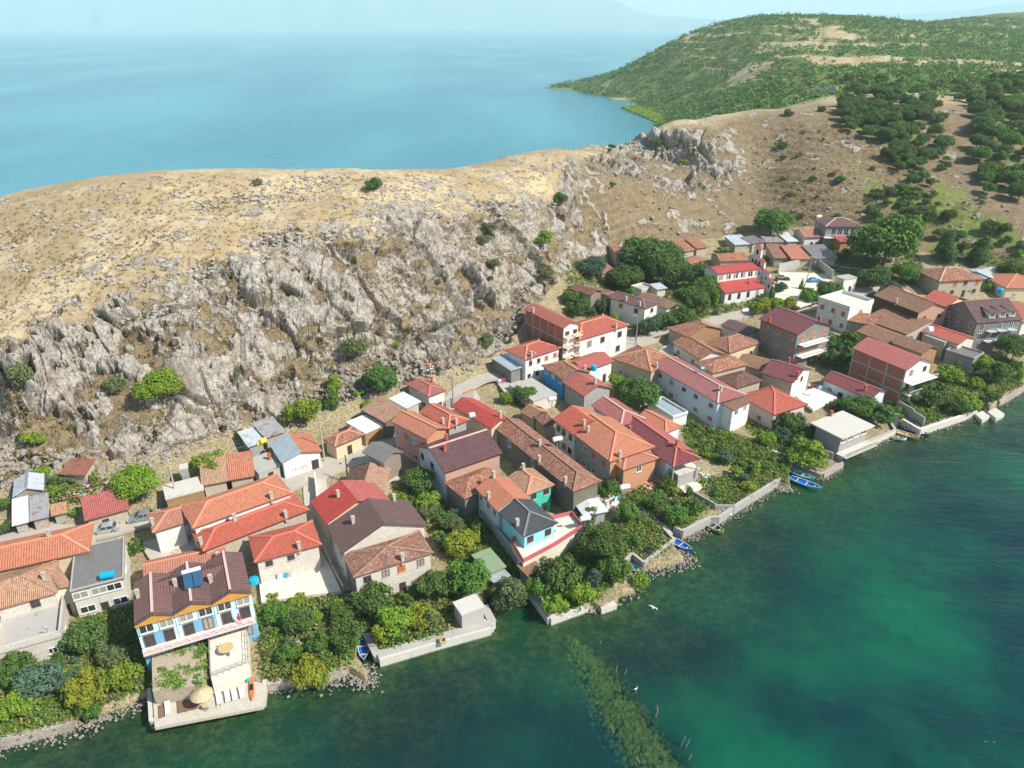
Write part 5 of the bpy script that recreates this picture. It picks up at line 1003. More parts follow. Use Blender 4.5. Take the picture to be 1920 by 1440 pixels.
wall('low wall of the walled garden behind the vineyard', [(1480, 815), (1530, 850), (1560, 862)], 1.4, .3, 'block wall')
wall('grey block garden wall left of the yellow boat', [(1610, 765), (1650, 785), (1680, 805)], 2, .3, 'block wall')
wall('sloping grey garden wall beside the white capped sea wall', [(1680, 765), (1710, 785), (1730, 800)], 2, .3, 'block wall')
wall('low stone wall along the road below the small trees', [(1190, 655), (1235, 640), (1260, 628)], 1, .3, 'stone wall')
wall('white yard wall beside the lane corner', [(592, 900), (598, 960), (600, 990)], 1.8, .25, 'white plaster')
wall('block yard wall with an orange gate behind the vivid red gable', [(836, 770), (868, 758), (888, 750)], 2.4, .25, 'block wall')
o = wall('orange sheet metal yard gate behind the vivid red gable house', [(869, 757), (888, 749)], 2.6, .34, 'rust gate', 'gate', 'yard_gate')
wall('stone wall at the top of the hill marking the old fort', [(1519, 184), (1567, 180)], 5, 1.0, 'stone wall', base=-3)
wall('low ruined stone walls of the old fort on the hill top', [(1630, 174), (1660, 178), (1715, 180), (1735, 176)], 1.2, 1.0, 'pale stone wall', base=-2)
wall('wall of the sunny yard next to the red hipped stone house', [(606, 1030), (622, 1066), (645, 1112)], 1, .25, 'cream plaster')
wall('low parapet wall along the lane by the road bend', [(640, 872), (690, 852)], .7, .25, 'concrete')
# low concrete jetties and landings
for label, px, z_ in (('small pale concrete landing stage on the shore below the big dark tree', [(1120, 1120), (1138, 1108), (1157, 1134), (1128, 1143)], .9), ('white wooden landing with deck chairs at the right of the gardens', [(1852, 772), (1866, 764), (1884, 776), (1868, 784)], .9),
                      ('small square concrete jetty beside the white landing', [(1829, 776), (1842, 770), (1856, 780), (1842, 788)], .8)):
    slabpoly('landing', px, 0, 1.4, 'pale concrete', label=label, cat='landing', z=z_)
# ledge along the quay
slabpoly('quay', [(712, 1238), (800, 1212), (922, 1178), (910, 1160), (860, 1180), (790, 1200), (706, 1222)], 0, 1.5, 'pale concrete', kind='structure', z=1.25)
# ------------------------------------------------------------------ sun deck with its furniture
slabpoly('sun_deck', [(286, 1302), (290, 1364), (493, 1325), (497, 1282), (470, 1276), (330, 1300)], 0, .5, 'deck stone', kind='structure', z=1.62)
slabpoly('garden_terrace', [(284, 1208), (386, 1212), (384, 1284), (286, 1296)], 0, 3.0, 'reed mat', label='flat reed covered pergola roof with vines in front of the blue guest house', cat='pergola', z=4.0)
o, pts = slabpoly('roof_terrace', [(392, 1180), (462, 1170), (466, 1245), (396, 1272)], 0, 3.2, 'terrace floor', label='raised pale roof terrace with railing and a round table, beside the reed pergola', cat='terrace', z=4.2)
mb = MB()
for i in range(4):
    a, b = pts[i], pts[(i+1) % 4]; 
    for k_ in range(6): p = a.lerp(b, k_/6); mb.bar(p, p+Vector((0, 0, 1.0)), .05)
    for zz in (.5, 1.0): mb.bar(a+Vector((0, 0, zz)), b+Vector((0, 0, zz)), .05)
mb.build('railing', 'steel', o, o.location)
def lounger_parts():
    mb = MB(); mb.box((0, 0, .3), (.62, 1.9, .06)); r_ = empty('sun_lounger', (0, 0, 0), 'x', 'sun lounger')
    fr = MB()
    for sx in (-.27, .27):
        fr.bar((sx, -.93, .26), (sx, .93, .26), .05)
        for y in (-.8, .8): fr.bar((sx, y, 0), (sx, y, .27), .05)
    fr.build('frame', 'white frame', r_)
    mt = MB(); mt.box((0, -.32, .34), (.6, 1.25, .08)); mt.bar((0, .28, .36), (0, .9, .62), .6, .07); mt.build('mattress', 'cloth white', r_); return r_
def dup(root, loc, rz, label, group=None):
    r_ = root.copy(); COL.objects.link(r_); r_.location = loc; r_.rotation_euler.z = rz; r_['label'] = label
    if group: r_['group'] = group
    for ch in root.children:
        c_ = ch.copy(); COL.objects.link(c_); c_.parent = r_
        for g_ in ch.children: d_ = g_.copy(); COL.objects.link(d_); d_.parent = c_
    return r_
L0 = lounger_parts(); dk = HB['blue guest house'][1][0]['_']['ang']
LG = 'white sun loungers on the deck'
for i, (a, b, s_) in enumerate(((411, 1312, 'white sun lounger next to the straw parasol, leftmost of the row of four'), (427, 1308, 'white sun lounger, second from the straw parasol in the row of four'), (440, 1305, 'white sun lounger, third from the straw parasol in the row of four'), (454, 1301, 'white sun lounger nearest the orange kayak'), (315, 1331, 'lone white sun lounger at the left end of the deck'))):
    p = P(a, b, 1.62)
    if i == 0: L0.location = p; L0.rotation_euler.z = dk; L0['label'] = s_; L0['group'] = LG
    else: dup(L0, p, dk, s_, LG)
for a, b, s_ in ((303, 1334, 'dark brown deck mat at the far left end of the sun deck'), (338, 1325, 'dark brown deck mat, left of three beside the straw parasol'), (351, 1322, 'dark brown deck mat, middle of three beside the straw parasol'), (364, 1319, 'dark brown deck mat in the shade of the straw parasol')):
    mb = MB(); mb.box((0, 0, .05), (.75, 2.1, .1)); mb.box((0, .8, .14), (.6, .35, .1)); o = mb.build('deck_mat', 'brown mat'); o.location = P(a, b, 1.62); o.rotation_euler.z = dk; tag(o, s_, 'deck mat', 'brown mats on the deck')
p = P(383, 1322, 1.62); r = empty('straw_parasol', p, 'thatched straw parasol standing in the middle of the sun deck', 'parasol')
mb = MB(); mb.tube([(0, 0, 0), (0, 0, 2.5)], .05); mb.build('pole', 'wood planks', r)
mb = MB(); n_ = 28; rr = [(0.02, 2.7), (.6, 2.45), (1.1, 2.15), (1.38, 1.92)]
for (r0, z0), (r1, z1) in zip(rr, rr[1:]):
    for k_ in range(n_):
        t0, t1 = 2*math.pi*k_/n_, 2*math.pi*(k_+1)/n_; j0 = 1+.05*math.sin(k_*3.3); j1 = 1+.05*math.sin((k_+1)*3.3)
        mb.face([(r0*math.cos(t0), r0*math.sin(t0), z0), (r1*j0*math.cos(t0), r1*j0*math.sin(t0), z1-.1*(k_ % 3 == 0)*(r1 > 1.5)), (r1*j1*math.cos(t1), r1*j1*math.sin(t1), z1-.1*((k_+1) % 3 == 0)*(r1 > 1.5)), (r0*math.cos(t1), r0*math.sin(t1), z0)])
mb.build('canopy', 'straw', r)
def roundtable(loc, label, s=1.0, mat='boat wood'):
    r = empty('table', loc, label, 'table'); mb = MB(); mb.tube([(0, 0, .70), (0, 0, .76)], .75*s, 14); mb.build('tabletop', mat, r); mb = MB(); mb.tube([(0, 0, 0), (0, 0, .7)], .06); mb.tube([(0, 0, 0), (0, 0, .04)], .35); mb.build('pedestal', 'steel', r)
roundtable(P(425, 1222, 4.2), 'large round wooden table on the raised pale roof terrace', 1.35)
roundtable(P(386, 1330, 1.62), 'small round drinks table beside the straw parasol', .5)
def kayak(loc, rz, mat, label, L=3.9):
    r = empty('kayak', loc, label, 'kayak', rz=rz); mb = MB(); n_ = 15; rings = []
    for i in range(n_):
        t = i/(n_-1)*2-1; w_ = .34*(1-abs(t)**2.4)+.015; y = t*L/2; lift = .12*abs(t)**3
        rings.append([Vector((w_*math.cos(a), y, .17+lift+(.17 if math.sin(a) < 0 else .10)*math.sin(a)*(1-abs(t)**3*.7))) for a in np.linspace(0, 2*math.pi, 12, endpoint=False)])
    for a, b in zip(rings, rings[1:]):
        for k_ in range(12): mb.face([a[k_], a[(k_+1) % 12], b[(k_+1) % 12], b[k_]][::-1], None, 0, True)
    mb.build('hull', mat, r); mb = MB(); mb.tube([(0, -.45, .27), (0, .45, .27)], .23, 10); mb.build('cockpit', 'black rubber', r); return r
kayak(P(472, 1292, 1.62)+Vector((0, 0, .02)), dk-.1, 'orange plastic', 'long orange kayak lying beside the white loungers', 4.4)
kayak(P(466, 1268, 1.62)+Vector((0, 0, .02)), dk-.2, 'teal plastic', 'short teal green kayak beside the orange kayak', 2.6)
def ladder(loc, rz, label):
    mb = MB()
    for sx in (-.25, .25): mb.tube([(sx, .3, 1.75), (sx, -.1, 1.9), (sx, -.15, 1.4), (sx, -.3, -.7)], .03, 6)
    for k_ in range(6): mb.bar((-.25, -.17-.025*k_, 1.2-.33*k_), (.25, -.17-.025*k_, 1.2-.33*k_), .05)
    o = mb.build('swim_ladder', 'steel'); o.location = loc; o.rotation_euler.z = rz; tag(o, label, 'ladder')
ladder(P(415, 1342, 0), dk, 'metal swimming ladder hanging from the edge of the sun deck')
for i, (a, b) in enumerate(((292, 1364), (310, 1360), (332, 1356), (350, 1352))):
    mb = MB(); ring = []
    for k_ in range(16): t = 2*math.pi*k_/16; ring.append(Vector((.3*math.cos(t), 0, .3*math.sin(t))))
    mb.tube(ring+[ring[0]], .11, 8, cap=False); o = mb.build('tyre', 'black rubber'); o.location = P(a, b, 0)+Vector((.1, -.62, .75)); o.rotation_euler.z = dk
    tag(o, ['black tyre fender hanging at the left corner of the sun deck', 'black tyre fender, second from the left corner of the deck', 'black tyre fender, third from the left corner of the deck', 'black tyre fender nearest the straw parasol'][i], 'tyre', 'tyre fenders on the deck edge')
# ------------------------------------------------------------------ tanks, heaters, dishes, poles
def barrel(px, py, z, mat, label, r_=.6, L_=1.5, vertical=False, rz=.3):
    p = P(px, py, z); mb = MB(); e = empty('water_tank', p, label, 'water tank', rz=rz)
    if vertical: mb.tube([(0, 0, 0), (0, 0, .08), (0, 0, L_*.85), (0, 0, L_)], [r_*.95, r_, r_, r_*.55], 14); 
    else: mb.tube([(-L_/2, 0, r_+.15), (-L_/2+.12, 0, r_+.15), (L_/2-.12, 0, r_+.15), (L_/2, 0, r_+.15)], [r_*.6, r_, r_, r_*.6], 14)
    mb.build('tank', mat, e); mb = MB()
    if vertical: mb.tube([(0, 0, L_), (0, 0, L_+.1)], .18, 8)
    else:
        for s_ in (-.4, .4): mb.box((s_*L_, 0, .12), (.1, r_*1.5, .3))
    mb.build('stand' if not vertical else 'lid', 'steel' if not vertical else mat, e); return e
q = lambda k, i=0: HB[k][1][i]['_']
barrel(203, 1085, q('grey flat roofed house')['ze'], 'tank blue', 'bright blue water barrel lying on the grey flat roof', .55, 1.9)
barrel(773, 826, 8.6, 'tank blue', 'dark blue water barrel on the balcony of the pink house', .4, 1.2); barrel(783, 829, 8.6, 'tank blue', 'larger bright blue water tank on the pink house balcony', .6, 1.4, True)
barrel(885, 784, q('pink house with twin orange roofs', 1)['ze']-.6, 'boat white', 'pale blue and white water tank at the corner of the second orange roof', .55, 1.3)
barrel(1113, 694, 9.6, 'tank blue', 'round bright blue water tank in front of the pink red roof', .7, 1.3, True)
barrel(1741, 624, 8.5, 'tank white', 'pale blue white water tank on the red roofs near the long brown house', .8, 1.6)
barrel(1316, 695, 11, 'tank blue', 'small turquoise barrel on the ridge of the long white house', .4, 1)
barrel(1874, 550, 10, 'tank blue', 'round blue water tank under the cream house at the right edge', .9, 1.5, True)
barrel(477, 1093, 4, 'tank blue', 'turquoise plastic tub between the blue guest house and the cream patio', .7, 1.0, True)
barrel(487, 836, 9.4, 'yellow plastic', 'left yellow barrel on the grey concrete outbuilding', .45, 1.0); barrel(494, 832, 9.8, 'yellow plastic', 'right yellow barrel above the grey concrete outbuilding', .5, 1.3, rz=.9)
for a, b, z_, s_ in ((1097, 977, 6.6, 'white solar tank on a post at the corner of the rose parapet terrace'), (1045, 828, 10, 'white solar water tank left of the bright orange gable house'), (1171, 918, 6.6, 'white water tank above the rubbish heap near the brick corner'), (1035, 752, 9, 'white water tank on the low patched concrete building'), (1396, 586, 14, 'white water tank on a post behind the low brown cabin'), (1535, 409, 22, 'white water tank behind the brown roofed villa')):
    e = barrel(a, b, z_, 'tank white', s_, .45, 1.9); mb = MB(); mb.bar((0, 0, -3), (0, 0, .1), .12); mb.build('post', 'steel', e)
# solar heater on the blue house
qq = q('blue guest house', 1); U = qq['L']*.62; V = qq['W']*.42; pz = qq['rz'](U, V); pw = qq['pt'](U, V, pz)+HB['blue guest house'][0].location
e = empty('solar_water_heater', pw, 'solar panel pair with water tank on the brown roof of the blue guest house', 'solar heater', rz=qq['ang'])
mb = MB()
for s_ in (-.6, .62): mb.hexa([(s_-.55, -1.1, .25), (s_+.55, -1.1, .25), (s_+.55, .7, 1.45), (s_-.55, .7, 1.45)], [(s_-.55, -1.15, .33), (s_+.55, -1.15, .33), (s_+.55, .65, 1.53), (s_-.55, .65, 1.53)])
mb.build('panel', 'solar glass', e); mb = MB(); mb.tube([(-1.2, .95, 1.6), (1.2, .95, 1.6)], .3, 10); mb.build('tank', 'tank white', e); mb = MB()
for s_ in (-1, 1): mb.bar((s_, .75, -.6), (s_, .85, 1.4), .06)
mb.build('stand', 'steel', e)
def dish(px, py, z, label):
    p = P(px, py, z); e = empty('satellite_dish', p, label, 'satellite dish', rz=rnd(-.5, .5)); mb = MB(); n_ = 14; c = []
    for r0, r1 in ((0, .2), (.2, .42)):
        for k_ in range(n_):
            t0, t1 = 2*math.pi*k_/n_, 2*math.pi*(k_+1)/n_; f_ = lambda r, t: (r*math.cos(t), -.3+r*r*.6-r*math.sin(t)*.3, 1.1+r*math.sin(t)); mb.face([f_(r0, t0), f_(r1, t0), f_(r1, t1), f_(r0, t1)])
    mb.build('reflector', 'white paint', e); mb = MB(); mb.bar((0, 0, -.3), (0, -.1, 1.0), .06); mb.bar((0, -.3, 1.0), (0, -.75, 1.15), .03); mb.build('mount', 'steel', e)
dish(90, 1186, q('stone terrace house')['ze']+.3, 'white satellite dish on the parapet of the stone terrace house'); dish(1330, 692, 10, 'white satellite dish on the long white house roof'); dish(1005, 614, 12, 'small white dish on the brick side of the tall building')
def pole(px, py, h, label, mat='chimney plaster', lamp=False, lean=0, cross=True):
    p, g_ = G(px, py); p.z = g_; e = empty('street_lamp' if lamp else 'utility_pole', p, label, 'street lamp' if lamp else 'utility pole'); mb = MB(); mb.tube([(0, 0, -.5), (lean*.5, 0, h*.5), (lean, 0, h)], [.17, .14, .10], 8); mb.build('pole', mat, e)
    if lamp:
        mb = MB(); mb.tube([(lean, 0, h-.1), (lean-.4, -.1, h+.35), (lean-1.1, -.2, h+.4)], .05, 6); a_ = mb.build('arm', 'steel', e); mb = MB(); mb.box((lean-1.3, -.2, h+.36), (.55, .2, .12)); mb.build('lamp_head', 'grey frame', a_)
    elif cross:
        mb = MB(); mb.box((lean, 0, h-.5), (1.5, .12, .12)); cr = mb.build('crossarm', mat, e); mb = MB()
        for s_ in (-.6, -.2, .2, .6): mb.tube([(s_+lean, 0, h-.44), (s_+lean, 0, h-.24)], .05, 6)
        mb.build('insulator', 'white paint', cr)
    return Vector((p.x+lean, p.y, p.z+h-.25))
pa_ = pole(609, 866, 9, 'pale concrete utility pole standing at the road between the graffiti house and cottage'); pb_ = pole(333, 940, 9, 'pale concrete utility pole beside the white flat garage')
pc_ = pole(1192, 648, 8, 'grey street lamp beside the road below the white brown roofed house', 'steel', True); pd_ = pole(1500, 566, 14, 'tall leaning pole behind the church car park', 'chimney plaster', lean=1.5)
pe_ = pole(850, 768, 8, 'thin grey pole in the yard behind the twin orange roofs', 'steel', cross=False); pf_ = pole(653, 905, 6, 'thin dark pole beside the white yard wall', 'dark wood', cross=False); pg_ = pole(1003, 712, 7, 'slim white pole by the patched concrete building', 'white paint', lamp=True)
def cable(a, b, label, sag=1.2):
    pts = [a.lerp(b, t)-Vector((0, 0, sag*4*t*(1-t))) for t in np.linspace(0, 1, 12)]; mb = MB(); mb.tube(pts, .018, 4); o = mb.build('power_cable', 'grey frame', None, a); o.location = a; tag(o, label, 'cable')
cable(pb_, pa_, 'power cable between the two concrete poles'); cable(pa_, pe_, 'power cable from the roadside pole to the yard pole'); cable(pd_, P(1640, 505, 16), 'power cable right of the leaning church pole'); cable(pd_, P(1330, 600, 16), 'power cable left of the leaning church pole')
# ------------------------------------------------------------------ cars
def car(px, py, rz, mat, label, L=4.4, wd=1.78, hh=1.5, zoff=.2):
    p, g_ = G(px, py, .6); p.z = g_+zoff; e = empty('parked_car', p, label, 'car', rz=rz)
    prof = [(-.5, .35), (-.495, .62), (-.46, .80), (-.40, .90), (-.30, 1.38), (-.18, 1.48), (.06, 1.46), (.22, .98), (.42, .84), (.49, .66), (.5, .35)]
    mb = MB(); rows = []
    for x, z in prof:
        k_ = 1 if z < 1 else .80; rows.append([Vector((x*L, -wd/2*k_, z)), Vector((x*L, wd/2*k_, z))])
    n_ = len(rows)
    for a, b in zip(rows, rows[1:]): mb.face([a[0], b[0], b[1], a[1]][::-1])
    for s_ in (0, 1):
        low = [Vector((x*L, (wd/2)*(1 if s_ else -1), .3)) for x in (-.5, .5)]
        pts = [r_[s_] for r_ in rows]; base = [Vector((r_[s_].x, (wd/2)*(1 if s_ else -1), min(r_[s_].z, .92))) for r_ in rows]
        mb.face(base+[low[1], low[0]] if s_ else (base+[low[1], low[0]])[::-1])
        for i in range(3, 8): 
            f_ = [base[i], base[i+1], pts[i+1], pts[i]]; 
            if (pts[i]-base[i]).length+(pts[i+1]-base[i+1]).length > .05: mb.face(f_ if not s_ else f_[::-1])
    mb.face([Vector((-.5*L, -wd/2, .3)), Vector((.5*L, -wd/2, .3)), Vector((.5*L, wd/2, .3)), Vector((-.5*L, wd/2, .3))][::-1])
    mb.build('body', mat, e); g = MB()
    for s_ in (-1, 1): 
        for x0, x1, x2, x3 in ((-.37, -.10, -.11, -.27), (-.08, .17, .05, -.08)):
            g.face([Vector((x0*L, s_*(wd/2+.004)*.985, .95)), Vector((x1*L, s_*(wd/2+.004)*.985, .95)), Vector((x2*L, s_*wd/2*.84, 1.38)), Vector((x3*L, s_*wd/2*.84, 1.38))][::-s_])
    g.hexa([(.07*L, -wd*.37, 1.42), (.205*L, -wd*.42, 1.0), (.205*L, wd*.42, 1.0), (.07*L, wd*.37, 1.42)], [(.075*L, -wd*.37, 1.45), (.215*L, -wd*.42, 1.03), (.215*L, wd*.42, 1.03), (.075*L, wd*.37, 1.45)])
    g.hexa([(-.39*L, -wd*.42, .95), (-.31*L, -wd*.37, 1.36), (-.31*L, wd*.37, 1.36), (-.39*L, wd*.42, .95)], [(-.405*L, -wd*.42, .96), (-.32*L, -wd*.37, 1.38), (-.32*L, wd*.37, 1.38), (-.405*L, wd*.42, .96)])
    g.build('windows', 'window glass', e)
    for x in (-.31, .31):
        for s_ in (-1, 1):
            w_ = MB(); w_.tube([(x*L, s_*(wd/2-.2), .32), (x*L, s_*(wd/2+.02), .32)], .32, 14); wo_ = w_.build('wheel', 'black rubber', e); w_ = MB(); w_.tube([(x*L, s_*(wd/2+.0), .32), (x*L, s_*(wd/2+.035), .32)], .19, 10); w_.build('rim', 'steel', wo_)
    for s_ in (-1, 1):
        l = MB(); l.box((.485*L, s_*wd*.36, .68), (.08, .36, .14)); l.build('headlight', 'light glass', e); l = MB(); l.box((-.492*L, s_*wd*.38, .78), (.06, .28, .2)); l.build('tail_light', 'red plastic', e)
        l = MB(); l.box((.13*L, s_*(wd/2+.08), .98), (.12, .16, .12)); l.build('mirror', mat, e)
    return e
car(197, 993, math.pi+.30, 'car silver', 'silver hatchback parked below the low stone shed with red roof'); car(266, 970, math.pi+.38, 'car grey', 'blue grey car half hidden by the corner of the big orange roof'); car(1467, 523, -.2, 'car black', 'black car parked against the church beside the grey walls'); car(1527, 527, .1, 'car blue', 'bright blue car parked in the church car park')
# ------------------------------------------------------------------ boats
def boat(px, py, rz, mat, inner, label, L=4.6, wd=1.5, z=0, flip=False):
    p = P(px, py, z); e = empty('rowing_boat', p+Vector((0, 0, .02)), label, 'boat', rz=rz); mb = MB(); mi_ = MB(); rim = MB(); n_ = 13; ro = []; ri = []
    for i in range(n_):
        t = i/(n_-1)*2-1; w_ = wd/2*(1-max(0, t)**2.2)*(1-.35*max(0, -t)**3)+.02; y = t*L/2; sh = .5+.22*max(0, t)**2+.05*t*t
        ro.append([Vector((-w_, y, sh)), Vector((-w_*.85, y, .12)), Vector((0, y*.97, -.12)), Vector((w_*.85, y, .12)), Vector((w_, y, sh))]); k_ = .9
        ri.append([Vector((-w_*k_, y*.97, sh-.01)), Vector((-w_*.72, y*.96, .16)), Vector((0, y*.95, .06)), Vector((w_*.72, y*.96, .16)), Vector((w_*k_, y*.97, sh-.01))])
    for a, b in zip(ro, ro[1:]):
        for k_ in range(4): mb.face([a[k_], a[k_+1], b[k_+1], b[k_]], None, 0, True)
    for a, b in zip(ri, ri[1:]):
        for k_ in range(4): mi_.face([a[k_], a[k_+1], b[k_+1], b[k_]][::-1])
    mb.face(ro[0]); 
    for (o_, i_), (o2, i2) in zip(zip(ro, ri), zip(ro[1:], ri[1:])):
        for s_ in (0, 4):
            up = Vector((0, 0, .03)); rim.hexa([o_[s_], o2[s_], i2[s_], i_[s_]], [o_[s_]+up, o2[s_]+up, i2[s_]+up, i_[s_]+up])
    mb.build('hull', mat, e); mi_.build('interior', inner, e); rim.build('gunwale', 'boat white' if mat != 'boat white' else 'boat blue', e)
    for y in (-.28, .02, .28):
        b_ = MB(); w_ = wd/2*(1-max(0, y*2)**2.2)*.9; b_.box((0, y*L, .38), (w_*2, .24, .05)); b_.build('bench', 'boat wood', e)
    if mat == 'boat white' and flip: e.rotation_euler.y = math.pi*.9; e.location.z += .55
    return e
boat(1275, 1024, 3.9, 'boat blue', 'boat blue', 'bright blue rowing boat with pale benches moored below the walled gardens', 4.8, 1.6, 0)
boat(1338, 991, 3.85, 'boat lime', 'boat dark', 'lime green and yellow rowing boat tied at the corner of the block wall', 4.2, 1.5)
boat(1503, 893, 3.95, 'boat teal', 'boat teal', 'upper teal rowing boat pulled up beside the stone quay', 5.2, 1.7, .3); boat(1510, 909, 4.0, 'boat teal', 'boat blue', 'lower teal rowing boat with white rim, nearest the open water', 6, 1.8, .05)
boat(1697, 817, 4.0, 'boat yellow', 'boat wood', 'yellow and red rowing boat in the slot beside the curved sea wall', 5.5, 1.6)
boat(1184, 1068, 4.2, 'boat dark', 'boat teal', 'dark blue boat in the shade of the inlet by the square garden plot', 4, 1.5); boat(683, 1214, 3.3, 'boat dark', 'boat blue', 'long dark boat with red marks in the narrow slot beside the quay', 6, 1.7)
boat(1456, 850, 3.9, 'boat white', 'boat blue', 'white boat lying upturned on the ground at the vineyard edge', 4.5, 1.4, 1.5, True)
boat(1682, 823, 4.3, 'boat white', 'boat wood', 'small pale boat beside the yellow rowing boat', 3.5, 1.3); boat(1718, 812, 4.0, 'boat dark', 'boat dark', 'black covered boat between the yellow boat and curved sea wall', 5, 1.7)
# ------------------------------------------------------------------ people and birds
def figure(loc, rz, mats, label, pose='stand'):
    e = empty('person', loc, label, 'person', rz=rz)
    if pose == 'stand': J = dict(pelvis=(0, 0, .92), chest=(0, 0, 1.28), neck=(0, 0, 1.48), head=(0, -.02, 1.62), top=(0, -.02, 1.72), shL=(-.19, 0, 1.42), elL=(-.25, .02, 1.12), haL=(-.24, -.1, .88), shR=(.19, 0, 1.42), elR=(.27, -.04, 1.14), haR=(.2, -.22, .96), hiL=(-.1, 0, .88), knL=(-.12, -.04, .48), foL=(-.12, .03, .05), toL=(-.12, -.16, .03), hiR=(.1, 0, .88), knR=(.12, -.12, .5), foR=(.13, -.05, .05), toR=(.13, -.24, .03))
    else: J = dict(pelvis=(0, 0, .5), chest=(0, .05, .86), neck=(0, .05, 1.05), head=(0, .02, 1.2), top=(0, .02, 1.3), shL=(-.19, .04, 1.0), elL=(-.25, -.05, .74), haL=(-.16, -.3, .66), shR=(.19, .04, 1.0), elR=(.25, -.05, .74), haR=(.16, -.3, .66), hiL=(-.1, 0, .48), knL=(-.13, -.44, .5), foL=(-.13, -.46, .05), toL=(-.13, -.66, .03), hiR=(.1, 0, .48), knR=(.13, -.44, .5), foR=(.13, -.46, .05), toR=(.13, -.66, .03))
    RAD = dict(pelvis=.15, chest=.155, neck=.06, head=.10, top=.07, sh=.075, el=.05, ha=.035, hi=.1, kn=.068, fo=.045, to=.035)
    ks = list(J); ed = [('pelvis', 'chest'), ('chest', 'neck'), ('neck', 'head'), ('head', 'top'), ('chest', 'shL'), ('shL', 'elL'), ('elL', 'haL'), ('chest', 'shR'), ('shR', 'elR'), ('elR', 'haR'), ('pelvis', 'hiL'), ('hiL', 'knL'), ('knL', 'foL'), ('foL', 'toL'), ('pelvis', 'hiR'), ('hiR', 'knR'), ('knR', 'foR'), ('foR', 'toR')]
    def grow(name, keys, mat, add=0):
        kk = [k_ for k_ in ks if k_ in keys]; me = bpy.data.meshes.new(name); me.from_pydata([J[k_] for k_ in kk], [(kk.index(a), kk.index(b)) for a, b in ed if a in kk and b in kk], []); me.materials.append(M[mat])
        o = link(name, me, e); m_ = o.modifiers.new('skin', 'SKIN'); m_.use_smooth_shade = True; o.modifiers.new('sub', 'SUBSURF').levels = 1
        for k_, sv_ in zip(kk, me.skin_vertices[0].data): r_ = RAD.get(k_, RAD.get(k_[:2], .06))+add; sv_.radius = (r_, r_*.9)
        me.skin_vertices[0].data[0].use_root = True; return o
    grow('body', set(ks), 'skin'); grow('shirt', {'pelvis', 'chest', 'shL', 'shR', 'elL', 'elR'}, mats[0], .02); grow('trousers', {'pelvis', 'hiL', 'knL', 'hiR', 'knR'}, mats[1], .022)
    me = bpy.data.meshes.new('hair'); bm = bmesh.new(); bmesh.ops.create_uvsphere(bm, u_segments=12, v_segments=8, radius=.125); bm.to_mesh(me); bm.free(); me.materials.append(M['hair dark']); h_ = link('hair', me, e, Vector(J['top'])+Vector((0, .02, -.03)))
qb = HB['blue guest house'][1][0]['_']; pp = qb['pt'](LT*.85, -.9, qb['zg']+3.91)+HB['blue guest house'][0].location
figure(pp, .3, ('cloth red', 'cloth red'), 'person in red leaning on the balcony of the blue guest house')
p_, g_ = G(1191, 640); figure(Vector((p_.x, p_.y, g_+.2)), 1.2, ('cloth blue', 'hair dark'), 'person in dark clothes walking on the road below the big white house')
figure(P(1853, 762, .9), 2.6, ('cloth white', 'cloth blue'), 'person in white sitting near the white landing at the far right', 'sit')
def gull(loc, rz, label, fly=False, s=1.0):
    e = empty('gull', loc, label, 'gull', rz=rz); e.scale = (s,)*3; mb = MB(); pr = [(-.30, .02), (-.2, .05), (-.02, .085), (.12, .075), (.2, .045), (.27, .05), (.32, .03), (.37, .008)]; zz = [.16, .15, .14, .17, .22, .25, .25, .24]
    mb.tube([(x, 0, z) for (x, r_), z in zip(pr, zz)], [r_ for x, r_ in pr], 8); 
    if fly:
        for s_ in (-1, 1):
            w1 = [(.1, s_*.05, .19), (-.1, s_*.05, .19), (-.06, s_*.4, .34), (.12, s_*.4, .34)]; w2 = [(.12, s_*.4, .34), (-.06, s_*.4, .34), (-.14, s_*.78, .28), (-.06, s_*.8, .28)]
            for w_ in (w1, w2): mb.hexa(w_ if s_ > 0 else w_[::-1], [(a, b, c+.02) for a, b, c in (w_ if s_ > 0 else w_[::-1])])
    else:
        for s_ in (-1, 1): mb.bar((.0, s_*.03, 0), (.02, s_*.03, .1), .015)
    mb.build('body', 'white paint', e)
gull(P(1225, 1141, 6), .9, 'white gull flying low over the water right of the landing', True, .9); gull(P(1192, 1293, 1.25), .4, 'white gull perched on a stake by the sunken jetty', False, .9); gull(P(1066, 1159, .25), 2.8, 'white gull floating beside the ivy covered quay', False, .9)
# ------------------------------------------------------------------ clutter of the yards
def crate(px, py, z, label, mat='boat wood'):
    if z is None: z = G(px, py)[1]+.3
    e = MB(); w_ = .8
    for k_ in range(4):
        for sx in (-1, 1): e.box((sx*w_/2, 0, .1+.16*k_), (.04, w_, .11)); e.box((0, sx*w_/2, .1+.16*k_), (w_, .04, .11))
    e.box((0, 0, .05), (w_, w_, .05)); o = e.build('crate', mat); o.location = P(px, py, z); o.rotation_euler.z = rnd(0, 1.5); tag(o, label, 'crate')
def laundry(px, py, z, rz, label):
    if z is None: z = G(px, py)[1]
    r = empty('washing_line', P(px, py, z), label, 'washing line', rz=rz); mb = MB()
    for s_ in (-2.2, 2.2): mb.bar((s_, 0, 0), (s_, 0, 1.9), .07)
    mb.bar((-2.2, 0, 1.85), (2.2, 0, 1.85), .02); mb.build('line', 'steel', r)
    for i_, x in enumerate((-1.7, -.9, -.1, .7, 1.5)):
        hh = rnd(.6, 1.1); c = MB(); c.box((x, 0, 1.84-hh/2), (rnd(.45, .7), .03, hh)); c.build('garment', ['cloth white', 'cloth red', 'cloth blue', 'cloth white', 'tank blue'][i_], r)
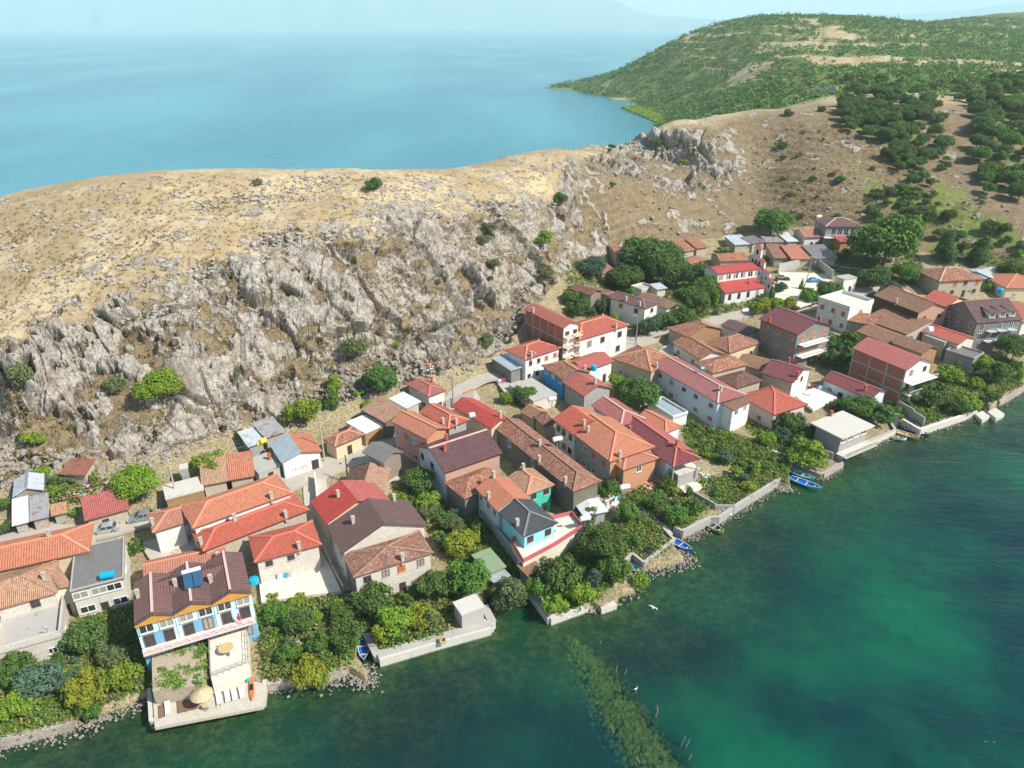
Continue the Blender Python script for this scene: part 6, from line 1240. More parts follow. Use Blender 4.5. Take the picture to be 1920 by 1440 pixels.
def chair(px, py, z, label):
    if z is None: z = G(px, py)[1]+.3
    r = empty('plastic_chair', P(px, py, z), label, 'chair', 'plastic chairs in the yards', rnd(0, 6)); mb = MB(); mb.box((0, 0, .43), (.48, .46, .04)); mb.build('seat', 'white paint', r); mb = MB(); mb.bar((0, .22, .43), (0, .3, .88), .46, .04); mb.build('backrest', 'white paint', r)
    for sx in (-.2, .2):
        for sy in (-.2, .2): mb = MB(); mb.bar((sx, sy, 0), (sx*.9, sy*.9, .43), .05); mb.build('leg', 'white paint', r)
def heap(px, py, label, mats, n_=70, sp=1.4, seed=1):
    rs_ = np.random.RandomState(seed); p, g_ = G(px, py); mb = MB()
    for i_ in range(n_):
        x, y = rs_.normal(0, sp*.5, 2); zz = max(0, .8-.5*math.hypot(x, y)/sp)*rs_.rand()+.15; mb.box((x, y, zz), (rs_.uniform(.1, .7), rs_.uniform(.08, .35), rs_.uniform(.04, .25)), rs_.rand()*6, rs_.randint(len(mats)))
    o = mb.build('rubbish_heap', mats); o.location = (p.x, p.y, g_); tag(o, label, 'heap', None, 'stuff')
for a in ((150, 925, 'grey and white junk heap among the sheds at the cliff foot', ['rubble', 'white sheet', 'grey wood', 'brick chimney'], 120, 2.6, 1), (178, 905, 'heap of planks and tin right of the rusty hut', ['grey wood', 'white sheet', 'rust sheet'], 90, 2.2, 2), (1212, 912, 'heap of broken orange tiles and white bricks below the brick corner', ['brick chimney', 'white plaster', 'orange shutter', 'pale concrete'], 150, 2.2, 3), (1072, 1020, 'heap of pale rubbish under the rose parapet', ['white plaster', 'tank blue', 'boat wood', 'pale concrete'], 90, 1.8, 4), (800, 690, 'pile of old doors and boards at the cliff foot above the small rose roofed house', ['grey wood', 'white paint', 'brick chimney'], 80, 2, 5), (590, 1090, 'pile of boxes and rubble on the cream patio', ['brick chimney', 'tank blue', 'pale concrete', 'white plaster'], 50, 1.2, 6), (1130, 590, 'low junk pile by the grove behind the big white house', ['grey wood', 'white sheet'], 50, 1.6, 7), (1505, 745, 'white cluttered tarpaulins on the terrace of the maroon stone house', ['white paint', 'cloth white', 'red plastic', 'cloth blue'], 90, 1.8, 8), (560, 1215, 'grey rubble pile in the lower garden', ['rubble', 'pale concrete'], 60, 1.6, 9), (1325, 895, 'pale slabs lying beside the porch garage', ['pale concrete', 'white plaster'], 40, 1.5, 10)): heap(*a)
for a in ((560, 1100, None, 'wooden crate on the cream patio beside the lane'), (330, 1040, None, 'wooden crate in the courtyard left of the big orange house'), (880, 785, None, 'wooden crate in the lane yard behind the twin roofs'), (1240, 892, None, 'wooden crate near the brick corner stair'), (1515, 745, None, 'wooden crate on the white terrace of the maroon stone house'), (1130, 942, None, 'wooden crate in the sunny yard by the tarpaulin shelter'), (830, 1205, 1.3, 'wooden crate on the long pale quay'), (60, 1190, None, 'wooden crate on the roof edge of the terrace house')): crate(*a)
for a in ((520, 1095, None, .3, 'washing line with white and coloured clothes on the cream patio'), (1150, 950, None, .8, 'washing line behind the white tarpaulin shelter'), (1530, 735, None, -.4, 'washing line on the white terrace of the maroon stone house'), (950, 722, None, .4, 'washing line in the yard by the turning place'), (1180, 708, None, .2, 'washing line behind the pink red roofed house')): laundry(*a)
for i_, (a, b, z_) in enumerate(((540, 1080, None), (552, 1076, None), (500, 1105, None), (418, 1215, 4.2), (434, 1228, 4.2), (1120, 935, None), (1512, 752, None), (1038, 1000, 5.3), (1060, 985, 5.3))):
    chair(a, b, z_, 'white plastic chair '+['on the cream patio, left of a close pair', 'on the cream patio, right of a close pair', 'alone at the front edge of the cream patio', 'left of the large round terrace table', 'right of the large round terrace table', 'in the yard of the tarpaulin shelter', 'on the white terrace of the maroon stone house', 'at the front of the rose parapet terrace', 'at the back of the rose parapet terrace'][i_])
# ------------------------------------------------------------------ sunken jetty and stakes
def rocks(name, pts, size, mat, squash=.6, seed=1):
    rs = np.random.RandomState(seed); bm = bmesh.new(); bmesh.ops.create_icosphere(bm, subdivisions=1, radius=1); bv = np.array([v_.co[:] for v_ in bm.verts]); bf = np.array([[v_.index for v_ in f_.verts] for f_ in bm.faces]); bm.free()
    V = []; F_ = []; n_ = len(bv)
    for i, (x, y, z, s_) in enumerate(pts):
        k_ = 1+rs.normal(0, .16, (n_, 1)); a = rs.rand()*6.28; c_, s2 = math.cos(a), math.sin(a); w_ = bv*k_*np.array([1, rs.uniform(.6, 1), squash])*s_*size
        V.append(np.stack([w_[:, 0]*c_-w_[:, 1]*s2+x, w_[:, 0]*s2+w_[:, 1]*c_+y, w_[:, 2]+z], 1)); F_.append(bf+i*n_)
    return link(name, npmesh(name, np.vstack(V), np.vstack(F_), [mat]))
simple('algae stone', (.28, .24, .055), .95, .8, 1.3); simple('bank stone', (.27, .235, .195), .95, .35, 1.2)
a_ = P(1065, 1185, 0); b_ = P(1262, 1470, 0); rs = np.random.RandomState(5); pts = []
dv = (b_-a_); nn = Vector((-dv.y, dv.x, 0)).normalized(); Ld = dv.length
for i in range(1900):
    t = rs.rand(); w_ = 2.5+1.4*min(1, t*2); s_ = rs.normal(0, .42)
    if abs(s_) > 1.3 or rs.rand() < .35*(math.sin(t*31)+math.sin(t*13+s_*4) > .7): continue
    p = a_+dv*t+nn*s_*w_; pts.append((p.x, p.y, -.6-.8*abs(s_)**1.5-rs.rand()*.35, rs.uniform(.45, 1.25)))
o = rocks('sunken_jetty', pts, .42, 'algae stone', .5); tag(o, 'sunken stone jetty covered in yellow green algae running out from the shore', 'jetty')
for i, (a, b, h_, ln_) in enumerate(((1155, 1262, 1.3, .1), (1170, 1266, 1.0, .35), (1192, 1300, 1.25, .1), (1228, 1346, 1.5, .3), (1234, 1338, 1.3, -.2), (1275, 1400, 1.6, .5), (1284, 1402, 1.4, .5), (1290, 1425, .8, .4), (1150, 1372, .7, -.2), (1200, 1430, .8, -.4), (1124, 1208, .5, .2))):
    p = P(a, b, 0); mb = MB(); mb.tube([(0, 0, -2.2), (ln_*.3, .1, 0), (ln_, .15, h_)], [.1, .09, .06], 6); o = mb.build('wooden_stake', 'grey wood'); o.location = p; tag(o, 'grey weathered wooden stake sticking out of the water beside the sunken jetty', 'stake', 'stakes along the sunken jetty')
def along(px, n, spread, z, smin, smax, seed):
    rs = np.random.RandomState(seed); P3 = [P(a, b, 0) for a, b in px]; out = []
    for i in range(n):
        k_ = rs.randint(len(P3)-1); p = P3[k_].lerp(P3[k_+1], rs.rand()); out.append((p.x+rs.normal(0, spread), p.y-abs(rs.normal(0, spread))*1.1+.3, z+rs.normal(0, .12), rs.uniform(smin, smax)))
    return out
for px, n_, sp, s_ in (([(0, 1400), (140, 1368), (200, 1338), (270, 1312)], 420, .9, 11), ([(500, 1290), (600, 1280), (655, 1264), (688, 1282), (690, 1262), (670, 1240)], 520, .9, 12), ([(1206, 1072), (1284, 1050), (1262, 1030)], 620, 1.1, 13), ([(1280, 1012), (1330, 987)], 200, .7, 14), ([(1345, 986), (1460, 914), (1480, 918)], 420, .6, 15), ([(1500, 885), (1540, 898), (1576, 878)], 200, .6, 16), ([(1160, 1115), (1192, 1100)], 160, .8, 17), ([(1620, 842), (1676, 818)], 120, .5, 18), ([(1722, 818), (1830, 780), (1880, 755), (1925, 730)], 420, .7, 19), ([(1100, 1146), (1157, 1136)], 90, .5, 21)):
    o = rocks('shore_rubble', along(px, n_, sp, .02, .4, 1.2, s_), .22, 'bank stone', .7, s_); tag(o, kind='stuff')
# small pale boulders lying in the dry grass of the hill
pts = []; rs = np.random.RandomState(18)
CLU = [(rs.uniform(-20, 1080), rs.uniform(0, 1)) for _ in range(230)]
for i in range(2300):
    cx, cf = CLU[rs.randint(len(CLU))]; a = cx+rs.normal(0, 11); top = float(np.interp(a, [0, 300, 450, 560, 850, 1110], [368, 325, 330, 323, 333, 290])); bot = float(np.interp(a, [0, 150, 300, 430, 560, 700, 900, 1030, 1100], [690, 640, 585, 500, 460, 430, 410, 390, 340]))
    b = top+4+(bot-top)*(cf**1.15)+rs.normal(0, 4.5)
    if b < top+2: continue
    p, g_ = G(a, b); pts.append((p.x, p.y, g_+.05, rs.uniform(.25, 1)**1.8*1.35))
simple('slope stone', (.25, .23, .20), .95, .3, 1.2); simple('hill stone', (.34, .315, .28), .95, .3, 1.2)
o = rocks('hill_stones', pts, .62, 'hill stone', .5, 29); tag(o, kind='stuff')
pts = []
for i in range(420):
    a = rs.uniform(1080, 1900); b = rs.uniform(float(np.interp(a, [1080, 1250, 1440, 1560, 1900], [330, 260, 215, 200, 190]))+6, float(np.interp(a, [1080, 1290, 1520, 1640, 1920], [480, 450, 420, 420, 460])))
    p, g_ = G(a, b); pts.append((p.x, p.y, g_+.05, rs.uniform(.3, 1)**2*1.8))
o = rocks('slope_stones', pts, .7, 'slope stone', .55, 30); tag(o, kind='stuff')
# scree and junk at the foot of the cliff
pts = []; rs = np.random.RandomState(8)
for i in range(1300):
    a = rs.uniform(0, 1000); f_ = float(np.interp(a, [0, 140, 300, 450, 570, 700, 860, 945, 1000], [905, 905, 860, 790, 775, 725, 690, 660, 560])); p, g_ = G(a, f_-rs.uniform(-15, 60)); pts.append((p.x, p.y, g_+.1, rs.uniform(.4, 1.6)**1.5))
o = rocks('scree', pts, .42, 'bank stone', .75, 9); tag(o, kind='stuff')
# ------------------------------------------------------------------ plants
def leafcloud(lobes, n, leaf, seed, up=.0, deep=.35):
    rs = np.random.RandomState(seed); L_ = np.array(lobes, float); wgt = L_[:, 3]**2; wgt /= wgt.sum()
    k = rs.choice(len(L_), n, p=wgt); d = rs.normal(size=(n, 3)); d /= np.linalg.norm(d, axis=1)[:, None]; d[:, 2] = np.where(d[:, 2] < -.85, -d[:, 2], d[:, 2])
    rad = L_[k, 3]*(1-deep*rs.rand(n)**1.8+rs.normal(0, .10, n)); sq = L_[k, 4] if L_.shape[1] > 4 else np.ones(n)
    c = L_[k, :3]+d*rad[:, None]*np.stack([np.ones(n), np.ones(n), sq], 1)
    nn = d+rs.normal(0, .55, (n, 3))+np.array([0, 0, .25+up]); nn /= np.linalg.norm(nn, axis=1)[:, None]
    t = np.cross(nn, rs.normal(size=(n, 3))); t /= np.linalg.norm(t, axis=1)[:, None]; b = np.cross(nn, t)
    s = leaf*rs.uniform(.6, 1.3, n)[:, None]
    v = np.stack([c-t*s-b*s*.35, c+t*s*.1-b*s*.75, c+t*s+b*s*.3, c-t*s*.15+b*s*.8], 1)
    v[:, 2] += nn*s*.25
    return v.reshape(-1, 3)
def crown_mesh(name, lobes, n, leaf, seed, mat, **k):
    v = leafcloud(lobes, n, leaf, seed, **k); f = np.arange(len(v)).reshape(-1, 4)[:, ::-1]
    return npmesh(name, v, f, [mat])
def lobes_round(seed, nl=9, flat=.8):
    rs = np.random.RandomState(seed); out = [(0, 0, 0, .62, flat)]
    for i in range(nl):
        a = 2*math.pi*(i+rs.rand()*.7)/nl; e = rs.uniform(-.35, .75); r = rs.uniform(.30, .46); q = 1-r*.85
        out.append((q*math.cos(a)*math.cos(e), q*math.sin(a)*math.cos(e), q*math.sin(e)*flat, r, .9))
    out.append((rs.uniform(-.2, .2), rs.uniform(-.2, .2), .55*flat, .38, .9)); return out
PROTO = {}
def proto(kind, size, var):
    k = (kind, size, var)
    if k in PROTO: return PROTO[k]
    r = {'s': 1.2, 'm': 2.6, 'l': 5.0}[size]; n = {'s': 650, 'm': 2600, 'l': 7500}[size]; lf = {'s': .13, 'm': .18, 'l': .24}[size]/r
    if kind == 'round': lb = lobes_round(var*13+7, {'s': 6, 'm': 9, 'l': 14}[size], .82)
    elif kind == 'tall': lb = [(rnd(-.25, .25), rnd(-.25, .25), z, .52-.12*abs(z), 1) for z in (-.7, -.35, 0, .35, .7, 1.0)]+[(.4*math.cos(a), .4*math.sin(a), rnd(-.6, .7), .33, 1) for a in (0, 1.3, 2.6, 4, 5.2)]
    elif kind == 'cone': lb = [(0, 0, -1+.28*i, .62*(1-i/9.5)+.05, 1) for i in range(9)]
    elif kind == 'willow': lb = [(.55*math.cos(a), .55*math.sin(a), rnd(-.25, .45), .42, 1.35) for a in np.linspace(0, 6, 8)]+[(0, 0, .5, .5, .9)]
    else: lb = [(rnd(-.6, .6), rnd(-.6, .6), rnd(-.2, .1), rnd(.3, .45), .7) for i in range(7)]
    lb = [(a*r*rnd(.88, 1.2), b*r*rnd(.88, 1.2), c*r*rnd(.85, 1.15), d*r*rnd(.75, 1.1), e) for a, b, c, d, e in lb]
    PROTO[k] = (crown_mesh('crown', lb, n, lf*r, var*31+len(kind), 'green leaves', up=-.6 if kind == 'willow' else 0), r); return PROTO[k]
def trunk_mesh(var):
    rs = random.Random(var); mb = MB(); mb.tube([(0, 0, -.6), (rs.uniform(-.05, .05), 0, .4), (rs.uniform(-.12, .12), rs.uniform(-.1, .1), 1.0)], [.12, .09, .06], 7, cap=False)
    for i in range(4):
        a = i*1.6+rs.random(); mb.tube([(0, 0, .55+.1*i), (.28*math.cos(a), .28*math.sin(a), .95+.08*i), (.5*math.cos(a), .5*math.sin(a), 1.3)], [.05, .035, .015], 5, cap=False)
    return mb.build('trunk', 'bark', wrap=False)
TRK = [trunk_mesh(i) for i in range(3)]
LM = {'d': 'dark leaves', 'g': 'green leaves', 'b': 'bright leaves', 'y': 'yellow leaves', 'o': 'olive leaves', 'u': 'bluish leaves', 'r': 'dry leaves', 'h': 'hill leaves'}
LN = {'d': 'dark green', 'g': 'green', 'b': 'bright green', 'y': 'yellow', 'o': 'olive green', 'u': 'blue green', 'r': 'dry brown', 'h': 'dark'}
TREEPOS = []
def tree_at(x, y, zg, r, mat='g', kind='round', label=None, name='tree', group=None, hk=1.0):
    size = 's' if r < 1.7 else 'm' if r < 3.6 else 'l'; me, pr = proto(kind, size, random.randrange(3)); s = r/pr; th = r*(.68 if kind != 'shrub' else .35)*hk
    if name == 'shrub': th = r*.45
    e = empty(name, (x, y, zg), label, name.replace('_', ' ') if name in ('tree', 'shrub', 'bush') else name.split('_')[-1], group, rnd(0, 6.28))
    t = link('trunk', random.choice(TRK), e, (0, 0, 0), 0, (r*.42, r*.42, th*1.0)); c = link('crown', me, e, (0, 0, th+r*.18), 0, (s*rnd(.92, 1.08), s*rnd(.92, 1.08), s*rnd(.85, 1.05)*(1 if kind != 'cone' else 1.5)))
    c.material_slots[0].link = 'OBJECT'; c.material_slots[0].material = M[LM[mat]]; TREEPOS.append((x, y, r)); return e
def tree(px, py, rpx, mat='g', kind='round', label=None, name='tree', group=None, hk=1.0):
    r = 3.; 
    for _ in range(3):
        p, g_ = G(px, py, r*(.86*hk if name != 'shrub' else .6)); r = rpx*((p-cam.location).length)/FPX*.93
    return tree_at(p.x, p.y, g_, r, mat, kind, label, name, group, hk)
for a in [
 # left gardens
 (252, 905, 42, 'b', 'round', 'large bright green tree behind the parked silver and grey cars'), (390, 868, 32, 'b', 'round', 'round bright green tree behind the broken orange tile shed'), (295, 722, 38, 'b', 'round', 'bushy bright green tree growing out of the cliff at the left'), (565, 768, 34, 'b', 'round', 'tall bright green tree at the cliff foot behind the rusty tin shed'), (626, 722, 22, 'b', 'tall', 'upper of two trees in the rock cleft at the cliff foot'), (622, 752, 22, 'g', 'tall', 'lower of two trees in the rock cleft'), (710, 712, 34, 'd', 'round', 'big dark tree left of the small rose roofed house'), (665, 650, 25, 'o', 'round', 'grey green tree at the cliff foot above the rock cleft'),
 (158, 1195, 34, 'd', 'round', 'large dark tree right of the stone terrace house'), (165, 1290, 34, 'y', 'round', 'yellow green tree near the left shore'), (222, 1268, 32, 'b', 'round', 'bright green tree left of the reed pergola'), (215, 1235, 26, 'o', 'round', 'olive tree between the grey flat house and the reed pergola'), (130, 1280, 24, 'u', 'round', 'dull green bushy tree on the left bank'), (70, 1275, 36, 'u', 'round', 'wide blue green tree in the lower left garden'), (25, 1255, 28, 'd', 'round', 'dark tree by the left edge below the terrace house'), (165, 1330, 24, 'g', 'willow', 'small weeping tree at the left water edge'), (35, 1320, 28, 'b', 'round', 'bright bushy tree above the stone bank at lower left'), (255, 1025, 16, 'g', 'round', 'small green tree in the alley right of the grey flat roof'),
 (575, 1262, 34, 'y', 'round', 'vivid yellow tree at the shore right of the sun deck'), (600, 1275, 20, 'b', 'willow', 'pale green tree touching the vivid yellow tree'), (560, 1165, 30, 'd', 'round', 'dark garden tree right of the blue guest house'), (520, 1150, 24, 'g', 'round', 'green tree beside the right corner of the blue guest house'), (600, 1205, 26, 'g', 'round', 'green tree in the middle of the lower garden'), (650, 1190, 34, 'd', 'round', 'dark tree beside the narrow boat slot'), (640, 1150, 26, 'g', 'round', 'leafy green tree below the lane end'), (700, 1125, 42, 'd', 'round', 'large dark tree in front of the clay hipped stone house'), (740, 1165, 34, 'b', 'round', 'bright green tree above the quay wall'), (715, 1190, 22, 'y', 'round', 'yellowish tree at the corner of the quay'), (790, 1155, 30, 'y', 'round', 'yellow green vines in the quay garden'), (810, 1098, 34, 'd', 'round', 'dark tree right of the clay hipped stone house'), (880, 1085, 44, 'g', 'round', 'big round green tree behind the concrete boat hut'), (955, 1115, 44, 'o', 'willow', 'big feathery willow hanging over the water beside the boat hut'),
 (845, 985, 24, 'o', 'round', 'olive tree in the orchard below the mottled tile house'), (860, 1020, 30, 'y', 'round', 'yellow green orchard tree right of the clay hipped house'), (828, 1010, 20, 'b', 'round', 'bright orchard tree beside the clay hipped house'), (880, 1005, 22, 'y', 'round', 'yellow green orchard tree near the long grey wall'), (785, 900, 30, 'd', 'round', 'dark tree in the garden left of the plum roofed house'), (800, 940, 26, 'b', 'round', 'bright vine covered trellis below the plum roofed house'), (745, 935, 20, 'b', 'round', 'bright green tree right of the plank barn'),
 (1050, 1080, 44, 'd', 'round', 'large dark tree below the rose parapet terrace'), (1130, 1020, 48, 'd', 'round', 'largest dark tree in the shore gardens right of the cyan house'), (1150, 1065, 36, 'g', 'round', 'green tree near the inlet with the dark boat'), (1010, 1100, 30, 'g', 'round', 'green tree at the end of the long grey wall'), (1085, 1110, 30, 'b', 'round', 'bright ivy covered tree on the concrete quay'), (1040, 1135, 24, 'b', 'round', 'bright bushy tree at the quay corner'), (1200, 1092, 20, 'b', 'willow', 'feathery pale tree at the water edge by the inlet'), (1175, 960, 26, 'g', 'round', 'green tree left of the square garden plot'), (1100, 965, 24, 'd', 'round', 'dark tree between the tarpaulin shelter and rose terrace'), (1140, 915, 22, 'g', 'round', 'green tree in front of the end wall of the very long old house'),
 (1225, 945, 20, 'd', 'round', 'dark tree left of the garden path'), (1268, 965, 26, 'g', 'round', 'broad green tree above the lime green boat'), (1300, 950, 18, 'd', 'round', 'dark tree beside the block wall near the lime boat'), (1250, 905, 18, 'g', 'round', 'green tree below the brick corner of the layered orange roof house'), (1513, 853, 33, 'b', 'round', 'round bright tree on the stone quay beside the teal boats'), (1475, 790, 26, 'd', 'round', 'dark round tree in front of the bright red hipped house'), (1200, 735, 44, 'd', 'round', 'large grey green tree between the blue house and the long white house'), (1160, 720, 24, 'b', 'round', 'bright green tree behind the wine red roof'), (985, 740, 24, 'g', 'round', 'green tree in the walled yard above the old shed'), (950, 745, 16, 'b', 'round', 'small bright tree by the turning place'),
 (1215, 480, 58, 'd', 'round', 'giant dark green tree dominating the grove below the slope'), (1250, 505, 40, 'd', 'round', 'dark tree right of the giant tree'), (1107, 500, 32, 'u', 'round', 'blue green tree at the foot of the rocks left of the grove'), (1175, 520, 34, 'd', 'round', 'dark tree in front of the giant tree'), (1180, 560, 20, 'g', 'tall', 'slim tree behind the white brown roofed house'), (1085, 575, 24, 'd', 'round', 'dark tree behind the tall balconied building'), (1070, 555, 18, 'g', 'round', 'green tree at the rock foot above the tall building'), (1135, 570, 22, 'o', 'round', 'olive tree left of the white house with brown roof'), (1140, 610, 20, 'g', 'round', 'green tree behind the big red hipped roof'),
 (1215, 610, 24, 'u', 'round', 'blue green tree in front of the white brown roofed house'), (1245, 600, 24, 'd', 'round', 'dark tree right of the white brown roofed house'), (1280, 590, 26, 'g', 'round', 'green tree above the courtyard house'), (1295, 560, 34, 'd', 'round', 'dark tree left of the church'), (1325, 540, 28, 'g', 'round', 'green tree at the corner of the church'), (1310, 515, 28, 'd', 'round', 'dark bushy tree behind the church corner'), (1400, 547, 12, 'd', 'cone', 'small dark cypress in front of the church, leftmost'), (1425, 545, 13, 'd', 'cone', 'dark cypress in front of the church facade'), (1447, 552, 11, 'd', 'cone', 'slender dark cypress at the church steps'), (1464, 540, 14, 'u', 'round', 'blue spruce beside the church car park'), (1503, 537, 10, 'd', 'cone', 'dark conical tree in front of the car park'), (1425, 575, 20, 'y', 'round', 'yellow green tree below the church'), (1450, 572, 20, 'b', 'round', 'bright tree below the church steps'), (1475, 570, 20, 'y', 'round', 'yellow green round tree below the car park'), (1520, 555, 20, 'g', 'round', 'green tree right of the car park'), (1555, 545, 24, 'd', 'round', 'big dark round tree left of the white transformer hut'), (1567, 540, 14, 'b', 'round', 'bright half of the round tree beside the transformer hut'),
 (1448, 415, 36, 'g', 'round', 'broad green tree behind the stone stables'), (1665, 450, 62, 'g', 'round', 'huge spreading tree right of the brown roofed villa'), (1730, 402, 24, 'd', 'round', 'dark tree on the slope above the huge spreading tree'), (1775, 468, 26, 'd', 'tall', 'dark tall tree behind the hipped house by the hillside'), (1840, 475, 24, 'd', 'tall', 'dark tree at the slope foot near the silver sheds'), (1700, 510, 24, 'g', 'round', 'round green tree left of the hipped house by the hillside'), (1640, 520, 28, 'd', 'round', 'dark tree right of the transformer hut'), (1670, 545, 22, 'u', 'round', 'blue green tree behind the long brown roofed house'), (1900, 505, 24, 'd', 'round', 'dark tree behind the cream house at the right edge'),
 (1560, 670, 22, 'd', 'round', 'dark tree left of the tall brick sided house'), (1590, 640, 22, 'g', 'round', 'green tree below the grey guest house'), (1548, 640, 18, 'd', 'round', 'dark tree at the foot of the grey guest house'), (1745, 735, 27, 'd', 'round', 'dark tree in front of the tall brick sided house'), (1780, 700, 22, 'b', 'round', 'bright green tree in the right gardens'), (1820, 755, 20, 'b', 'round', 'bright tree above the square concrete jetty'), (1800, 760, 20, 'd', 'round', 'dark tree behind the curved sea wall'), (1840, 680, 20, 'b', 'round', 'bright leafy tree below the dormer guest house'), (1905, 650, 28, 'd', 'round', 'dark tree at the right edge below the dormer guest house'), (1700, 740, 22, 'o', 'round', 'olive tree at the corner of the tall brick sided house'), (1612, 760, 30, 'g', 'round', 'green tree behind the flat roofed shore house'), (1650, 775, 24, 'd', 'round', 'dark tree right of the flat roofed shore house'), (1870, 700, 24, 'g', 'round', 'green tree near the right edge of the gardens'), (1862, 745, 12, 'd', 'round', 'small dark tree beside the white landing')]:
    tree(*a)
for a in [(45, 703, 28, 'o', 'round', 'olive green bush on a ledge of the cliff at the far left'), (215, 722, 20, 'o', 'round', 'small olive bush on the cliff between two larger ones'), (438, 704, 20, 'o', 'round', 'grey green bush on the rocks right of the cliff tree'), (60, 822, 22, 'b', 'shrub', 'bright bush low on the cliff at the left'), (190, 795, 10, 'o', 'shrub', 'tiny bush on the lower cliff at the left'), (702, 347, 19, 'd', 'round', 'dark round bush alone near the crest of the dry hill'), (482, 341, 9, 'o', 'round', 'tiny tree standing alone on the crest of the dry hill'), (908, 640, 22, 'o', 'round', 'grey green bush at the cliff foot left of the tall building'), (743, 648, 9, 'b', 'round', 'small bright bush on the cliff right of the grey green tree'), (1051, 372, 15, 'd', 'round', 'dark bush at the top edge of the cliff'), (918, 428, 16, 'o', 'round', 'olive bush on the upper cliff'), (905, 450, 14, 'o', 'round', 'olive bush just below another on the upper cliff'), (1018, 447, 20, 'b', 'round', 'bright bush on the steep slope below the cliff top bush'), (1022, 512, 18, 'o', 'round', 'olive bush low on the slope above the tall building'), (925, 495, 14, 'o', 'round', 'olive bush halfway down the cliff'), (1147, 274, 9, 'd', 'shrub', 'dark bush on the skyline beside the lake'), (1168, 268, 7, 'o', 'shrub', 'small bush on the skyline beside the dark one'), (1282, 302, 8, 'b', 'shrub', 'small bright bush on the rocky crag'), (1230, 265, 14, 'd', 'shrub', 'dark bush behind the crag at the skyline'), (1148, 343, 9, 'd', 'shrub', 'dark bush on the slope left of the crag'), (1575, 338, 10, 'd', 'round', 'small dark tree alone on the brown slope'), (1467, 272, 10, 'd', 'round', 'small green bush on the slope right of the crag'), (1480, 211, 9, 'd', 'round', 'dark bush on the plateau edge right of the crag'), (1541, 205, 8, 'd', 'round', 'small bush on the plateau edge near the grove'), (78, 880, 16, 'b', 'shrub', 'bright bush behind the shiny tin shed'), (120, 898, 18, 'o', 'shrub', 'olive bush over the rusty red tin hut'), (130, 960, 14, 'b', 'shrub', 'bright bush beside the tiny lean-to'), (15, 940, 22, 'g', 'shrub', 'green bush left of the patchwork tin shed'), (12, 985, 22, 'd', 'shrub', 'dark bush at the left edge below the patchwork shed'), (455, 810, 16, 'o', 'shrub', 'olive bush left of the rusty tin shed'), (670, 735, 14, 'b', 'shrub', 'ivy covered rock right of the rock cleft'), (690, 755, 14, 'b', 'shrub', 'ivy hanging above the white garage roof'), (1360, 466, 14, 'b', 'shrub', 'bright bush left of the stone stables'), (1640, 390, 14, 'd', 'shrub', 'dark bush behind the huge spreading tree'), (1690, 380, 14, 'd', 'shrub', 'dark bush on the slope left of the slope tree'), (1810, 540, 18, 'b', 'shrub', 'bright vine pergola in front of the hipped house by the hillside'), (1860, 535, 14, 'b', 'shrub', 'bright bush left of the cream house at the right edge')]:
    tree(*a, name='shrub')
# the grove and the scattered bushes of the slope
rs = np.random.RandomState(21)
def inpx(poly):
    xs = [q[0] for q in poly]; ys = [q[1] for q in poly]
    while True:
        a, b = rs.uniform(min(xs), max(xs)), rs.uniform(min(ys), max(ys))
        if inside(a, b, poly): return a, b
def scatter(poly, n, rmin, rmax, mats, labels, group, name='tree', kind='round', sep=.8):
    placed = []; tries = 0
    while len(placed) < n and tries < n*12:
        tries += 1; a, b = inpx(poly); p, g_ = G(a, b)
        if g_ < .8 or Ds(p.x, p.y) < 1.2 and p.y < 300: continue
        r = rs.uniform(rmin, rmax)
        if any((p.x-x)**2+(p.y-y)**2 < ((r+q)*sep)**2 for x, y, q in placed): continue
        if any(inside(p.x+dx*r*.6, p.y+dy*r*.6, f) for f in FOOT for dx, dy in ((0, 0), (1, 0), (-1, 0), (0, 1), (0, -1)) if abs(f[0][0]-p.x) < 30 and abs(f[0][1]-p.y) < 30): continue
        if any((p.x-x)**2+(p.y-y)**2 < (w_+r*.5)**2 for x, y, w_ in ROADP): continue
        m_ = mats[rs.randint(len(mats))]; lb = labels
        if callable(labels): lb = labels(m_, r, p)
        tree_at(p.x, p.y, g_, r, m_, kind if not isinstance(kind, (list, tuple)) else kind[rs.randint(len(kind))], lb, name, group); placed.append((p.x, p.y, r))
KEYS = [(k, v_[0].location) for k, v_ in HB.items() if len(k.split()) <= 7]
def near(m_, r, p):
    k, l = min(KEYS, key=lambda t: (t[1]-p).length); d = p-l; u1, v1 = proj(p.x, p.y, p.z); u2, v2 = proj(l.x, l.y, l.z)
    side = 'right of' if u1-u2 > abs(v1-v2) else 'left of' if u2-u1 > abs(v1-v2) else 'in front of' if v1 > v2 else 'behind'
    return ' '.join(('%s %s garden %s %s the %s' % ('big' if r > 1.9 else 'medium' if r > 1.3 else 'low', LN[m_], 'tree' if r > 2.2 else 'bush', side, k)).split()[:16])
def zone(what, w0=1570, w1=1920, h0=150, h1=400):
    def f(m_, r, p):
        u, v_ = proj(p.x, p.y, p.z); a = ('far left', 'left', 'centre left', 'centre', 'centre right', 'right', 'far right')[min(6, max(0, int((u-w0)/(w1-w0)*7)))]; b = ('topmost', 'upper', 'upper middle', 'lower middle', 'lower', 'bottom')[min(5, max(0, int((v_-h0)/(h1-h0)*6)))]
        return '%s %s %s, %s %s' % ('large' if r > 3.4 else 'medium sized' if r > 2.4 else 'small', LN[m_], what, b, a)
    return f
scatter([(1570, 190), (1640, 172), (1740, 180), (1770, 240), (1765, 300), (1700, 320), (1650, 290), (1600, 260), (1575, 240)], 85, 2.2, 4.4, 'ddh', zone('tree in the dense grove', 1570, 1770, 175, 320), 'trees of the grove on the slope', sep=.55)
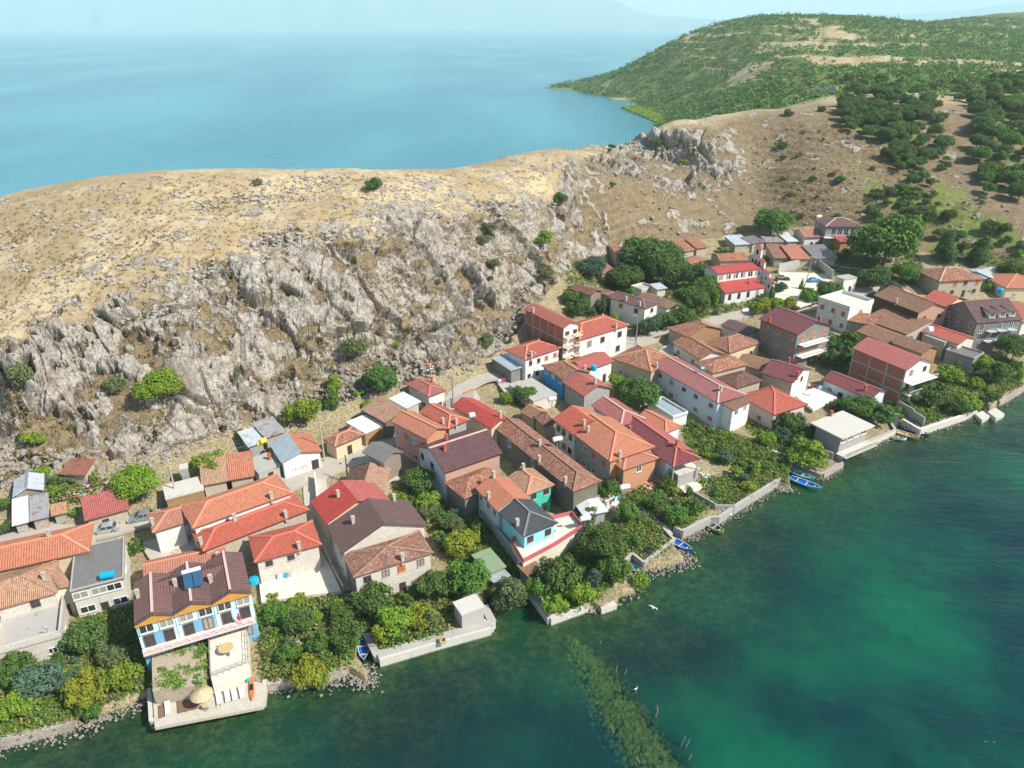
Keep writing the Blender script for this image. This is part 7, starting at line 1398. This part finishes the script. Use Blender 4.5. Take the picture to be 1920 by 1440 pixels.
scatter([(1650, 290), (1780, 300), (1760, 350), (1700, 350)], 16, 1.4, 2.8, 'dgh', zone('tree at the lower fringe of the grove', 1650, 1780, 290, 350), 'trees below the grove', sep=.8)
scatter([(1770, 180), (1920, 150), (1920, 380), (1850, 370), (1820, 310), (1840, 230)], 60, 2.4, 5.0, 'dghd', zone('tree on the hillside right of the grove', 1770, 1920, 150, 380), 'trees at the right hillside', sep=.6)
scatter([(1560, 150), (1920, 150), (1920, 176), (1740, 178), (1570, 182)], 24, 2.2, 4.6, 'dhg', zone('tree on the hill top behind the grove', 1560, 1920, 150, 180), 'trees along the hill top', sep=.8)
scatter([(1440, 230), (1600, 250), (1900, 400), (1900, 470), (1500, 420), (1430, 380)], 42, .5, 1.6, 'dgor', zone('bush on the dry brown slope', 1440, 1900, 230, 470), 'bushes on the dry brown slope', 'shrub')
scatter([(1640, 360), (1760, 370), (1800, 430), (1900, 440), (1920, 480), (1700, 470), (1640, 440)], 30, 1.2, 2.8, 'dhg', zone('tree at the slope foot behind the village', 1640, 1920, 360, 480), 'trees at the slope foot', sep=.75)
scatter([(0, 640), (300, 600), (600, 560), (900, 480), (1000, 560), (900, 660), (600, 760), (300, 840), (0, 880)], 40, .3, 1.1, 'orro', zone('tuft in a crack of the grey cliff', 0, 1000, 480, 880), 'tufts in the cliff', 'shrub')
GARD = [([(120, 1180), (250, 1120), (280, 1290), (150, 1345), (0, 1385), (0, 1265), (115, 1240)], 20), ([(480, 1135), (640, 1105), (700, 1130), (680, 1200), (650, 1255), (500, 1280)], 26), ([(640, 1125), (850, 1070), (860, 1140), (830, 1190), (710, 1220)], 24), ([(810, 985), (890, 960), (985, 1085), (900, 1100), (850, 1080)], 14), ([(735, 900), (830, 940), (890, 1000), (820, 1000), (750, 930)], 16), ([(990, 1060), (1100, 1000), (1190, 960), (1180, 1060), (1100, 1140), (1035, 1160)], 20),
        ([(1100, 920), (1200, 895), (1330, 950), (1260, 1010), (1180, 960)], 22), ([(1190, 960), (1260, 1020), (1205, 1060), (1160, 1020)], 10), ([(1285, 795), (1370, 812), (1480, 850), (1475, 905), (1400, 885), (1290, 850)], 14), ([(1310, 905), (1400, 885), (1460, 900), (1350, 960)], 16), ([(1390, 795), (1500, 785), (1570, 850), (1480, 870)], 22), ([(1540, 740), (1680, 760), (1700, 800), (1640, 790), (1560, 770)], 22), ([(1690, 745), (1780, 690), (1860, 670), (1920, 680), (1920, 720), (1830, 765), (1720, 800)], 46),
        ([(1540, 620), (1600, 640), (1600, 710), (1540, 690)], 12), ([(1060, 500), (1180, 480), (1280, 480), (1330, 560), (1290, 600), (1150, 620), (1060, 560)], 46), ([(1340, 560), (1500, 565), (1420, 585), (1290, 625), (1200, 640), (1190, 620)], 26), ([(1560, 455), (1700, 440), (1740, 520), (1640, 570), (1590, 520), (1440, 500)], 36), ([(1340, 490), (1450, 490), (1500, 500), (1340, 505)], 8), ([(930, 700), (1030, 730), (1020, 770), (960, 760)], 8), ([(1060, 545), (1160, 575), (1120, 600), (1060, 590)], 10), ([(1740, 470), (1920, 480), (1920, 510), (1850, 500), (1760, 500)], 16), ([(60, 890), (200, 900), (150, 945), (90, 940)], 8), ([(1150, 680), (1240, 720), (1230, 760), (1160, 740)], 8), ([(1780, 530), (1880, 530), (1860, 550), (1780, 545)], 6)]
for poly, n in GARD: scatter(poly, max(3, int(n*.48)), .6, 1.9, 'dggboduygb', near, 'garden bushes among the houses', 'bush', ('round', 'round', 'shrub', 'tall'), sep=.75)
scatter([(1280, 790), (1350, 812), (1460, 865), (1470, 900), (1400, 885), (1290, 840)], 75, .45, .85, 'gbd', zone('vine bush in the vineyard below the long white house', 1280, 1480, 790, 905), 'vines of the vineyard', 'vine', sep=.7)
# undergrowth, vines and weeds: too many to count
V = []; rs = np.random.RandomState(33)
for poly, n in GARD:
    ar = abs(sum(poly[i][0]*poly[(i+1) % len(poly)][1]-poly[(i+1) % len(poly)][0]*poly[i][1] for i in range(len(poly)))/2); m_ = int(ar/11)
    A_ = np.array([inpx(poly) for _ in range(m_)])
    P0 = [G(a, b) for a, b in A_]; 
    for p, g_ in P0:
        if g_ < .8 or Ds(p.x, p.y) < .5: continue
        if any(inside(p.x, p.y, f) for f in FOOT if abs(f[0][0]-p.x) < 30 and abs(f[0][1]-p.y) < 30): continue
        if any((p.x-x)**2+(p.y-y)**2 < w_*w_ for x, y, w_ in ROADP): continue
        V.append((p.x, p.y, g_, rs.uniform(.25, .95)))
def clumps(name, V, per, leaf, mats, seed):
    rs = np.random.RandomState(seed); V = np.array(V); n = len(V)*per; k = np.repeat(np.arange(len(V)), per)
    c = V[k, :3]+rs.normal(size=(n, 3))*V[k, 3:4]*np.array([.55, .55, .3])+np.array([0, 0, 1])*V[k, 3:4]*.45
    nn = rs.normal(size=(n, 3))+np.array([0, 0, 1.1]); nn /= np.linalg.norm(nn, axis=1)[:, None]; t = np.cross(nn, rs.normal(size=(n, 3))); t /= np.linalg.norm(t, axis=1)[:, None]; b = np.cross(nn, t); s = leaf*rs.uniform(.6, 1.4, n)[:, None]*(np.maximum(V[k, 3:4], .5))**.3
    v = np.stack([c-t*s-b*s*.35, c+t*s*.1-b*s*.75, c+t*s+b*s*.3, c-t*s*.15+b*s*.8], 1).reshape(-1, 3)
    return link(name, npmesh(name, v, np.arange(len(v)).reshape(-1, 4)[:, ::-1], mats, rs.randint(0, len(mats), len(V))[k]))
o = clumps('undergrowth', V, 16, .20, ['green leaves', 'dark leaves', 'bright leaves', 'olive leaves', 'dry leaves'], 4); tag(o, kind='stuff')
# woodland on the far hills
idx = np.where((gy > 400) & (gy < 1500) & (gz > .6) & (gx > -50))[0]; pr_ = scrubm[idx]*gy[idx]**1.0*gy[idx]; pr_ = pr_/pr_.sum()
cell = idx[np.random.RandomState(2).choice(len(idx), 22000, p=pr_)]; rs = np.random.RandomState(6)
V = np.stack([gx[cell]+rs.normal(0, 2, len(cell)), gy[cell]+rs.normal(0, 2, len(cell)), gz[cell]+.3, rs.uniform(1.2, 3.4, len(cell))*np.where(rs.rand(len(cell)) < .1, 1.7, 1)], 1)
V = [v_ for v_ in V if v_[2] > .8]
o = clumps('woodland', V, 20, .62, ['hill leaves', 'dark leaves', 'hill leaves', 'green leaves'], 5); tag(o, kind='stuff')
# reeds in the bay
V = []; poly = [(1165, 202), (1200, 200), (1245, 208), (1258, 222), (1245, 236), (1215, 222)]
for i in range(2600): a, b = inpx(poly); p = P(a, b, .4); V.append((p.x, p.y, .2, rs.uniform(.6, 1.2)))
o = clumps('reed_bed', V, 10, 1.0, ['bright leaves', 'yellow leaves'], 6); tag(o, kind='stuff')
# dry grass tufts on the crest and the slope
V = []
for poly, n in (([(0, 375), (300, 330), (700, 330), (1050, 310), (1050, 370), (600, 420), (300, 540), (0, 630)], 1900), ([(1400, 250), (1560, 215), (1700, 330), (1880, 420), (1700, 430), (1450, 420)], 2600), ([(0, 640), (300, 560), (600, 430), (1000, 390), (1060, 480), (980, 580), (850, 690), (600, 780), (300, 850), (0, 900)], 3600)):
    for i in range(n): a, b = inpx(poly); p, g_ = G(a, b); V.append((p.x, p.y, g_, rs.uniform(.2, .6)))
o = clumps('dry_grass', V, 8, .2, ['dry leaves'], 7); tag(o, kind='stuff')

for o in list(SC.objects):
    if o.get('label') and len(o['label'].replace('-', ' ').split()) > 16: o['label'] = ' '.join(o['label'].split()[:15])

V = []
for poly, n_ in (([(286, 1206), (384, 1206), (384, 1225), (286, 1228)], 26), ([(286, 1255), (384, 1245), (386, 1282), (300, 1294)], 46), ([(365, 1210), (388, 1210), (388, 1270), (372, 1270)], 22)):
    for i in range(n_): a, b = inpx(poly); p = P(a, b, 4.1); V.append((p.x, p.y, 4.0, rs.uniform(.25, .6)))
o = clumps('climbing_vine', V, 26, .14, ['green leaves', 'bright leaves'], 41); tag(o, 'green vine spreading over the reed covered pergola in front of the blue guest house', 'vine')
# ------------------------------------------------------------------ the air
simple('haze', (1, 1, 1)); hm = M['haze']; hm.node_tree.nodes.clear()
ho = hm.node_tree.nodes.new('ShaderNodeOutputMaterial'); hv = hm.node_tree.nodes.new('ShaderNodeVolumePrincipled')
hv.inputs['Color'].default_value = (.72, .94, 1.0, 1); hv.inputs['Density'].default_value = 1.1e-4; hv.inputs['Anisotropy'].default_value = 0
hm.node_tree.links.new(hv.outputs[0], ho.inputs['Volume'])
mb = MB(); mb.box((0, 9000, 0), (60000, 22000, 10)); 
for i, q in enumerate(mb.v): mb.v[i] = (q[0], q[1], -25 if q[2] < 0 else 1500)
hz = mb.build('haze', ['haze']); tag(hz, kind='stuff')
